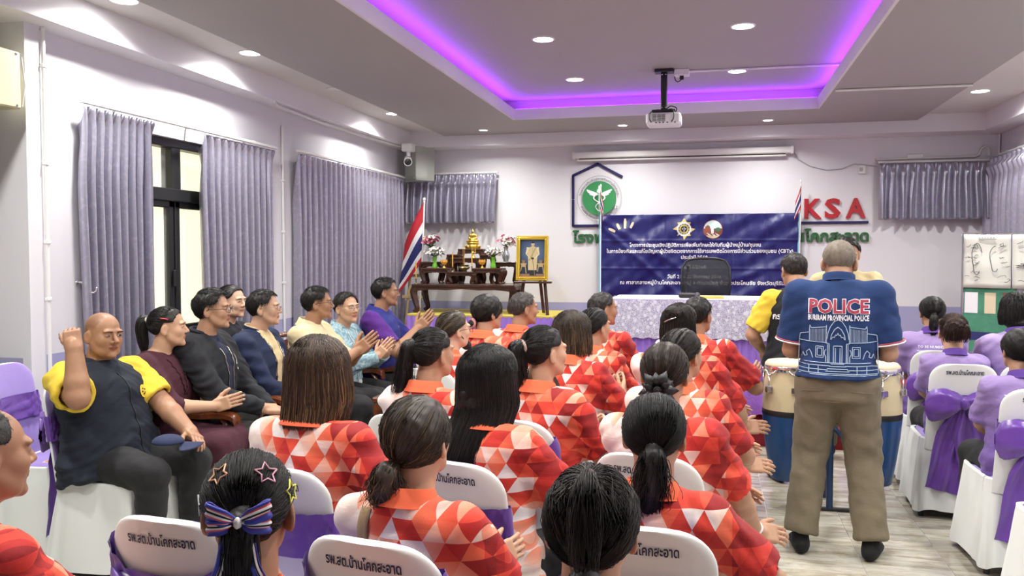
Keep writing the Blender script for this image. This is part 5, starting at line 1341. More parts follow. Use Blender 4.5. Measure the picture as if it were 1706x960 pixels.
# ------------------------------------------------------------------ wall lettering and hospital emblem
plain('sign_navy', (.012, .010, .085), .35); plain('sign_green', (.018, .115, .035), .4); plain('sign_red', (.42, .020, .028), .35); plain('emblem_green', (.028, .235, .075), .5)
WY = YB - .004
r = empty('house_outline', (0, 0, 0), 0, label='navy house-shaped outline fixed to the back wall round the green emblem', cat='sign')
def strip(name, pts, w=.030):
    mb = MB()
    for (x0, z0), (x1, z1) in zip(pts[:-1], pts[1:]):
        d = unit(V(x1 - x0, 0, z1 - z0)); L = math.hypot(x1 - x0, z1 - z0); mb.rbox(((x0 + x1) / 2, WY - .012, (z0 + z1) / 2), (L + w * .6, .022, w), .004, np.stack([d, V(0, 1, 0), np.cross(d, V(0, 1, 0))], 1))
    return mb.build(name, [MAT['sign_navy']], r)
strip('roof_left', [(-1.60, 2.475), (-1.31, 2.605)]); strip('roof_right', [(-1.31, 2.605), (-1.03, 2.45)]); strip('side', [(-1.60, 2.47), (-1.60, 2.205)]); strip('side', [(-1.60, 2.185), (-1.60, 1.885)]); strip('base_line', [(-1.60, 1.885), (-1.0, 1.885)])
em = MB().lathe([(.0005, .028), (.262, .028), (.268, .024), (.268, 0)], (-1.290, WY, 2.205), 48, 0, rotx(q)).build('round_emblem', [MAT['print_white']], None, True, sharp=30); tag(em, 'round green and white winged emblem inside the house outline', 'emblem')
EY = WY - .0285
ep = lambda off=0.0: (lambda u, v: np.stack([-1.290 + u, np.full_like(u, EY - off), 2.205 + v], 1))
def ringpoly(r0, r1, mat, name, off, n=48):
    a = np.linspace(0, 2 * np.pi, n, endpoint=False); f = ep(off); P = np.concatenate([f(r0 * np.cos(a), r0 * np.sin(a)), f(r1 * np.cos(a), r1 * np.sin(a))]); return MB().add(P, [(i, (i + 1) % n, (i + 1) % n + n, i + n) for i in range(n)]).build(name, [mat], em)
ringpoly(.256, .259, MAT['print_dark'], 'rim_line', .001); flat(em, 'green_field', MAT['emblem_green'], *disc2(.198, 48), ep(.001))
def arc_text(s, R, a_mid, width, h, top=True):
    v, f = text_arrays(s, h, width, .01); n_ = v[:, 0] / R
    ang = (a_mid - n_) if top else (a_mid + n_); rad = R + v[:, 1] if top else R - v[:, 1]
    MB().add(ep(.0014)(rad * np.cos(ang), rad * np.sin(ang)), f).build('lettering', [MAT['print_dark']], em)
arc_text('โรงพยาบาลส่งเสริมสุขภาพตำบลบ้านโคกสะอาด', .212, math.pi / 2, .60, .024); arc_text('ตำบลปังกู อำเภอประโคนชัย จังหวัดบุรีรัมย์', .243, -math.pi / 2, .56, .024, False)
for s in (-1, 1):
    wing = [(0.02, .055), (.06, .075), (.145, .105), (.150, .09), (.128, .075), (.135, .066), (.11, .052), (.115, .042), (.085, .030), (.05, .02), (.02, .03)]
    flat(em, 'wing', MAT['print_white'], [s * x for x, z in wing][::(1 if s < 0 else -1)], [z for x, z in wing][::(1 if s < 0 else -1)], ep(.002))
    th = np.linspace(0, 1, 30); sx = s * .075 * np.sin(th * math.pi * 1.9 + .2) * (1 - .62 * th); P = np.stack([-1.290 + sx, np.full(30, EY - .004), 2.205 + .045 - .20 * th], 1); MB().tube(P, np.linspace(.010, .005, 30), 6).build('snake', [MAT['print_white']], em, True)
MB().tube([(-1.290, EY - .003, 2.205 - .17), (-1.290, EY - .003, 2.205 + .09)], .006, 6).build('staff', [MAT['print_white']], em, True)
flat(em, 'flame', MAT['print_white'], [-.03, 0, .03, .024, .012, .010, 0, -.010, -.012, -.024], [.07, .055, .07, .10, .105, .135, .155, .135, .105, .10], ep(.0024))
def wall_word(s, x, z, h, w, mat, label, bold, cat='letters', name='wall_letters', th=.022):
    v, f = text_arrays(s, h, w, bold, align='LEFT'); v[:, 0] -= v[:, 0].min()
    o = MB().add(np.stack([x + v[:, 0], np.full(len(v), WY - th), z + v[:, 1]], 1), f).build(name, [mat]); m = o.modifiers.new('t', 'SOLIDIFY'); m.thickness = th; m.offset = -1; return tag(o, label, cat)
wall_word('K', .990, 1.952, .205, .185, MAT['sign_red'], 'red letter K on the back wall behind the small flag', .035); wall_word('S', 1.205, 1.952, .205, .165, MAT['sign_red'], 'red letter S on the back wall', .035); wall_word('A', 1.425, 1.952, .205, .205, MAT['sign_red'], 'red letter A on the back wall', .035)
o = MB().rbox((1.31, WY - .012, 1.897), (.70, .022, .026), .004).build('wall_bar', [MAT['sign_navy']]); tag(o, 'navy bar under the red letters on the back wall', 'bar')
wall_word('โรงพยาบาล', -1.605, 1.688, .120, .86, MAT['sign_green'], 'green Thai lettering below the house outline, running behind the banner', .028); wall_word('บ้านโคกสะอาด', .74, 1.688, .120, .925, MAT['sign_green'], 'green Thai lettering under the navy bar, right of the banner', .028)
# ------------------------------------------------------------------ flags
plain('flag_red', (.46, .015, .030), .7); plain('flag_white', (.75, .74, .76), .7); plain('flag_blue', (.020, .022, .13), .7)
def flag(name, x, y, z0, z1, L, H, lean, label, droop=.7, side=-1, r=.007, fold=5):
    o = empty(name, (x, y, z0), 0, label=label, cat='flag')
    top = V(lean, 0, z1 - z0); MB().tube([(0, 0, 0), top], r, 8).lathe([(.0005, .03), (r * 1.5, .02), (r * 1.6, .0), (r, -.005)], top, 8).build('pole', [MAT['white_plastic']], o, True, sharp=50)
    mb = MB(); n, m = 25, 21; P = np.zeros((n, m, 3))
    for i in range(n):
        for j in range(m):
            u = (i / (n - 1)) ** (1.0 if fold > 4.5 else .62); v = j / (m - 1)     # v along the fly, u down the hoist
            a = top * (1 - .02) + unit(top) * (-H * u)
            down = droop * v; P[i, j] = a + V(side * L * v * (1 - .55 * droop) * (.8 + .2 * u), -.02 - .035 * math.sin(v * fold + u * 2) * v ** .5, -L * down * (.85 + .25 * (1 - u)) - .03 * v * math.sin(u * 3))
    mb.grid(P); k = 0; band = [(0, 1 / 6), (1 / 6, 2 / 6), (2 / 6, 4 / 6), (4 / 6, 5 / 6), (5 / 6, 1)]; mi = [0, 1, 2, 1, 0]
    for i in range(n - 1):
        u = (i + .5) / (n - 1); c = [m_ for (a, b), m_ in zip(band, mi) if a <= u < b][0]
        for j in range(m - 1): mb.m[k] = c; k += 1
    mb.build('flag_cloth', [MAT['flag_red'], MAT['flag_white'], MAT['flag_blue']], o, True).modifiers.new('t', 'SOLIDIFY').thickness = .002
    return o
flag('national_flag', -3.355, 9.60, .905, 2.19, .55, .72, .06, 'large red white and blue flag drooping on a white pole left of the altar', .80, -1, .013, 4)
flag('small_flag', -1.255, YB - .16, .45, 2.33, .20, .22, 0, 'small red white and blue flag in front of the green emblem', .85, .35, .006)
flag('small_flag', .925, YB - .16, .45, 2.335, .21, .24, .015, 'small red white and blue flag beside the red letter K', .75, -.55, .006)
for x in (-1.255, .925): tag(MB().lathe([(.0005, .03), (.02, .03), (.09, .012), (.095, 0)], (x, YB - .16, ST), 16).build('flag_foot', [MAT['black_metal']], None, True, sharp=40), 'round dark foot of the small flag at the %s end of the banner' % ('left' if x < 0 else 'right'), 'stand')

# ------------------------------------------------------------------ altar
r = empty('altar_platform', (-2.44, 9.45, 0), 0, label='skirted platform with yellow top carrying the altar and the portrait easel', cat='table')
MB().rbox((-.04, .04, .875), (1.66, .94, .03), .006).build('platform_top', [plain('top_yellow', (.50, .40, .06), .6)], r); MB().bbox(-.85, .77, -.40, .50, 0, .86).build('core', [MAT['pale_wood']], r)
pleats(-.875, .80, -.425, .01, .872, 26, .02, 21).build('skirt', [MAT['skirt_purple']], r, True)
for s, x in ((-1, -.87), (1, .80)): m = pleats(-.43, .50, 0, .01, .872, 12, .02, 22); m.v[0] = m.v[0] @ rotz(s * q).T + V(x, 0, 0) if s > 0 else m.v[0] @ rotz(-q).T + V(x, 0, 0); m.build('skirt', [MAT['skirt_purple']], r, True)
AZ = .890
def carved_table(name, x, y, z, W, D, H, label, curve=.02, th=.022, cat='table', leg=.05):
    o = empty(name, (x, y, z), 0, label=label, cat=cat); M = [MAT['dark_wood']]
    MB().rbox((0, 0, H - th / 2), (W, D, th), .005).build('table_top', M, o)
    mb = MB(); a = .045 * min(1, H / .18); n = 13
    poly = [(-W / 2 + .02, H - th), (W / 2 - .02, H - th)] + [(W / 2 - .02 - (W - .04) * i / (n - 1), H - th - a * (1.0 - .35 * math.sin(math.pi * i / (n - 1)) + .12 * math.cos(6 * math.pi * i / (n - 1)))) for i in range(n)]
    mb.prism(poly, -D / 2 + .010, -D / 2 + .024); mb.prism(poly, D / 2 - .024, D / 2 - .010)
    mb.bbox(-W / 2 + .012, -W / 2 + .026, -D / 2 + .02, D / 2 - .02, H - th - a * .8, H - th); mb.bbox(W / 2 - .026, W / 2 - .012, -D / 2 + .02, D / 2 - .02, H - th - a * .8, H - th)
    mb.build('apron', M, o)
    for sx in (-1, 1):
        for sy in (-1, 1):
            X, Y = sx * (W / 2 - leg * .55), sy * (D / 2 - leg * .55); P = catmull([(X, Y, H - th), (X + sx * curve * .9, Y, H * .72), (X + sx * curve * .2, Y, H * .40), (X - sx * curve * .5, Y, H * .15), (X + sx * curve * .5, Y, 0)], 4)
            w = np.interp(np.linspace(0, 1, len(P)), [0, .3, .6, .85, 1], [1, .95, .7, .6, .8]) * leg * .62
            MB().tube(P, w, 4).build('leg', M, o)
    return o
carved_table('altar_table', -2.72, 9.42, AZ, 1.19, .46, .325, 'long dark carved altar table with curved legs on yellow platform', .03, .03, leg=.075)
TZ = AZ + .325
carved_table('tier_stand', -3.05, 9.33, TZ, .345, .20, .182, 'low dark carved stand at left front of the altar, under a green vase'); carved_table('tier_stand', -2.74, 9.29, TZ, .315, .17, .14, 'lowest dark carved stand at the altar centre under the incense bowl'); carved_table('tier_stand', -2.44, 9.33, TZ, .345, .20, .182, 'low dark carved stand at right front of the altar, under a green vase')
carved_table('tier_stand', -3.165, 9.52, TZ, .27, .17, .25, 'taller dark stand at the left back of the altar under the pink flowers'); carved_table('tier_stand', -2.28, 9.52, TZ, .27, .17, .25, 'taller dark stand at the right back of the altar under the glass vase')
carved_table('tier_stand', -2.75, 9.485, TZ, .33, .17, .295, 'middle dark stand at the altar, behind the incense bowl'); carved_table('tier_stand', -2.93, 9.63, TZ, .18, .10, .335, 'dark step of the altar left of the gilded figure'); carved_table('tier_stand', -2.535, 9.63, TZ, .16, .10, .335, 'dark step of the altar right of the gilded figure')
carved_table('tier_stand', -2.735, 9.66, TZ, .30, .15, .40, 'highest dark stand of the altar under the gilded figure')
# gilded seated figure
r = empty('gilded_statue', (-2.722, 9.66, TZ + .40), 0, label='small gilded seated Buddha figure on top of the altar', cat='statue')
F = SDF(); F.loft((0, 0, 0), np.eye(3), [(0, 0, 0, .088, .05), (.02, 0, 0, .092, .052), (.035, 0, 0, .074, .044), (.055, 0, 0, .066, .04), (.065, 0, 0, .074, .044), (.08, 0, 0, .06, .038)], .004); F.mesh  # lotus base
for k in range(14): a = k * .4488; F.ell((.084 * math.cos(a), .046 * math.sin(a), .028), (.017, .012, .014), None, .004)
P, Q = F.mesh(.004, (), .004, 0); link('lotus_base', mesh_np('lotus_base', P, Q, None, [MAT['gold']]), r)
F = SDF()
for s in (-1, 1): F.cone((s * .02, -.005, .092), (s * .058, -.022, .090), .020, .016, .01); F.cone((s * .058, -.022, .090), (-s * .012, -.036, .092), .015, .012, .006); F.cone((s * .034, 0, .165), (s * .044, -.006, .125), .012, .010, .006); F.cone((s * .044, -.006, .125), (s * .012, -.03, .112), .010, .008, .006)
F.loft((0, 0, .085), np.eye(3), [(0, 0, 0, .034, .024), (.04, 0, 0, .026, .018), (.075, 0, 0, .038, .020), (.092, 0, 0, .018, .014)], .01); F.cone((0, 0, .17), (0, 0, .19), .011, .010, .004); F.ell((0, -.002, .198), (.016, .017, .020), None, .004); F.cone((0, 0, .214), (0, 0, .222), .010, .006, .004); F.cone((0, 0, .222), (0, 0, .248), .004, .0015, .003)
P, Q = F.mesh(.0032, (), .003, 0); link('seated_figure', mesh_np('seated_figure', P, Q, None, [MAT['gold']]), r)
# vases, flowers, candles, bowls
plain('vase_green', (.17, .50, .035), .25, coat=.4); plain('vase_silver', (.55, .60, .60), .12, .7); plain('petal_white', (.80, .78, .74), .7); plain('petal_pink', (.62, .16, .25), .7); plain('petal_rose', (.48, .06, .10), .7); plain('petal_peach', (.78, .45, .36), .7); plain('leaf_green', (.05, .14, .04), .6); plain('candle_yellow', (.80, .42, .06), .5); plain('bronze', (.23, .17, .09), .35, .8)
def blossom(mb, c, r_, rng, ml):
    for k in range(9):
        a = k * 2.4 + rng.rand(); e = .2 + .14 * k; d = V(math.cos(a) * math.sin(e), math.sin(a) * math.sin(e), math.cos(e)); R = np.stack([unit(np.cross(d, V(0, .1, 1))), unit(np.cross(d, np.cross(d, V(0, .1, 1)))), d], 1)
        p = [(-.5, -.1, .75), (0, -.6, .55), (.5, -.1, .75), (.35, .5, .95), (0, .62, 1.05), (-.35, .5, .95), (0, 0, .62)]; mb.add(np.array(p) * r_ * (.6 + .4 * k / 9) @ R.T + c, [(0, 1, 6), (1, 2, 6), (2, 3, 6), (3, 4, 6), (4, 5, 6), (5, 0, 6)], ml)
def vase_flowers(x, y, z, kind, label, prof, mats, n, spread, hgt, br, seed):
    rng = np.random.RandomState(seed); o = empty('flower_vase', (x, y, z), 0, label=label, cat='vase')
    MB().lathe(prof, (0, 0, 0), 20).build('vase', [MAT[kind]], o, True, sharp=60); zt = prof[-2][1]
    st_ = MB(); lf = MB()
    for k in range(n):
        a = rng.uniform(0, 6.28); rr = spread * math.sqrt(rng.rand()); c = V(rr * math.cos(a), rr * math.sin(a) * .75, zt + hgt * (.45 + .55 * rng.rand()) * (1 - .35 * (rr / spread) ** 2)); m = mats[rng.randint(len(mats))]
        f_ = MB(); tilt = c * V(1, 1, 0) * 2.2
        for j in range(5 if 'white' in m else 1): blossom(f_, c + (rng.randn(3) * br * .55 if j else 0), br * (.75 if j else 1), rng, 0)
        f_.build('blossom', [MAT[m]], o, True); st_.tube([(0, 0, zt * .6), c * V(.3, .3, 0) + V(0, 0, zt + .01), c], .002, 4)
        if k % 2 == 0: d = unit(V(math.cos(a), math.sin(a), .5)); p0 = V(0, 0, zt); s_ = np.cross(d, V(0, 0, 1)) * .012; lf.add([p0, p0 + d * .04 + s_, p0 + d * .09 + V(0, 0, -.01), p0 + d * .04 - s_], [(0, 1, 2), (0, 2, 3)])
    st_.build('stem', [MAT['leaf_green']], o); lf.build('leaf', [MAT['leaf_green']], o); return o
gv = [(.0005, 0), (.030, 0), (.033, .012), (.028, .04), (.020, .075), (.022, .10), (.030, .125), (.026, .125), (.018, .10)]
vase_flowers(-3.07, 9.30, TZ + .182, 'vase_green', 'lime green vase of white flowers at the left front of the altar', gv, ['petal_white'], 17, .080, .105, .034, 1); vase_flowers(-2.385, 9.30, TZ + .182, 'vase_green', 'lime green vase of white flowers at the right front of the altar', gv, ['petal_white'], 17, .082, .105, .034, 2)
sv = [(.0005, 0), (.034, 0), (.030, .012), (.044, .05), (.042, .085), (.024, .125), (.024, .15), (.034, .17), (.030, .17), (.02, .15)]
vase_flowers(-2.29, 9.52, TZ + .25, 'vase_silver', 'silvery patterned vase of pink and rose flowers at the right back of the altar', sv, ['petal_pink', 'petal_rose', 'petal_peach', 'petal_rose', 'petal_white'], 17, .095, .13, .042, 3); vase_flowers(-3.19, 9.52, TZ + .25, 'vase_silver', 'vase of pink and white flowers at the left back of the altar', sv, ['petal_pink', 'petal_white', 'petal_peach', 'petal_pink'], 17, .105, .13, .042, 4)
for x, l in ((-2.96, 'yellow lotus offering cup on golden foot, left of the incense bowl'), (-2.512, 'yellow lotus offering cup on golden foot, right of the incense bowl')):
    o = empty('offering_cup', (x, 9.30, TZ + .182), 0, label=l, cat='cup', group='lotus offering cups on the altar'); MB().lathe([(.0005, 0), (.022, 0), (.020, .006), (.008, .018), (.007, .03), (.016, .04)], (0, 0, 0), 16).build('foot', [MAT['gold']], o, True, sharp=50)
    mb = MB()
    for ring, (n, r0, h) in enumerate(((8, .027, .052), (8, .036, .060))):
        for k in range(n):
            a = (k + .5 * ring) * 2 * math.pi / n; c, s_ = math.cos(a), math.sin(a); t_ = V(-s_, c, 0); b = V(c * r0 * .6, s_ * r0 * .6, .038); m_ = V(c * r0 * 1.1, s_ * r0 * 1.1, .038 + h * .5); tp = V(c * r0, s_ * r0, .038 + h); mb.add([b - t_ * .004, b + t_ * .004, m_ + t_ * .014, tp, m_ - t_ * .014], [(0, 1, 2, 3, 4)])
    mb.build('petal', [MAT['candle_yellow']], o).modifiers.new('t', 'SOLIDIFY').thickness = .0015
for x, y, l, h, z in ((-2.843, 9.25, 'tall yellow candle on a small stick left of the incense bowl', .215, TZ + .14), (-2.618, 9.25, 'tall yellow candle on a small stick right of the incense bowl', .215, TZ + .14), (-3.275, 9.24, 'orange candle standing at the left end of the altar table', .25, TZ)):
    o = empty('candle', (x, y, z), 0, label=l, cat='candle'); MB().lathe([(.0005, 0), (.018, 0), (.016, .006), (.006, .012), (.006, .05), (.011, .055), (.010, .06)], (0, 0, 0), 14).build('holder', [MAT['bronze']], o, True, sharp=50); MB().tube([(0, 0, .055), (0, 0, .055 + h - .06)], .0065, 8).build('wax', [MAT['candle_yellow']], o, True, sharp=50); MB().tube([(0, 0, h - .01), (0.001, 0, h + .006)], .0012, 5).build('wick', [MAT['black_metal']], o)
r = empty('incense_bowl', (-2.714, 9.26, TZ + .14), 0, label='round bronze incense bowl in the middle of the altar', cat='bowl'); MB().lathe([(.0005, 0), (.036, 0), (.038, .008), (.028, .016), (.055, .030), (.068, .045), (.062, .058), (.050, .066), (.062, .076), (.056, .076), (.04, .064), (.0005, .06)], (0, 0, 0), 28).build('bowl', [MAT['bronze']], r, True, sharp=50)
for k, (dx, dy) in enumerate(((-.012, 0), (.006, .01), (.012, -.008))): MB().tube([(dx * .5, dy, .06), (dx, dy, .30 + .02 * k)], .0018, 5).build('incense_stick', [MAT['candle_yellow']], r)
r = empty('gilded_tray', (-2.665, 9.49, TZ + .295), 0, label='slim gilded offering stand in front of the gilded figure', cat='stand'); MB().lathe([(.0005, 0), (.026, 0), (.010, .02), (.010, .05), (.030, .062), (.028, .066), (.0005, .06)], (0, 0, 0), 16).build('stem', [MAT['gold']], r, True, sharp=50)
for k in range(5): a = k * 1.2566; MB().tube([(.022 * math.cos(a), .022 * math.sin(a), .06), (.026 * math.cos(a), .026 * math.sin(a), .13)], .004, 6).build('rod', [MAT['gold']], r)
# pale wooden picture stand behind the altar
r = empty('wooden_trestle', (-3.47, 9.50, 0), 0, label='pale bare timber frame leaning behind the altar by the curtain', cat='frame')
for p0, p1 in (((-.07, -.1, 0), (-.03, .22, 1.46)), ((.12, -.1, 0), (.12, .22, 1.46))): MB().tube([p0, p1], .016, 4).build('post', [MAT['pale_wood']], r)
for z, yy in ((1.30, .17), (1.05, .11)): MB().rbox((.03, yy, z), (.28, .022, .035), .004).build('rail', [MAT['pale_wood']], r)
# framed portrait on an easel
r = empty('easel', (-1.90, 9.16, .890), 0, label='dark wooden easel carrying the gold framed portrait', cat='easel')
for n_, p0, p1 in (('leg', (-.15, -.05, 0), (-.055, .09, .80)), ('leg', (.17, -.05, 0), (.075, .09, .80)), ('rear_leg', (.06, .30, 0), (.01, .11, .78))): MB().tube([p0, p1], .018, 4).build(n_, [MAT['dark_wood']], r)
MB().rbox((.0, -.020, .355), (.42, .065, .022), .004).build('ledge', [MAT['dark_wood']], r)
r = empty('portrait', (-1.912, 9.16, 1.262), 0, label='gold framed painting of a standing figure in cream uniform', cat='painting'); r.rotation_euler = (-.10, 0, 0)
PWd, PH, fw = .355, .49, .042; mb = MB()
for sx in (-1, 1): mb.prism([(sx * PWd / 2, 0), (sx * (PWd / 2 - fw), fw), (sx * (PWd / 2 - fw), PH - fw), (sx * PWd / 2, PH)][::sx], -.032, 0)
mb.prism([(-PWd / 2, PH), (-PWd / 2 + fw, PH - fw), (PWd / 2 - fw, PH - fw), (PWd / 2, PH)], -.032, 0); mb.prism([(-PWd / 2, 0), (PWd / 2, 0), (PWd / 2 - fw, fw), (-PWd / 2 + fw, fw)], -.032, 0)
f_ = mb.build('frame', [MAT['gold_paint']], r); bv_ = f_.modifiers.new('b', 'BEVEL'); bv_.width = .006; bv_.segments = 2
mb = MB()
for sx in (-1, 1): mb.rbox((sx * (PWd / 2 - fw * .5), -.034, PH / 2), (.008, .008, PH - .03), .003)
for z in (fw * .5, PH - fw * .5): mb.rbox((0, -.034, z), (PWd - .03, .008, .008), .003)
mb.build('bead', [MAT['gold']], r)
t = NT('canvas_blue'); o_ = t.coord('Object'); gr_ = t.new('TexGradient', gradient_type='SPHERICAL'); mp = t.new('Mapping'); mp.inputs['Location'].default_value = (-.01 * 5, 0, -.31 * 5.5); mp.inputs['Scale'].default_value = (5, 1, 5.5); t.put(mp.inputs[0], o_); t.put(gr_.inputs[0], mp.outputs[0]); t.set(Base_Color=t.ramp(gr_.outputs['Fac'], [(0, (.012, .022, .05)), (1, (.12, .20, .36))]), Roughness=.4)
cv = MB().bbox(-PWd / 2 + fw - .003, PWd / 2 - fw + .003, -.012, -.004, fw - .003, PH - fw + .003).build('canvas', [MAT['canvas_blue']], r)
plain('paint_cream', (.60, .50, .26), .5); plain('paint_floor', (.28, .15, .08), .5); plain('paint_skin', (.62, .42, .30), .5); plain('paint_black', (.02, .02, .022), .5); plain('paint_table', (.48, .36, .16), .5)
cp = lambda off: (lambda u, v: np.stack([u, np.full_like(u, -.0125 - off), v], 1))
def pt(name, mat, poly, off): flat(cv, name, MAT[mat], [p[0] for p in poly], [p[1] for p in poly], cp(off))
pt('painted_floor', 'paint_floor', [(-.136, .04), (.136, .04), (.136, .075), (-.136, .075)], .0004)
for x0, x1 in ((-.134, -.06), (.055, .134)): pt('painted_table', 'paint_table', [(x0, .10), (x0 + .012, .165), (x0, .19), (x1, .19), (x1 - .012, .165), (x1, .08), (x1 - .01, .08), (x1 - .02, .15), (x0 + .02, .15), (x0 + .01, .10)], .0006); pt('painted_vase', 'paint_floor', [((x0 + x1) / 2 - .012, .19), ((x0 + x1) / 2 + .012, .19), ((x0 + x1) / 2 + .02, .225), ((x0 + x1) / 2 - .02, .225)], .0006)
pt('painted_legs', 'paint_black', [(-.028, .055), (.045, .055), (.04, .14), (-.025, .14)], .0008)
pt('painted_coat', 'paint_cream', [(-.045, .115), (.05, .115), (.054, .22), (.06, .30), (.056, .355), (.02, .375), (-.012, .375), (-.05, .355), (-.054, .30), (-.045, .22)], .001)
plain('paint_cream_light', (.72, .63, .38), .5); plain('paint_cream_deep', (.42, .33, .15), .5)
for s_, x_ in ((-1, -.052), (1, .060)): pt('painted_sleeve', 'paint_cream_light', [(x_ - .012, .345), (x_ + .010, .352), (x_ + .014 * s_ + .008, .29), (x_ - .03 * s_ + .004, .238), (x_ - .03 * s_ - .010, .246), (x_ + .014 * s_ - .010, .295)], .0016); pt('painted_epaulette', 'paint_cream_light', [(x_ - .016, .350), (x_ + .014, .350), (x_ + .012, .366), (x_ - .012, .366)], .002)
pt('painted_sash', 'paint_cream_deep', [(.030, .362), (.042, .355), (-.028, .215), (-.040, .222)], .0013); pt('painted_buttons', 'paint_cream_deep', [(.001, .355), (.006, .355), (.006, .25), (.001, .25)], .0014)
pt('painted_face', 'paint_skin', [(.004 + .020 * math.cos(k * .3927), .400 + .025 * math.sin(k * .3927)) for k in range(16)], .0014); pt('painted_hair', 'paint_black', [(.004 + .0205 * math.cos(k * .3142), .409 + .018 * math.sin(k * .3142)) for k in range(11)], .0018)
pt('painted_cane', 'paint_floor', [(.0, .235), (.008, .235), (.035, .05), (.029, .05)], .0016); pt('painted_hands', 'paint_black', [(-.012, .235), (.016, .232), (.02, .25), (-.01, .255)], .002)

# ------------------------------------------------------------------ conga drums on a stand
plain('drum_cream', (.62, .53, .33), .35, var=.10, vs=9); plain('drum_blue', (.012, .060, .19), .30, var=.25, vs=14); plain('drum_skin', (.62, .54, .36), .6, var=.12, vs=12); plain('stand_blue', (.012, .035, .10), .35)
def conga(x, y, label, k=1.0):
    o = empty('conga_drum', (x, y, .19), 0, label=label, cat='drum')
    sh = [(.0005, 0), (.108 * k, 0), (.112 * k, .004), (.135 * k, .14), (.155 * k, .28), (.163 * k, .38), (.1635 * k, .395)]; up = [(.1635 * k, .425), (.163 * k, .47), (.155 * k, .57), (.143 * k, .66), (.141 * k, .675)]
    MB().lathe(sh, (0, 0, 0), 36).build('lower_shell', [MAT['drum_blue']], o, True, sharp=40); MB().lathe([(.1638 * k, .393), (.1655 * k, .397), (.1655 * k, .423), (.1638 * k, .427)], (0, 0, 0), 36).build('band', [MAT['black_metal']], o, True, sharp=40); MB().lathe(up, (0, 0, 0), 36).build('upper_shell', [MAT['drum_cream']], o, True)
    MB().lathe([(.146 * k, .655), (.152 * k, .665), (.152 * k, .688), (.147 * k, .695)], (0, 0, 0), 36).build('rim', [MAT['chrome']], o, True, sharp=40)
    MB().lathe([(.150 * k, .688), (.150 * k, .700), (.135 * k, .716), (.07, .722), (.0005, .723)], (0, 0, 0), 36).build('drum_head', [MAT['drum_skin']], o, True)
    for i in range(6):
        a = i * math.pi / 3 + math.radians(-82); R = rotz(a - math.pi / 2 + math.pi); d = V(math.cos(a), math.sin(a), 0); b = d * .160 * k; mb = MB(); T = np.cross(V(0, 0, 1), d)
        mb.tube([b * .95 + T * .045 + V(0, 0, .668), b * 1.0 + T * .015 + V(0, 0, .64), b * 1.02 + V(0, 0, .632), b * 1.0 - T * .015 + V(0, 0, .64), b * .95 - T * .045 + V(0, 0, .668)], .007, 6); mb.tube([b * 1.03 + V(0, 0, .635), b * 1.06 + V(0, 0, .53)], .0055, 6)
        l = mb.build('hook', [MAT['chrome']], o, True); mb = MB(); Rr = np.stack([T, d, V(0, 0, 1)], 1); mb.rbox(b * 1.035 + V(0, 0, .555), (.065, .012, .038), .004, Rr); mb.rbox(b * 1.08 + V(0, 0, .555), (.022, .03, .040), .004, Rr); mb.build('lug_plate', [MAT['chrome']], l)
    return o
conga(.468, 5.42, 'cream and blue conga drum left of the policeman'); conga(.935, 5.42, 'cream and blue conga drum right of the policeman')
r = empty('drum_stand', (.70, 5.42, 0), 0, label='dark blue tubular steel stand between the two conga drums', cat='stand')
MB().tube([(0, 0, .02), (0, 0, .58)], .020, 10).build('post', [MAT['stand_blue']], r, True, sharp=50)
for s in (-1, 1):
    MB().tube(catmull([(0, -.02, .52), (s * .06, -.03, .46), (s * .13, -.04, .28), (s * .19, -.05, .08), (s * .21, -.05, .018)], 6), .014, 8).build('splayed_leg', [MAT['stand_blue']], r, True)
    MB().rbox((s * .035, 0, .545), (.07, .03, .03), .005).build('cross_arm', [MAT['stand_blue']], r)
MB().rbox((0, 0, .012), (.50, .025, .02), .004).build('foot_bar', [MAT['black_metal']], r); MB().tube([(0, .02, .5), (0, .22, .10), (0, .26, .015)], .014, 8).build('rear_leg', [MAT['stand_blue']], r, True)

# ------------------------------------------------------------------ boards at the right
r = empty('display_board', (2.62, 8.95, 0), .0, label='standing board with hand-drawn charts above a green poster', cat='board'); r.rotation_euler = (0, 0, -.62)
plain('poster_green', (.06, .24, .15), .6, var=.5, vs=7); plain('paper', (.70, .70, .64), .7, bump=.3, bs=9)
for x in (-.30, .95): MB().tube([(x, 0, .012), (x, 0, 1.74)], .014, 8).build('upright', [MAT['chrome']], r, True, sharp=50)
for x in (-.30, .95): MB().rbox((x, 0, .012), (.04, .42, .024), .006).build('foot', [MAT['chrome']], r)
MB().tube([(-.31, 0, 1.735), (.96, 0, 1.735)], .012, 8).build('top_rail', [MAT['chrome']], r, True, sharp=50)
MB().rbox((.325, .012, .92), (1.24, .012, .62), .003).build('poster', [MAT['poster_green']], r)
pc = lambda u, v, off=.0: np.stack([u, np.full_like(u, .004 - off), v], 1)
for x0, x1, m_ in ((-.28, -.16, 'print_white'), (-.10, .0, 'print_cream'), (.06, .16, 'print_brown')): flat(r, 'poster_picture', MAT[m_], [x0, x1, x1, x0], [.98, .98, 1.18, 1.18], lambda u, v: pc(u, v, .001))
flat(r, 'poster_band', MAT['flag_blue'], [-.29, .94, .94, -.29], [.72, .72, .80, .80], lambda u, v: pc(u, v, .001))
rg = np.random.RandomState(4); ink = plain('ink', (.05, .05, .07), .7)
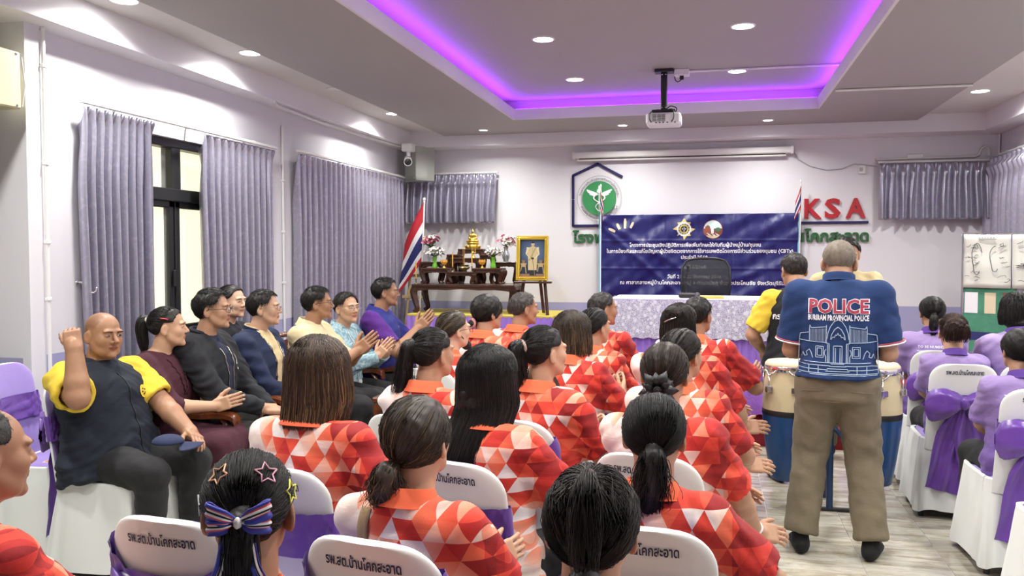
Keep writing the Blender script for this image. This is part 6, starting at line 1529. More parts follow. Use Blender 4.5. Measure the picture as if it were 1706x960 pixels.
for k, (x0, x1) in enumerate(((-.29, .13), (.14, .94))):
    xs = np.linspace(x0, x1, 14); zs = np.linspace(1.225, 1.73, 12); P = [[(x, -.016 - .006 * math.sin(x * 19 + z * 7) - .004 * math.sin(z * 23), z) for x in xs] for z in zs]
    s_ = MB().grid(P).build('chart_sheet', [MAT['paper']], r, True); s_.modifiers.new('t', 'SOLIDIFY').thickness = .0015; mb = MB(); w = x1 - x0
    def stroke(pts, r_=.0028): mb.tube([(x0 + w * u, -.030, 1.225 + .505 * v) for u, v in pts], r_, 4)
    for c in range(2): cx = (.3, .68)[c]; stroke([(cx + .10 * math.cos(a) * (1 + .2 * math.sin(3 * a)), .55 + .30 * math.sin(a) * (1 - .2 * c)) for a in np.linspace(.4 + c, 5.4, 18)])
    for i in range(26): u = rg.choice([.08, .22, .78, .9]) + rg.uniform(-.05, .05); v = rg.uniform(.1, .85); stroke([(u, v), (u + rg.uniform(.02, .09), v + rg.uniform(-.02, .04)), (u + rg.uniform(.06, .13), v + rg.uniform(-.04, .06))], .0022)
    for i in range(6): stroke([(.33 + .06 * i, .93), (.35 + .06 * i, .955), (.37 + .06 * i, .93)], .0026)
    stroke([(.33, .91), (.70, .915)], .0026); mb.build('pen_marks', [ink], s_)

# ------------------------------------------------------------------ small things on chairs
r = empty('water_bottle', (-3.22, 3.86, .478), 0, label='small clear water bottle standing on the empty lavender chair', cat='bottle')
t = NT('bottle_plastic'); t.set(Base_Color=(.75, .80, .86), Roughness=.08, Alpha=.55)
MB().lathe([(.0005, 0), (.030, 0), (.032, .01), (.030, .05), (.032, .10), (.030, .13), (.016, .165), (.013, .175)], (0, 0, 0), 18).build('body', [MAT['bottle_plastic']], r, True); MB().lathe([(.0325, .05), (.0325, .10)], (0, 0, 0), 18).build('label_band', [plain('label_blue', (.05, .10, .30), .4)], r, True); MB().lathe([(.015, .172), (.016, .176), (.016, .19), (.0005, .192)], (0, 0, 0), 14).build('cap', [MAT['white_plastic']], r, True, sharp=40)
o = MB().rbox((-3.24, 3.72, .489), (.15, .12, .022), .004, rotz(.2)).build('snack_box', [plain('box_cream', (.62, .50, .40), .6)]); tag(o, 'flat cream paper box lying on the empty lavender chair', 'box')
MB().rbox((-3.24, 3.72, .5012), (.12, .09, .0024), .001, rotz(.2)).build('lid_print', [plain('box_print', (.50, .20, .16), .6)], o)
# ------------------------------------------------------------------ garments and hair for the people
cloth('trouser_black', (.018, .018, .020)); cloth('trouser_grey', (.040, .040, .038)); cloth('trouser_khaki', (.182, .152, .100), bump=.3); cloth('jacket_black', (.012, .013, .017)); cloth('jacket_navy', (.012, .020, .055)); cloth('vest_navy', (.014, .018, .030)); cloth('polo_yellow', (.72, .52, .05)); cloth('polo_cream', (.62, .52, .32)); cloth('maroon', (.060, .014, .026)); cloth('batik_blue', (.28, .41, .46), var=.1); cloth('royal_blue', (.022, .026, .185)); cloth('sleeve_purple', (.085, .020, .20)); cloth('police_navy', (.014, .038, .125), var=.25); cloth('vest_black', (.012, .013, .016)); cloth('uniform_cream', (.56, .47, .27)); cloth('inner_cream', (.58, .46, .26)); cloth('collar_purple', (.10, .045, .26)); cloth('dot_navy', (.02, .02, .03)); cloth('strap_tan', (.34, .24, .13), bump=.1); cloth('strap_dark', (.05, .03, .022), bump=.1); cloth('scarf_print', (.40, .36, .30), var=.6); cloth('sock_black', (.01, .01, .011)); cloth('shirt_navy', (.016, .022, .045)); cloth('ribbon_white', (.78, .77, .76), bump=.1); cloth('cap_navy', (.022, .030, .075), bump=.1); cloth('rose_band', (.40, .18, .24)); cloth('brown_leather', (.05, .028, .018), bump=.1)
t = NT('batik_blue'); o_ = t.coord('Object'); t.set(Base_Color=t.ramp(t.noise(o_, 26, 4, .65, 1.6), [(.36, (.10, .20, .27)), (.50, (.27, .41, .46)), (.62, (.42, .55, .58))]), Roughness=.75); t.bump(t.noise(o_, 24, 3, .55, .7), .25, .012)
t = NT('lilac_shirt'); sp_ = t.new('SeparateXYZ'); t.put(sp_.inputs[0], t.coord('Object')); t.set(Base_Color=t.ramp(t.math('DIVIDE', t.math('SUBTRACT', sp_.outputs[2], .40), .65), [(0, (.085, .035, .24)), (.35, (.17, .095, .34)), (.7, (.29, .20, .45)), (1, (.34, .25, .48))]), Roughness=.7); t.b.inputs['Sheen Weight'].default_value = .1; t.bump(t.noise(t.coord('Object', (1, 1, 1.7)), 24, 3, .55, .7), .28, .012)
plain('dot_tie', (.02, .018, .02), .6); plain('tie_pink', (.62, .25, .24), .5); plain('tie_white', (.78, .72, .72), .5); plain('tie_beige', (.42, .30, .26), .7, bump=.5, bs=60); plain('flower_black', (.012, .011, .013), .45); plain('clip_gold', (.60, .42, .30), .25, .8); plain('star_peach', (.80, .42, .25), .4); plain('star_pink', (.80, .38, .48), .4); plain('star_yellow', (.80, .78, .15), .4); plain('star_grey', (.62, .62, .66), .4); plain('ribbon_blue', (.03, .04, .33), .4); plain('ribbon_red', (.62, .06, .08), .4); plain('mask_black', (.012, .012, .013), .8); plain('pearl', (.78, .70, .60), .25)
RNG = np.random.RandomState(11)

def clap(y=.32, z=.27, dx=.0, gap=.05, fwd=(0, .75, .55), open_=1.0, low=0):
    f = np.array(fwd); d = {}
    for t in (1, -1): d[t] = dict(o=V(dx + t * gap, y - (0 if t > 0 else .0), z + (.0 if t > 0 else -low)), x=f + V(-t * .18, 0, 0), back=V(t, .15, -.05), pole=V(t * .7, -.35, -.8), curl=(.12, .18, .14))
    return d
def lap(y=.34, z=.10, dx=.0, gap=.07, cross=True):
    d = {}
    for t in (1, -1): d[t] = dict(o=V(dx + t * gap, y + (.02 if t > 0 else 0), z + (.03 if t > 0 else 0)), x=V(-t * .75, .65, -.15), back=V(t * .25, .35, 1), pole=V(t * .8, -.5, -.6), curl=(.3, .4, .3))
    return d

def human(head, rz, label, sex='f', skin='skin_tan', lean=.06, twist=0, side=0, hd=(0, 0, 0), arms=None, build=1.0, belly=0, standing=False, legs=None, hf=.0048, s_range=(.86, 1.06), group=None, jaw=1.0, nose=1.0, stubble=None, hs=1.0, seat=.46, **k):
    lo, hi = s_range
    for _ in range(24):
        s = (lo + hi) / 2; p = pose(sex, s, seat, lean, twist, side, hd, standing, hs=hs, **k)
        if p.hc[2] < head[2]: lo = s
        else: hi = s
    dz = head[2] - p.hc[2]
    if not standing and abs(dz) > .002: seat = seat + max(-.05, min(.05, dz)); p = pose(sex, s, seat, lean, twist, side, hd, standing, hs=hs, **k)
    R = rotz(rz); root = np.array(head) - R @ p.hc; root[2] = 0
    arms = arms or clap(); A = {}
    for t in (1, -1):
        a = dict(arms[t]); a['w'] = p.hip + a['o'] * s * (1, 1, 1) if 'o' in a else a['w']; A[t] = a
    me = make_body(p, A, MAT[skin], legs, hf=hf, build=build, belly=belly, jaw=jaw, nose=nose, stubble=stubble)
    b = link('person', me, None, root, rz); tag(b, label, 'person', group)
    p.arms = A; p.build = build; p.belly = belly; p.root = root; p.rz = rz
    return p, b

def drape(obj, p, cx, cz, side=-1, off=.003):
    """lays (u, v) on the garment, from behind (side -1) or from the front (+1)"""
    me = obj.data; n = len(me.polygons); bv = getattr(p, '_bv', {}).get(obj.name)
    if bv is None:
        co = np.empty(len(me.vertices) * 3, np.float32); me.vertices.foreach_get('co', co); ix = np.empty(len(me.loops), np.int32); me.loops.foreach_get('vertex_index', ix)
        bv = BVHTree.FromPolygons(co.reshape(-1, 3).tolist(), ix.reshape(-1, 4).tolist()); p._bv = {**getattr(p, '_bv', {}), obj.name: bv}
    def f(u, v):
        out = []
        for a, b in zip(np.atleast_1d(u), np.atleast_1d(v)):
            x = cx + (a if side < 0 else -a); h = bv.ray_cast(Vector((x, side * 1.5, cz + b)), Vector((0, -side, 0)), 3)
            y = h[0][1] if h[0] is not None else (out[-1][1] - side * off if out else 0); out.append((x, y + side * off, cz + b))
        return np.array(out)
    return f
def strap(obj, p, pts, w, mat, parent, side=-1, n=26, name='bag_strap'):
    P = catmull(np.array([(a, b, 0) for a, b in pts]), 8)[:, :2]; T = np.gradient(P, axis=0); T /= np.linalg.norm(T, axis=1)[:, None]; N = np.stack([-T[:, 1], T[:, 0]], 1); f = drape(obj, p, 0, 0, side, .004)
    rows = [f(P[:, 0] + N[:, 0] * w * q_, P[:, 1] + N[:, 1] * w * q_) for q_ in (-.5, -.17, .17, .5)]
    o = MB().grid(rows, 0, flip=True).build(name, [mat], parent, True); m = o.modifiers.new('t', 'SOLIDIFY'); m.thickness = .003; m.offset = 0; return o

# hair styles -------------------------------------------------------
def tie(p, b, c, r, mat, name='hair_tie', tube=.0045, axis=V(0, -1, .1)):
    c = np.asarray(c, float); n = unit(axis); a = unit(np.cross(n, V(1, 0, .01))); d = np.cross(n, a); P = [p.H(c + r * (math.cos(x) * a + math.sin(x) * d)) for x in np.linspace(0, 2 * np.pi, 17)]
    return MB().tube(P, tube * p.hs, 6, cap=False).build(name, [MAT[mat]], b, True)
def h_pony(p, b, mat, G=(0, -.105, .03), out=.035, L=.26, R=.034, wav=.006, dx=0.0, n=700, tail=260, tiemat='tie_pink', thick=.011, back=.0, sway=0.0, tr=.015, fly=.0, toff=None, nz=.002, bulge=1.0, tubew=.0045):
    h = Hair(p, RNG); h.cap(thick); G = np.array(G, float); h.gather(G, n, off=thick + .0015)
    C = [G + V(0, .012, 0), G + V(dx * .2, -out * .8, .004), G + V(dx * .5, -out * 1.05, -L * .22), G + V(dx + sway, -out * .9 + back * .5, -L * .6), G + V(dx + sway * 1.6, -out * .6 + back, -L)]
    Rr = np.array([tr, R * .85, R * bulge, R * .85, R * .15]); Cw = p.H(C); h.volw(catmull(Cw, 3), np.interp(np.linspace(0, 1, 13), np.linspace(0, 1, 5), Rr * .80 * p.hs)); h.flow(Cw, Rr * p.hs, tail, wav=wav, fly=fly)
    o = h.finish(MAT[mat], b, .006, nz)
    if tiemat: tie(p, b, G + V(0, -out * .35, .002), tr * 1.25, tiemat, tube=tubew, axis=V(dx, -1, -.1))
    return o
def h_bun(p, b, mat, G=(0, -.105, .02), R=(.042, .034, .040), n=650, thick=.011, coils=3, high=0):
    h = Hair(p, RNG); h.cap(thick); G = np.array(G, float); h.gather(G, n, off=thick + .0015); c = G + V(0, -R[1] * .55, 0); h.F.ell(p.H(c), V(*R) * p.hs * .93, p.Rh, .01)
    N = 220; th0 = RNG.uniform(0, 6.28, N); tl = RNG.uniform(-.3, .3, N); t_ = np.linspace(0, 2.4, 10); a = th0[:, None] + t_[None]; lat = RNG.uniform(-1.1, 1.25, N)[:, None] + .25 * np.sin(a * 2 + tl[:, None])
    P = c + np.stack([R[0] * np.cos(a) * np.cos(lat), -R[1] * np.sin(lat) * 1.02, R[2] * np.sin(a) * np.cos(lat)], -1) * 1.02; h.paths.append((p.H(P.reshape(-1, 3)).reshape(P.shape), .0013 * p.hs * np.ones(10)))
    return h.finish(MAT[mat], b, .006, .002), c
def h_long(p, b, mat, L=.24, n=1500, thick=.012, az0=72, wide=.0, rag=.04, full=.012, volz=-.17, vr=.075, part=.0, backy=0.0, thin=1.0, push=0):
    h = Hair(p, RNG); h.cap(thick); e = -L + .06
    h.vol([(0, -.035, .05), (0, -.055, -.05), (0, -.062 + backy, (-.05 + e) / 2 - .02), (0, -.066 + backy * 1.4, e)], [.070, .074 + wide, .070 + wide, (.052 + wide) * thin]); h.drape(n, L, az0, full=full, rag=rag, part=part, backfn=(lambda P: P - V(0, 1, 0) * (push * np.clip(-.09 - P[..., 2:3], 0, .16))) if push else None)
    return h.finish(MAT[mat], b, .006, .003)
def h_short(p, b, mat, n=1300, thick=.011, ln=.030, shift=0.12, lift=.007, noise=.003, fwd=.5):
    h = Hair(p, RNG); h.cap(thick); h.short(n, ln, thick, lift=lift, shift=shift, fwd=fwd); return h.finish(MAT[mat], b, .0055, noise, shift=shift)
def h_buzz(p, b, mat, thick=.0055, shift=0.0, n=2200):
    h = Hair(p, RNG); h.cap(thick); h.short(n, .010, thick, .0008, .003, shift, .2); return h.finish(MAT[mat], b, .005, .0012, shift=shift)

# ------------------------------------------------------------------ the audience in orange and white mosaic polos
GA = 'audience in mosaic polos'; GC = 'white covered banquet chairs in the audience'
def fan(head, rz, label, hairfn, mos=0, skin='skin_tan', sex='f', arms=None, pants='trouser_black', chairstyle='band', chairlabel=None, build=1.0, hf=.0048, face_=True, wr=.0075, glasses=None, slv=.86, chairoff=.095, brow='brow_black', hs=.94, **k):
    k.setdefault('lean', -.05)
    p, b = human(head, rz, label, sex, skin, arms=arms, build=build, hf=hf, group=GA, hs=hs, **k)
    sh = shirt(p, p.arms, [MAT['mosaic_%d' % mos]], b, build=build, wr=wr, seed=RNG.randint(20), sleeve=slv, m=.016); collar(p, MAT['collar_orange'], sh)
    trousers(p, MAT[pants], b, h=.016, build=build); shoes(p, MAT['sock_black'], b)
    if face_: face(p, b, MAT[brow], glasses)
    hairfn(p, b)
    if chairlabel: c = p.root + rotz(rz) @ V(0, chairoff, 0); chair(chairstyle, c[0], c[1], rz, chairlabel, GC)
    return p, b, sh
def reach(xr, yr, zr, xl, yl, zl, fwd=(.4, .8, .1), curl=(.2, .25, .2)):
    f = np.array(fwd); return {1: dict(o=V(xr, yr, zr), x=f + V(-.1, 0, 0), back=V(.9, -.2, .4), pole=V(.8, -.3, -.7), curl=curl), -1: dict(o=V(xl, yl, zl), x=f + V(.2, 0, .1), back=V(-.8, .3, .3), pole=V(-.5, -.3, -.8), curl=curl)}
FR = -.20
# nearest row
p, b, sh = fan((-.81, 1.385, 1.088), .40, 'girl with striped ribbon bow and star clips on her black ponytail', lambda p, b: h_pony(p, b, 'hair_black', (0, -.112, .012), .030, .26, .036, .003, 0, 2600, 520, None, .010, .0), 1, 'skin_brown', hs=.95, hf=.004, hd=(0, .02, 0), chairlabel='covered chair under the girl with the striped bow')
def girl_bow(p, b):
    o = empty('x'); bpy.data.objects.remove(o); c0 = V(0, -.150, .028); BS = .70; mats = [MAT['ribbon_blue'], MAT['ribbon_white'], MAT['ribbon_red'], MAT['dot_navy']]; prof = [0, 0, 0, 2, 1, 3, 1, 2, 0, 0]
    root = None
    def ribbon(pts, w, n, name, parent, up=V(0, 0, 1), twist=0, stripe=prof):
        nonlocal root
        C = catmull(np.array(pts), n); T = np.gradient(C, axis=0); T /= np.linalg.norm(T, axis=1)[:, None]; mb = MB(); rows = []; k = len(stripe)
        for i, c in enumerate(C):
            N = unit(up - T[i] * (up @ T[i])); ww = np.interp(i / (len(C) - 1), np.linspace(0, 1, len(w)), w); rows.append([c + N * ww * (j / k - .5) + unit(np.cross(T[i], N)) * .003 * math.sin(j * 1.3) for j in range(k + 1)])
        P = p.H(c0 + (np.array(rows).reshape(-1, 3) - c0) * BS).reshape(len(C), k + 1, 3); mb.grid(P); mb.m = [stripe[j] for i in range(len(C) - 1) for j in range(k)]
        q_ = mb.build(name, mats, parent, True); m = q_.modifiers.new('t', 'SOLIDIFY'); m.thickness = .002; return q_
    kn = MB().rbox(p.H(c0 + V(0, -.012, 0)), V(.013, .014, .020), .005, p.Rh).build('ribbon_bow', [MAT['ribbon_white']], b, True)
    for s_ in (-1, 1):
        for zz, L, w in ((.026, .075, .048), (-.008, .074, .040)): ribbon([c0 + V(0, -.006, 0), c0 + V(s_ * .035, -.026, zz * .7), c0 + V(s_ * L, -.014, zz * 1.2), c0 + V(s_ * L * .96, .002, zz * 1.1), c0 + V(s_ * .035, -.004, zz * .5), c0 + V(0, -.004, 0)], [.014, w * .9, w, w, w * .8, .014], 6, 'bow_loop', kn)
        ribbon([c0 + V(s_ * .004, -.006, -.012), c0 + V(s_ * .030, -.012, -.05), c0 + V(s_ * .042, -.020, -.11), c0 + V(s_ * .064, -.018, -.17), c0 + V(s_ * .066, -.020, -.25)], [.012, .022, .026, .028, .030], 6, 'bow_tail', kn, up=V(1, 0, .2))
    def star(az, el, m_, r_=.020, rot=0):
        d = dirs(np.array([az]), np.array([el]))[0]; c = HC + d * (HR + .016); z_ = V(0, 0, 1); a = unit(np.cross(z_, d)); u = np.cross(d, a)
        P = [c + (r_ if i % 2 == 0 else r_ * .5) * (math.cos(i * .6283 + rot) * a + math.sin(i * .6283 + rot) * u) * 1.0 for i in range(11)]
        MB().tube(p.H(P), .0018, 6, cap=False).build('star_clip', [MAT[m_]], b, True)
    star(math.radians(180 + 42), .72, 'star_peach', .022, .2); star(math.radians(180 - 38), .72, 'star_pink', .023, .1); star(math.radians(180 - 72), .18, 'star_yellow', .023, .3); star(math.radians(180 + 78), -.05, 'star_grey', .020, .3)
girl_bow(p, b)
p, b, sh = fan((-.201, 1.475, 1.072), .02, 'black-haired woman with two thin pink hair ties, nearest the camera', lambda p, b: h_pony(p, b, 'hair_soft', (.0, -.118, -.045), .030, .20, .036, .006, 0, 2600, 420, 'tie_pink', .013, fly=.01), 0, 'skin_tan', hf=.004, hd=(.02, .10, 0), arms=lap(), chairlabel='covered chair under the woman with two pink hair ties')
h = Hair(p, RNG); h.F.ell(p.H((0, -.045, .112)), V(.02, .02, .008), p.Rh); h.gather((0, -.045, .115), 350, off=.014, r=.001); h.flow(p.H([(0, -.045, .122), (0, -.075, .128), (0, -.11, .095), (0, -.128, .03), (0, -.130, -.03)]), np.array([.006, .016, .03, .032, .02]) * p.hs, 160, wav=.004, r=.0011)
h.finish(MAT['hair_soft'], b, .006, 0, cut=False, name='top_lock'); tie(p, b, (0, -.052, .124), .009, 'tie_pink', tube=.0035, axis=V(0, -1, .5))
p, b, sh = fan((-1.585, 1.59, 1.10), -.30, 'balding older man in an orange polo at the lower left edge', lambda p, b: h_buzz(p, b, 'hair_salt', .004, 1.05, 1800), 2, 'skin_brown', 'm', arms=lap(), hf=.004, hd=(-.15, .0, 0), brow='brow_grey', s_range=(.84, 1.0), chairlabel='covered chair under the balding man at the picture edge')
# second row
chair('V', -1.235, 2.09, -.10, 'empty covered chair with a purple bow, in front of the girl with the ribbon', GC)
p, b, sh = fan((-.696, 1.977, 1.097), -.18, 'woman with low messy ponytail and tan bag strap over her shoulder', lambda p, b: h_pony(p, b, 'hair_streak', (-.030, -.098, -.055), .026, .105, .036, .012, -.012, 2400, 420, 'tie_pink', .013, .0, fly=.018, tubew=.0035), 0, 'skin_light', hd=(.04, .12, .0), hf=.004, chairstyle='V', chairlabel='covered chair with a purple sash, under the woman with the tan bag strap', arms=reach(.10, .32, .22, -.02, .30, .2))
strap(sh, p, [(-.085, p.neck[2] + .00), (-.080, p.neck[2] - .09), (-.04, p.neck[2] - .20), (.01, p.neck[2] - .34)], .032, MAT['strap_tan'], b)
p, b, sh = fan((-.14, 2.209, 1.087), -.10, 'woman with long wavy black ponytail in a pale tie, arm reaching right', lambda p, b: h_pony(p, b, 'hair_black', (.012, -.108, -.020), .030, .27, .034, .016, -.012, 2400, 460, 'tie_white', .011, .0, fly=.02), 3, 'skin_tan', hd=(.06, .12, .0), hf=.0045, arms=reach(.52, .20, .03, .20, .32, .10, (.95, .4, -.05), (.45, .5, .3)), chairlabel='covered chair under the woman with the wavy ponytail', build=1.06)
MB().tube(catmull([p.neck + V(-.075, .03, .015), p.neck + V(-.085, -.03, .01), p.neck + V(-.05, -.075, -.01)], 6), .006, 6).build('lanyard', [MAT['scarf_print']], b, True)
# third row
p, b, sh = fan((-1.223, 2.526, 1.172), -.16, 'woman with straight shoulder-length bob streaked with brown', lambda p, b: h_long(p, b, 'hair_light', .155, 3000, .013, 58, .008, .024, .018, thin=1.15, push=.35), 0, 'skin_light', hd=(.10, .03, 0), arms=reach(.30, .22, .12, .16, .30, .16, (.7, .6, .1)), chairlabel='covered chair under the woman with the brown-streaked bob', hs=.98)
p, b, sh = fan((-.699, 2.698, 1.143), -.28, 'woman with loose long black hair reaching forward with bare forearm', lambda p, b: h_long(p, b, 'hair_black', .295, 2600, .012, 62, .010, .11, .016, backy=-.012, thin=.55, push=.62), 1, 'skin_fair', hd=(-.38, .06, 0), arms=reach(.30, .28, .06, .18, .36, .08, (.75, .7, .05)), chairlabel='covered chair under the woman with loose long hair', build=1.08)
p, b, sh = fan((-.151, 2.928, 1.145), -.22, 'woman whose low bun is covered by a black fabric flower', lambda p, b: None, 2, 'skin_tan', hd=(.10, .04, 0), arms=reach(.28, .26, .03, .22, .34, .10, (.85, .5, -.15), (.3, .4, .3)), chairlabel='covered chair under the woman with the black flower', build=1.05)
o_, c = h_bun(p, b, 'hair_brown', (0, -.100, -.030), (.050, .036, .042)); fl_ = MB(); Rh = p.Rh
d_ = unit(p.W[1] - p.E[1]); a_ = unit(np.cross(d_, V(0, 0, 1))); MB().tube([p.W[1] - d_ * .02 + .029 * (math.cos(x) * a_ + math.sin(x) * np.cross(d_, a_)) for x in np.linspace(0, 6.283, 17)], .0035, 6, cap=False).build('bracelet', [MAT['ribbon_white']], b, True)
for k in range(11):
    a = k * 2 * math.pi / 11; d = V(math.cos(a), 0, math.sin(a)); t_ = V(-math.sin(a), 0, math.cos(a)); r_ = .062 if k % 2 else .075; base = c + V(0, -.034, 0); fl_.add(p.H([base + d * .01, base + d * r_ * .6 + t_ * .020 + V(0, -.008, 0), base + d * r_ + V(0, .008, 0), base + d * r_ * .6 - t_ * .020 + V(0, -.008, 0), base + d * r_ * .55 + V(0, -.016, 0)]), [(0, 1, 4), (1, 2, 4), (2, 3, 4), (3, 0, 4)])
fl_.tube(p.H([c + V(.014 * math.cos(x * .9) * (1 - x / 14), -.050, .014 * math.sin(x * .9) * (1 - x / 14)) for x in range(13)]), .004, 5); m_ = fl_.build('fabric_flower', [MAT['flower_black']], b, True).modifiers.new('t', 'SOLIDIFY'); m_.thickness = .0018
# fourth row
p, b, sh = fan((-1.12, 3.37, 1.137), -.22, 'woman with high black ponytail falling to one side, beside low table', lambda p, b: h_pony(p, b, 'hair_black', (-.015, -.092, .050), .040, .33, .036, .008, -.05, 1000, 320, 'clip_gold', .011, .01, -.02, fly=.012), 1, 'skin_tan', hd=(-.30, .06, 0), chairlabel='covered chair under the woman with the high side ponytail')
p, b, sh = fan((-.651, 3.378, 1.154), -.36, 'woman with curly ponytail in a beige scrunchie', lambda p, b: h_pony(p, b, 'hair_black', (0, -.105, .040), .045, .30, .040, .018, -.01, 1000, 320, 'tie_beige', .011, .0, fly=.015, tr=.02, tubew=.011), 3, 'skin_light', hd=(-.42, .08, 0), arms=clap(.33, .20, .06), chairstyle='V', chairlabel='covered chair under the woman with the beige scrunchie', build=1.06)
p, b, sh = fan((-.114, 3.553, 1.139), -.25, 'woman with smooth gathered black hair behind the black flower', lambda p, b: h_bun(p, b, 'hair_soft', (0, -.105, -.025), (.050, .034, .045)), 0, 'skin_tan', hd=(-.30, .02, 0), arms=reach(.22, .30, .12, .16, .34, .16, (.8, .5, -.1)), chairlabel='covered chair under the woman behind the black flower')
# fifth row and beyond
p, b, sh = fan((-.675, 4.246, 1.156), -.30, 'woman with short greying brown hair and a dark bag strap', lambda p, b: h_long(p, b, 'hair_streak', .115, 1300, .014, 64, .010, .03, .016), 2, 'skin_tan', hd=(-.22, .04, 0), arms=clap(.33, .27, .10), chairlabel='covered chair under the woman with the dark bag strap', build=1.05)
strap(sh, p, [(-.05, p.neck[2] - .01), (.01, p.neck[2] - .10), (.08, p.neck[2] - .22), (.13, p.neck[2] - .33)], .016, MAT['strap_dark'], b)
p, b, sh = fan((-.154, 4.369, 1.190), -.20, 'woman with hair twisted up in a silver clip and a round badge', lambda p, b: h_bun(p, b, 'hair_soft', (0, -.070, .080), (.052, .045, .036), 700, .014), 0, 'skin_tan', hd=(-.15, .02, 0), arms=reach(.26, .30, .10, .2, .34, .13, (.85, .5, .0)), chairlabel='covered chair under the woman with the silver clip')
MB().tube(catmull(p.H([(-.045, -.115, .030), (-.01, -.140, .045), (.03, -.13, .06)]), 5), .0035, 6).build('hair_clip', [MAT['chrome']], b, True); MB().lathe([(.017, 0), (.017, .004), (.0005, .005)], p.H((.068, -.085, .035)), 16, 0, p.Rh @ rotz(.75) @ rotx(q)).build('badge', [MAT['ribbon_white']], b, True)
h = Hair(p, RNG); h.vol([(0, -.06, -.02), (0, -.085, -.06)], [.06, .045]); h.drape(500, .10, 95, full=.012); h.finish(MAT['hair_soft'], b, .007, .002, cut=False, name='lower_hair')
p, b, sh = fan((-1.43, 4.684, 1.118), -.34, 'woman in glasses with fair-streaked hair and black mask under her chin', lambda p, b: h_bun(p, b, 'hair_streak', (0, -.100, -.01), (.045, .034, .036)), 3, 'skin_fair', hd=(-.42, .04, 0), glasses=(MAT['black_frame'], .026, .018, 0), chairlabel='covered chair under the woman in glasses', hs=.97)
F = SDF(); F.ell(p.H((0, .078, -.098)), V(.048, .026, .032) * p.hs, p.Rh, .01); F.cone(p.H((.050, .05, -.075)), p.H((.074, .0, -.025)), .005, .004, .004); P, Q = F.mesh(.006, (), .006, 1); link('face_mask', mesh_np('face_mask', P, Q, None, [MAT['mask_black']]), b)
p, b, sh = fan((-.646, 4.868, 1.136), -.32, 'woman with black hair tied by a long white ribbon', lambda p, b: h_pony(p, b, 'hair_black', (0, -.100, -.02), .028, .17, .030, .006, 0, 700, 200, 'tie_white', .011), 0, 'skin_tan', hd=(-.35, .03, 0), chairlabel='covered chair under the woman with the white ribbon')
MB().grid([[p.H(V(x - .02 + .03 * v, -.125 - .02 * math.sin(v * 3), .03 - .16 * v)) for x in (-.016, 0, .016)] for v in np.linspace(0, 1, 9)]).build('hair_ribbon', [MAT['ribbon_white']], b, True).modifiers.new('t', 'SOLIDIFY').thickness = .002
p, b, sh = fan((-1.371, 5.215, 1.183), -.32, 'woman with sleek black hair and a dusty pink band at her nape', lambda p, b: h_bun(p, b, 'hair_black', (-.02, -.095, -.065), (.034, .026, .026), 700, .016), 1, 'skin_tan', hd=(-.40, .02, 0), chairlabel='covered chair under the woman with the dusty pink band', hs=.99, build=1.08)
tie(p, b, (-.02, -.112, -.065), .026, 'tie_pink', 'scrunchie', .012)
p, b, sh = fan((-.08, 5.31, 1.176), -.22, 'short-haired man half hidden behind the woman with the silver clip', lambda p, b: h_short(p, b, 'hair_black', 900), 2, 'skin_brown', 'm', hd=(-.25, 0, 0), arms=reach(.24, .30, .22, .2, .33, .14, (.6, .6, .5)), chairlabel='covered chair under the man at the front of the right column')
p, b, sh = fan((-1.257, 5.755, 1.174), -.40, 'man with short grey hair in an orange polo near the altar', lambda p, b: h_short(p, b, 'hair_grey', 1200, .010, .022, lift=.006), 3, 'skin_brown', 'm', hd=(-.55, .0, 0), brow='brow_grey', chairlabel='covered chair under the grey-haired man near the altar')
p, b, sh = fan((-.714, 5.779, 1.177), -.40, 'older man with receding grey hair in profile before the head table', lambda p, b: h_short(p, b, 'hair_salt', 1200, .009, .022, .30, .006), 0, 'skin_brown', 'm', hd=(-.60, .0, 0), brow='brow_grey', chairlabel='covered chair under the older man with receding hair')
# ------------------------------------------------------------------ guests along the left wall
LZ = -math.pi / 2
GL = (MAT['black_frame'], .025, .0165, 0); GM = (MAT['metal_frame'], .024, .015, 0)
def zone(w0, w1, z0=.10, z1=.50):
    return lambda c, L: ((L[:, 1] > .03) & (np.abs(L[:, 0]) < w0 + (w1 - w0) * np.clip((L[:, 2] - z0) / (z1 - z0), 0, 1)) & (L[:, 2] > -.2)).astype(np.int32)
def flatbadge(p, obj, parent, cx, cz, poly, mat, side=1, off=.004, name='badge'):
    f = drape(obj, p, cx, cz, side, off); P = f(np.array([a for a, _ in poly]), np.array([b_ for _, b_ in poly])); return MB().add(P, [tuple(range(len(P)))[::-1 if side > 0 else 1]]).build(name, [MAT[mat]], parent)
# bald man in the navy vest, scratching his head
arms = {1: dict(o=V(.285, .055, .60), x=V(-.15, -.30, .9), back=V(.75, .55, .3), pole=V(.60, .90, -.35), curl=(1.0, 1.4, .9), thumb=(.7, .45, -.6), fat=1.12), -1: dict(o=V(-.13, .43, .10), x=V(.45, .85, -.2), back=V(-.3, .3, .9), pole=V(-.9, -.3, -.4), curl=(.25, .35, .3), fat=1.08)}
p, b = human((-2.968, 3.71, 1.148), LZ - .08, 'bald heavyset man in navy vest and yellow polo, fist raised beside his head', 'm', 'skin_brown', -.20, twist=-.24, hd=(-.22, -.04, -.03), arms=arms, build=1.30, belly=1.0, hf=.0042, jaw=1.12, nose=1.15, hs=.98, s_range=(.84, 1.05), legs=dict(kx=.07), stubble=((.60, .56, .55), .50, .75))
sh = shirt(p, p.arms, [MAT['polo_yellow']], b, build=1.24, sleeve=.80, belly=.8, m=.008, hem=-.06, sl_m=.024, seed=3); v = shirt(p, p.arms, [MAT['vest_navy']], b, 'vest', sleeve=0, build=1.30, belly=1.10, m=.022, hem=-.10, seed=5, wr=.008)
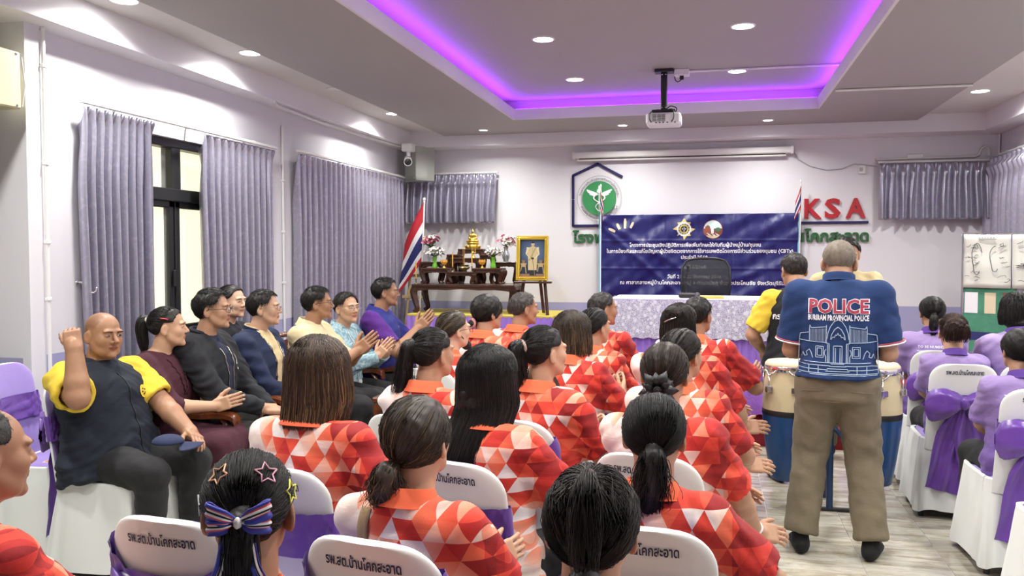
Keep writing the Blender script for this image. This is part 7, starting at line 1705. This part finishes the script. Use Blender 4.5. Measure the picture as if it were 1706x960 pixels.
collar(p, MAT['vest_navy'], v, .072, .045, .050, .034, .30); trousers(p, MAT['trouser_black'], b, h=.013, build=1.30, wr=.006); shoes(p, MAT['sock_black'], b); face(p, b, MAT['brow_black'], brow=.8, eye_open=.75)
bz = p.neck[2]; e_ = flatbadge(p, v, v, -.090, bz - .12, [(.030 * math.cos(a), .032 * math.sin(a)) for a in np.linspace(0, 6.28, 17)[:-1]], 'polo_yellow', name='round_crest')
for k in range(5): flatbadge(p, v, e_, -.090 + .013 * math.cos(k * 1.2566), bz - .12 + .013 * math.sin(k * 1.2566), [(.005 * math.cos(a), .005 * math.sin(a)) for a in np.linspace(0, 6.28, 9)[:-1]], 'dot_navy', off=.0055, name='crest_mark')
f = drape(v, p, 0, 0, 1, .003); z_ = np.linspace(bz - .02, bz - .50, 40); MB().tube(f(np.zeros(40), z_), .0028, 5).build('zip', [MAT['black_metal']], v, True)
chair('bow', p.root[0] + .05, p.root[1], LZ - .02, 'lavender covered chair under the bald man in the navy vest', 'lavender covered chairs by the left wall')
cp_ = empty('cap', (-2.50, 3.62, .640), LZ + .4, label='navy cap resting on the bald man\'s thigh', cat='cap'); F = SDF(); F.ell((0, -.04, .01), (.07, .075, .038)); F.half((0, 0, .005), (0, 0, -1), .004); P, Q = F.mesh(.007, (), .007, 1); link('crown', mesh_np('crown', P, Q, None, [MAT['cap_navy']]), cp_)
MB().grid([[(.075 * math.sin(a) * (.75 + .45 * u), .0 + .115 * u * math.cos(a) * .9 + .02, .012 - .02 * abs(math.sin(a)) - .006 * u) for a in np.linspace(-1.45, 1.45, 17)] for u in np.linspace(0, 1, 6)]).build('peak', [MAT['cap_navy']], cp_, True).modifiers.new('t', 'SOLIDIFY').thickness = .004
# woman in maroon
p, b = human((-2.883, 4.12, 1.153), LZ + .10, 'woman in maroon blouse and skirt with black ponytail, hands together', 'f', 'skin_light', .02, hd=(.34, .02, 0), arms=clap(.36, .20, .0, .045, (.0, .85, .25)), build=1.10, hf=.0042, jaw=1.05, legs=dict(kx=.0), hs=.96)
sh = shirt(p, p.arms, [MAT['maroon']], b, 'blouse', build=1.12, long=.30, m=.014, seed=4, sl_m=.022); trousers(p, MAT['maroon'], b, build=1.1, skirt=True, name='skirt', wr=.007); shoes(p, MAT['sock_black'], b); face(p, b, MAT['brow_black'])
flatbadge(p, sh, sh, -.085, p.neck[2] - .10, [(-.008, -.014), (.008, -.014), (.010, .010), (0, .018), (-.010, .010)], 'pearl', name='brooch')
f = drape(sh, p, 0, 0, 1, .004)
for s in (-1, 1): u = np.linspace(0, 1, 24); MB().tube(f(s * (.055 - .05 * u + .006 * np.sin(u * 40)), p.neck[2] - .01 - .20 * u), .004, 5).build('lace_trim', [MAT['maroon']], sh, True)
h_pony(p, b, 'hair_black', (0, -.108, .045), .040, .22, .036, .006, 0, 1200, 300, None, .010); tie(p, b, (0, -.122, .047), .020, 'pearl', 'beaded_tie', .008); MB().tube(p.H([(.080, .012, .052), (.084, -.008, .058), (.082, -.03, .060)]), .006, 6, flat=.6).build('hair_clip', [MAT['ribbon_red']], b, True)
chair('bow', p.root[0] + .05, p.root[1], LZ + .10, 'lavender covered chair under the woman in maroon', 'lavender covered chairs by the left wall')
def jacket(p, b, mat, inner, w0=.035, w1=.075, build=1.0, collar_m=None, inner_m=None, seed=0, **k):
    j = shirt(p, p.arms, [MAT[mat], MAT[inner]], b, 'jacket', build=build, long=True, m=.022, sl_m=.016, seed=seed, wr=.008, mfun=zone(w0, w1), **k)
    collar(p, MAT[mat], j, .062, .030, .030, .014, .5); f = drape(j, p, 0, 0, 1, .004); zz = np.linspace(p.neck[2] - .05, p.hip[2] + .0, 36); L = (zz - p.hip[2]) / p.s; w = (w0 + (w1 - w0) * np.clip((L - .10) / .40, 0, 1)) * 1.0
    for s in (-1, 1): MB().tube(f(s * w, zz), .0035, 5).build('zip_edge', [MAT['metal_frame']], j, True)
    if inner_m: collar(p, MAT[inner_m], j, .055, .034, .036, .022, .30)
    return j
# man in the black bomber jacket
p, b = human((-2.80, 4.42, 1.233), LZ + .08, 'man in black bomber jacket and glasses, hands folded on his lap', 'm', 'skin_tan', .04, hd=(.18, .02, 0), arms=lap(.36, .08), hf=.0042, build=1.05, hs=.95)
j = jacket(p, b, 'jacket_black', 'shirt_navy', .018, .05, 1.05, inner_m='shirt_navy', seed=2); trousers(p, MAT['trouser_grey'], b, build=1.05, wr=.006); shoes(p, MAT['sock_black'], b); h_short(p, b, 'hair_black', 1700, .015, .034, lift=.010); face(p, b, MAT['brow_black'], GL)
flatbadge(p, j, j, -.105, p.neck[2] - .13, [(-.012, -.03), (.012, -.03), (.006, 0), (.014, .02), (0, .035), (-.010, .02), (-.004, 0)], 'ribbon_white', name='bird_crest'); flatbadge(p, j, j, -.105, p.neck[2] - .185, [(-.010, -.006), (.010, -.006), (.010, .006), (-.010, .006)], 'ribbon_white', name='crest_mark')
# woman behind, second row
p, b = human((-3.21, 5.30, 1.226), LZ, 'woman in black jacket and dotted top sitting behind the two jacketed men', 'f', 'skin_fair', .03, hd=(-.12, .0, 0), arms=lap(), hf=.0045)
jacket(p, b, 'jacket_black', 'dot_navy', .03, .05, seed=7); trousers(p, MAT['trouser_black'], b, h=.018); shoes(p, MAT['sock_black'], b); h_pony(p, b, 'hair_black', (0, -.105, -.02), .028, .12, .03, .004, 0, 900, 160, None, .010); face(p, b, MAT['brow_black'])
f = drape(b.children[0], p, 0, p.neck[2], 1, .003)
for k in range(7): MB().lathe([(.006, 0), (.005, .003), (.0005, .004)], f(np.array([.012 * (-1) ** k]), np.array([-.07 - .025 * k]))[0], 8, 0, rotx(-q)).build('dot', [MAT['ribbon_white']], b.children[0], True)
chair('bow', p.root[0] + .05, p.root[1], LZ, 'lavender covered chair under the woman in the second row', 'lavender covered chairs by the left wall')
# man in the blue bomber jacket
p, b = human((-2.79, 4.985, 1.206), LZ + .08, 'man in blue bomber jacket with cream shirt and thin glasses', 'm', 'skin_light', .03, hd=(.22, .02, 0), arms=lap(.33, .08, gap=.06), hf=.0042, hs=.95)
j = jacket(p, b, 'jacket_navy', 'inner_cream', .030, .070, inner_m='inner_cream', seed=9); trousers(p, MAT['trouser_black'], b, wr=.006); shoes(p, MAT['sock_black'], b); h_short(p, b, 'hair_black', 1700, .013, .030, lift=.008); face(p, b, MAT['brow_black'], GM); flatbadge(p, j, j, -.11, p.neck[2] - .13, [(-.010, -.025), (.010, -.025), (.012, .015), (0, .03), (-.010, .015)], 'ribbon_white', name='crest')
# cream polo and pale blue shirt share the bench
p, b = human((-2.68, 5.526, 1.208), LZ + .10, 'man in cream polo and black glasses clapping on the bench', 'm', 'skin_brown', .03, hd=(.28, .04, 0), arms=clap(.34, .32, .0, .05, (0, .7, .6)), hf=.0042, build=1.06, hs=.95)
sh = shirt(p, p.arms, [MAT['polo_cream']], b, build=1.08, m=.016, seed=11); collar(p, MAT['polo_cream'], sh); trousers(p, MAT['trouser_black'], b, build=1.05, wr=.006); shoes(p, MAT['sock_black'], b); h_short(p, b, 'hair_black', 1700, .014, .030, lift=.009); face(p, b, MAT['brow_black'], GL)
f = drape(sh, p, 0, 0, 1, .002); MB().tube(f(np.zeros(10), p.neck[2] - np.linspace(.05, .16, 10)), .007, 5, flat=.3).build('placket', [MAT['brown_leather']], sh, True)
p, b = human((-2.65, 5.94, 1.152), LZ - .05, 'smiling man in pale blue batik shirt and glasses turned to the camera', 'm', 'skin_light', .02, hd=(-.38, .02, .05), arms=clap(.34, .27, .0, .07, (0, .6, .7)), hf=.0042, hs=.95)
sh = shirt(p, p.arms, [MAT['batik_blue']], b, long=True, m=.018, sl_m=.018, seed=12); collar(p, MAT['batik_blue'], sh); trousers(p, MAT['trouser_black'], b, wr=.006); shoes(p, MAT['sock_black'], b); h_short(p, b, 'hair_soft', 1300, .012, .028, lift=.009); face(p, b, MAT['brow_black'], GM)
f = drape(sh, p, 0, 0, 1, .005); zz = np.linspace(0, .36, 22); MB().tube(np.concatenate([f(.06 - .05 * zz / .36, p.neck[2] - .02 - zz), f(-.06 + .05 * zz / .36, p.neck[2] - .02 - zz)[::-1]]), .003, 5).build('lanyard', [MAT['ribbon_white']], b, True); MB().rbox(f(np.array([0.]), np.array([p.neck[2] - .42]))[0], (.055, .006, .085), .003).build('name_card', [MAT['white_plastic']], b)
# royal blue polo by the altar
p, b = human((-2.516, 6.39, 1.249), LZ + .12, 'man in royal blue polo with purple sleeves clapping beside the altar', 'm', 'skin_brown', .05, hd=(.22, .02, 0), arms=clap(.32, .36, .0, .05, (0, .65, .7)), hf=.0045, build=1.06, hs=.95)
sh = shirt(p, p.arms, [MAT['royal_blue'], MAT['sleeve_purple']], b, build=1.08, m=.018, seed=14, mfun=lambda c, L: (np.abs(L[:, 0]) > .205).astype(np.int32)); collar(p, MAT['royal_blue'], sh); trousers(p, MAT['trouser_black'], b, build=1.05, h=.016); shoes(p, MAT['sock_black'], b); h_short(p, b, 'hair_black', 1300, .013, .030, lift=.010); face(p, b, MAT['brow_black'], GM)
for k, (dz, w) in enumerate(((-.12, .075), (-.145, .045))): lettering(('สาธารณสุข', 'อำเภอ')[k], .014, drape(sh, p, -.10, p.neck[2] + dz, 1, .004), MAT['print_white'], sh, width=w, bold=.02, res=1)
# lavender chairs standing empty along the wall
GE = 'lavender covered chairs by the left wall'
chair('bow', -3.30, 3.80, LZ + .12, 'empty lavender covered chair holding a bottle, left of the bald man', GE, 1.06)
chair('bow', -3.36, 4.62, LZ, 'empty lavender covered chair behind the woman in maroon', GE)
chair('bow', -3.30, 5.85, LZ, 'empty lavender covered chair behind the man in the blue jacket', GE)

# ------------------------------------------------------------------ staff in lilac polos at the right
GR = 'staff in lilac polos'
def staff(head, rz, label, hairfn, skin='skin_tan', arms=None, chairlabel=None, text=True, build=1.0, **k):
    p, b = human(head, rz, label, 'f', skin, arms=arms or lap(), build=build, group=GR, **{'hs': .95, **k})
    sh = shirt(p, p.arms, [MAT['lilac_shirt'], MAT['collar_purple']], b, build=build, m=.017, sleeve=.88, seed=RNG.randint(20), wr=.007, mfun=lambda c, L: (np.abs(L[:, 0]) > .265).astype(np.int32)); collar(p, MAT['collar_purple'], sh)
    trousers(p, MAT['trouser_black'], b, h=.016, build=build); shoes(p, MAT['sock_black'], b); face(p, b, MAT['brow_black']); hairfn(p, b)
    if text:
        z = p.neck[2]; lettering('TO BE NUMBER ONE', .018, drape(sh, p, .0, z - .080), MAT['print_white'], sh, width=.22, bold=.02, res=1); lettering('ประโคนชัย', .020, drape(sh, p, -.055, z - .132), MAT['print_white'], sh, width=.11, bold=.01, res=1)
        f = drape(sh, p, 0, z - .100); u = np.linspace(-.115, .115, 24); MB().grid([f(u, np.full(24, .002)), f(u, np.full(24, -.002))]).build('printed_line', [MAT['print_white']], sh)
    if chairlabel: c = p.root + rotz(rz) @ V(0, .055, 0); chair('bow', c[0], c[1], rz, chairlabel, 'covered chairs of the lilac staff')
    return p, b, sh
staff((1.473, 6.39, 1.148), -.05, 'woman in lilac polo with long black ponytail, in front of the wall', lambda p, b: h_pony(p, b, 'hair_black', (-.01, -.105, -.03), .028, .24, .032, .004, -.01, 900, 240, 'dot_tie', .013), hd=(.05, .03, 0), chairlabel='covered chair under the lilac polo with the long ponytail')
p, b, sh = staff((1.425, 5.66, 1.075), -.05, 'woman in lilac polo with auburn hair pinned up in loose curls', lambda p, b: None, 'skin_light', hd=(-.05, .08, 0), chairlabel='covered chair with a purple bow under the auburn-haired woman', s_range=(.82, 1.0), hs=.98)
h_bun(p, b, 'hair_auburn', (0, -.070, .060), (.060, .050, .048), 900, .012)
h = Hair(p, RNG)
for k in range(9): a = -1.2 + .3 * k; h.flow(p.H([(.05 * math.sin(a), -.09, .075), (.065 * math.sin(a), -.135, .05), (.07 * math.sin(a), -.14, .0), (.06 * math.sin(a), -.12, -.045)]), [.006, .013, .012, .006], 30, wav=.006, r=.0016)
h.F.ell(p.H((0, -.10, .03)), V(.05, .035, .05), p.Rh); h.finish(MAT['hair_auburn'], b, .007, .003, cut=False, name='curl')
staff((1.80, 5.75, 1.205), .0, 'woman in lilac polo with short thick black hair, before the display board', lambda p, b: h_long(p, b, 'hair_black', .09, 1100, .016, 70, .006, .02, .016), 'skin_tan', hd=(.0, .03, 0), chairlabel='covered chair under the lilac polo before the display board', build=1.05)
p, b, sh = staff((1.50, 4.749, 1.068), .02, 'woman in lilac polo with hair tied in a cream scrunchie, at the right edge', lambda p, b: h_pony(p, b, 'hair_black', (.01, -.105, -.055), .026, .14, .03, .005, .01, 1000, 240, None, .012), 'skin_tan', hd=(.08, .04, 0), chairlabel='covered chair with a purple bow under the cream scrunchie', build=1.1)
mb = MB()
for k in range(9): a = k * .698; mb.lathe([(.0005, -.011), (.009, -.006), (.011, 0), (.009, .006), (.0005, .011)], p.H((.01 + .022 * math.cos(a), -.122, -.05 + .022 * math.sin(a))), 8)
mb.build('scrunchie', [MAT['pearl']], b, True)
chair('bow', 1.50, 3.92, .02, 'empty covered chair at the lower right picture edge', 'covered chairs of the lilac staff')

# ------------------------------------------------------------------ men standing at the drums
arms = {1: dict(o=V(.17, .26, .13), x=V(-.35, .85, -.35), back=V(.35, .2, .9), pole=V(.35, -.85, -.5), curl=(.3, .4, .3)), -1: dict(o=V(-.16, .27, .11), x=V(.3, .9, -.3), back=V(-.35, .2, .9), pole=V(-.35, -.85, -.5), curl=(.3, .4, .3))}
p, b = human((.643, 4.731, 1.500), -.14, 'grey crew-cut man in navy police polo and khaki trousers drumming, back turned', 'm', 'skin_tan', .04, standing=True, hd=(0, -.30, 0), arms=arms, build=1.02, s_range=(.80, 1.1), legs=dict(wid=.17), hf=.0042, hs=1.0, nl=.035)
def untuck(sec): return [(z, x, y, rx * (1.0 if z < .14 else 1.06), ry * 1.08) for z, x, y, rx, ry in sec if z > .01]
sh = shirt(p, p.arms, [MAT['police_navy']], b, build=1.02, m=.018, hem=.015, sleeve=.84, sl_m=.024, seed=6, wr=.005, mul=untuck); collar(p, MAT['police_navy'], sh, .064, .040, .040, .022)
zc = p.neck[2]
for k, (m_, dz) in enumerate((('ribbon_white', .044), ('ribbon_red', .026), ('ribbon_white', .012))): P = [p.neck + p.Rt @ V((.0655 + .004 * k) * math.cos(a), (.063 + .004 * k) * math.sin(a) + .002, dz - .20 * .064 * math.sin(a)) for a in np.linspace(math.pi + .1, 2 * math.pi - .1, 24)]; MB().tube(P, (.0035, .006, .0025)[k], 6, flat=1.0).build('collar_stripe', [MAT[m_]], sh, True)
for t_ in (1, -1):
    S_, E_ = p.S[t_], p.E[t_]; d = unit(E_ - S_); c = S_ + (E_ - S_) * .825; a_ = unit(np.cross(d, V(0, 0, 1))); b2 = np.cross(d, a_); ar = p.q['arm'] * p.s * 1.012 * .98 + .0335
    for m_, o_ in (('ribbon_white', 0), ('ribbon_red', -.009)): MB().tube([c + d * o_ + ar * (math.cos(x) * a_ + math.sin(x) * b2) for x in np.linspace(0, 6.283, 29)], .0042 if o_ == 0 else .0024, 6, cap=False).build('cuff_stripe', [MAT[m_]], sh, True)
zt = p.hip[2]
PO = lambda u, v: drape(sh, p, 0, zc - .165)(u, v)
plain('police_red', (.34, .028, .060), .6); plain('print_ice', (.38, .48, .62), .6)
lettering('POLICE', .066, drape(sh, p, .0, zc - .130, -1, .0030), MAT['print_white'], sh, width=.288, bold=.060, res=2, fine=.12); lettering('POLICE', .066, drape(sh, p, .0, zc - .130, -1, .0052), MAT['police_red'], sh, width=.278, bold=.028, res=2, fine=.12)
lettering('BURIRAM PROVINCIAL POLICE', .027, drape(sh, p, .0, zc - .168, -1, .0032), MAT['print_white'], sh, width=.285, bold=.035, res=1, fine=.3)
dr_0 = drape(sh, p, 0, zc - .385, -1, .0025); dr_ = lambda u, v: dr_0(np.asarray(u) * .90, np.asarray(v) * .90); mbp = MB()
def ln(pts, closed=False, r_=.0021, sub=6):
    pts = np.array(pts + ([pts[0]] if closed else []), float); U = np.concatenate([np.linspace(pts[i], pts[i + 1], sub, endpoint=False) for i in range(len(pts) - 1)] + [pts[-1:]]); mbp.tube(dr_(U[:, 0], U[:, 1]), r_, 4)
for s in (-1, 1):   # temple front in outline, mirrored
    m = lambda L: [(s * x, y) for x, y in L]
    ln(m([(0, .245), (.02, .235), (.04, .205), (.052, .17), (.056, .14)])); ln(m([(0, .205), (.018, .19), (.034, .16), (.038, .135)])); ln(m([(.056, .14), (.062, .13), (.06, .115), (.044, .112)])); ln(m([(.06, .215), (.06, .112)])); ln(m([(.06, .205), (.14, .195), (.148, .21), (.15, .19), (.15, .12), (.062, .118)])); ln(m([(.15, .17), (.20, .160), (.205, .125), (.15, .12)]))
    for k in range(13): ln(m([(.066 + .0065 * k, .196 - .0007 * k), (.066 + .0065 * k, .124)]), sub=4, r_=.001)
    ln(m([(.044, .11), (.044, .01)])); ln(m([(.052, .11), (.052, .01)])); ln(m([(.075, .095), (.115, .095), (.115, .035), (.075, .035)]), True); ln(m([(.083, .085), (.107, .085), (.107, .045), (.083, .045)]), True); ln(m([(.062, .012), (.062, .04), (.07, .055), (.068, .07), (.062, .08)])); ln(m([(.13, .03), (.14, .06), (.15, .075), (.165, .06), (.160, .04), (.175, .035), (.185, .055), (.192, .03)]))
    ln(m([(.0, .008), (.20, .008)])); ln(m([(.04, -.008), (.205, -.008)])); ln(m([(.05, -.03), (.205, -.03)])); ln(m([(.06, -.05), (.205, -.05)])); ln(m([(.205, .12), (.21, -.05)])); ln(m([(.10, -.008), (.10, -.05)])); ln(m([(.15, -.008), (.15, -.05)]))
    ln(m([(.022, .10), (.022, .01)])); ln(m([(.012, .09), (.012, .01)]))
ln([(-.022, .10), (.022, .10)]); ln([(-.036, .135), (-.026, .15), (-.018, .146), (-.012, .162), (-.006, .158), (0, .172), (.006, .158), (.012, .162), (.018, .146), (.026, .15), (.036, .135)])
for k in range(5): ln([(-.035 - .009 * k, .002 - .013 * k), (.035 + .009 * k, .002 - .013 * k)])
ln([(-.205, -.058), (.205, -.058)]); mbp.build('temple_print', [MAT['print_ice']], sh)
trousers(p, MAT['trouser_khaki'], b, h=.011, build=1.04, extra=.030, cuff=.086, length=.985, wr=.008, seed=2); shoes(p, MAT['sock_black'], b, True); face(p, b, MAT['brow_grey']); h_buzz(p, b, 'hair_white', .0055)
tr_ = [c for c in b.children if c.name.startswith('trousers')][0]
for s in (-1, 1): f = drape(tr_, p, s * .115, p.hip[2] - .045, -1, .001); u = np.linspace(-.055, .055, 12); MB().tube(f(u, -.006 * s * u / .055), .0022, 5).build('pocket_welt', [MAT['trouser_khaki']], tr_, True)
# man in the black vest
arms = {1: dict(o=V(.17, .28, .10), x=V(-.4, .8, -.4), back=V(.3, .3, .9), pole=V(.8, -.5, -.3)), -1: dict(o=V(-.20, .20, .02), x=V(.2, .8, -.5), back=V(-.5, .2, .8), pole=V(-.8, -.5, -.3))}
p, b = human((.545, 6.186, 1.436), .10, 'man in black vest over yellow polo standing beyond the left drum', 'm', 'skin_tan', .06, standing=True, hd=(.22, -.22, 0), arms=arms, build=1.12, s_range=(.80, 1.1))
sh = shirt(p, p.arms, [MAT['polo_yellow']], b, build=1.10, m=.010, hem=-.06, sleeve=.84, seed=3); v = shirt(p, p.arms, [MAT['vest_black']], b, 'vest', sleeve=0, build=1.14, m=.022, hem=-.13, seed=8); collar(p, MAT['polo_yellow'], sh, .060, .050, .04, .018); collar(p, MAT['vest_black'], v, .068, .040, .042, .024)
lettering('กรมการปกครอง', .038, drape(v, p, -.03, p.neck[2] - .17, -1, .004), MAT['print_white'], v, width=.29, bold=.03, res=1); lettering('อำเภอประโคนชัย', .030, drape(v, p, .01, p.neck[2] - .225, -1, .004), MAT['print_white'], v, width=.24, bold=.03, res=1)
trousers(p, MAT['trouser_black'], b, h=.014, build=1.1); shoes(p, MAT['sock_black'], b); face(p, b, MAT['brow_black']); h_short(p, b, 'hair_salt', 1500, .008, .020, lift=.006)
# man in cream, facing the room
p, b = human((.985, 6.80, 1.545), math.pi - .15, 'man in cream uniform shirt facing the room, mostly hidden by the policeman', 'm', 'skin_tan', .05, standing=True, hd=(.15, -.25, 0), arms={t: dict(o=V(t * .16, .26, .12), x=V(-t * .5, .8, -.2), back=V(0, .3, 1), pole=V(t * .8, -.5, -.3)) for t in (1, -1)}, s_range=(.80, 1.1))
sh = shirt(p, p.arms, [MAT['uniform_cream']], b, m=.018, seed=9); collar(p, MAT['uniform_cream'], sh); trousers(p, MAT['trouser_khaki'], b, h=.016); shoes(p, MAT['sock_black'], b); face(p, b, MAT['brow_black']); h_short(p, b, 'hair_black', 900)
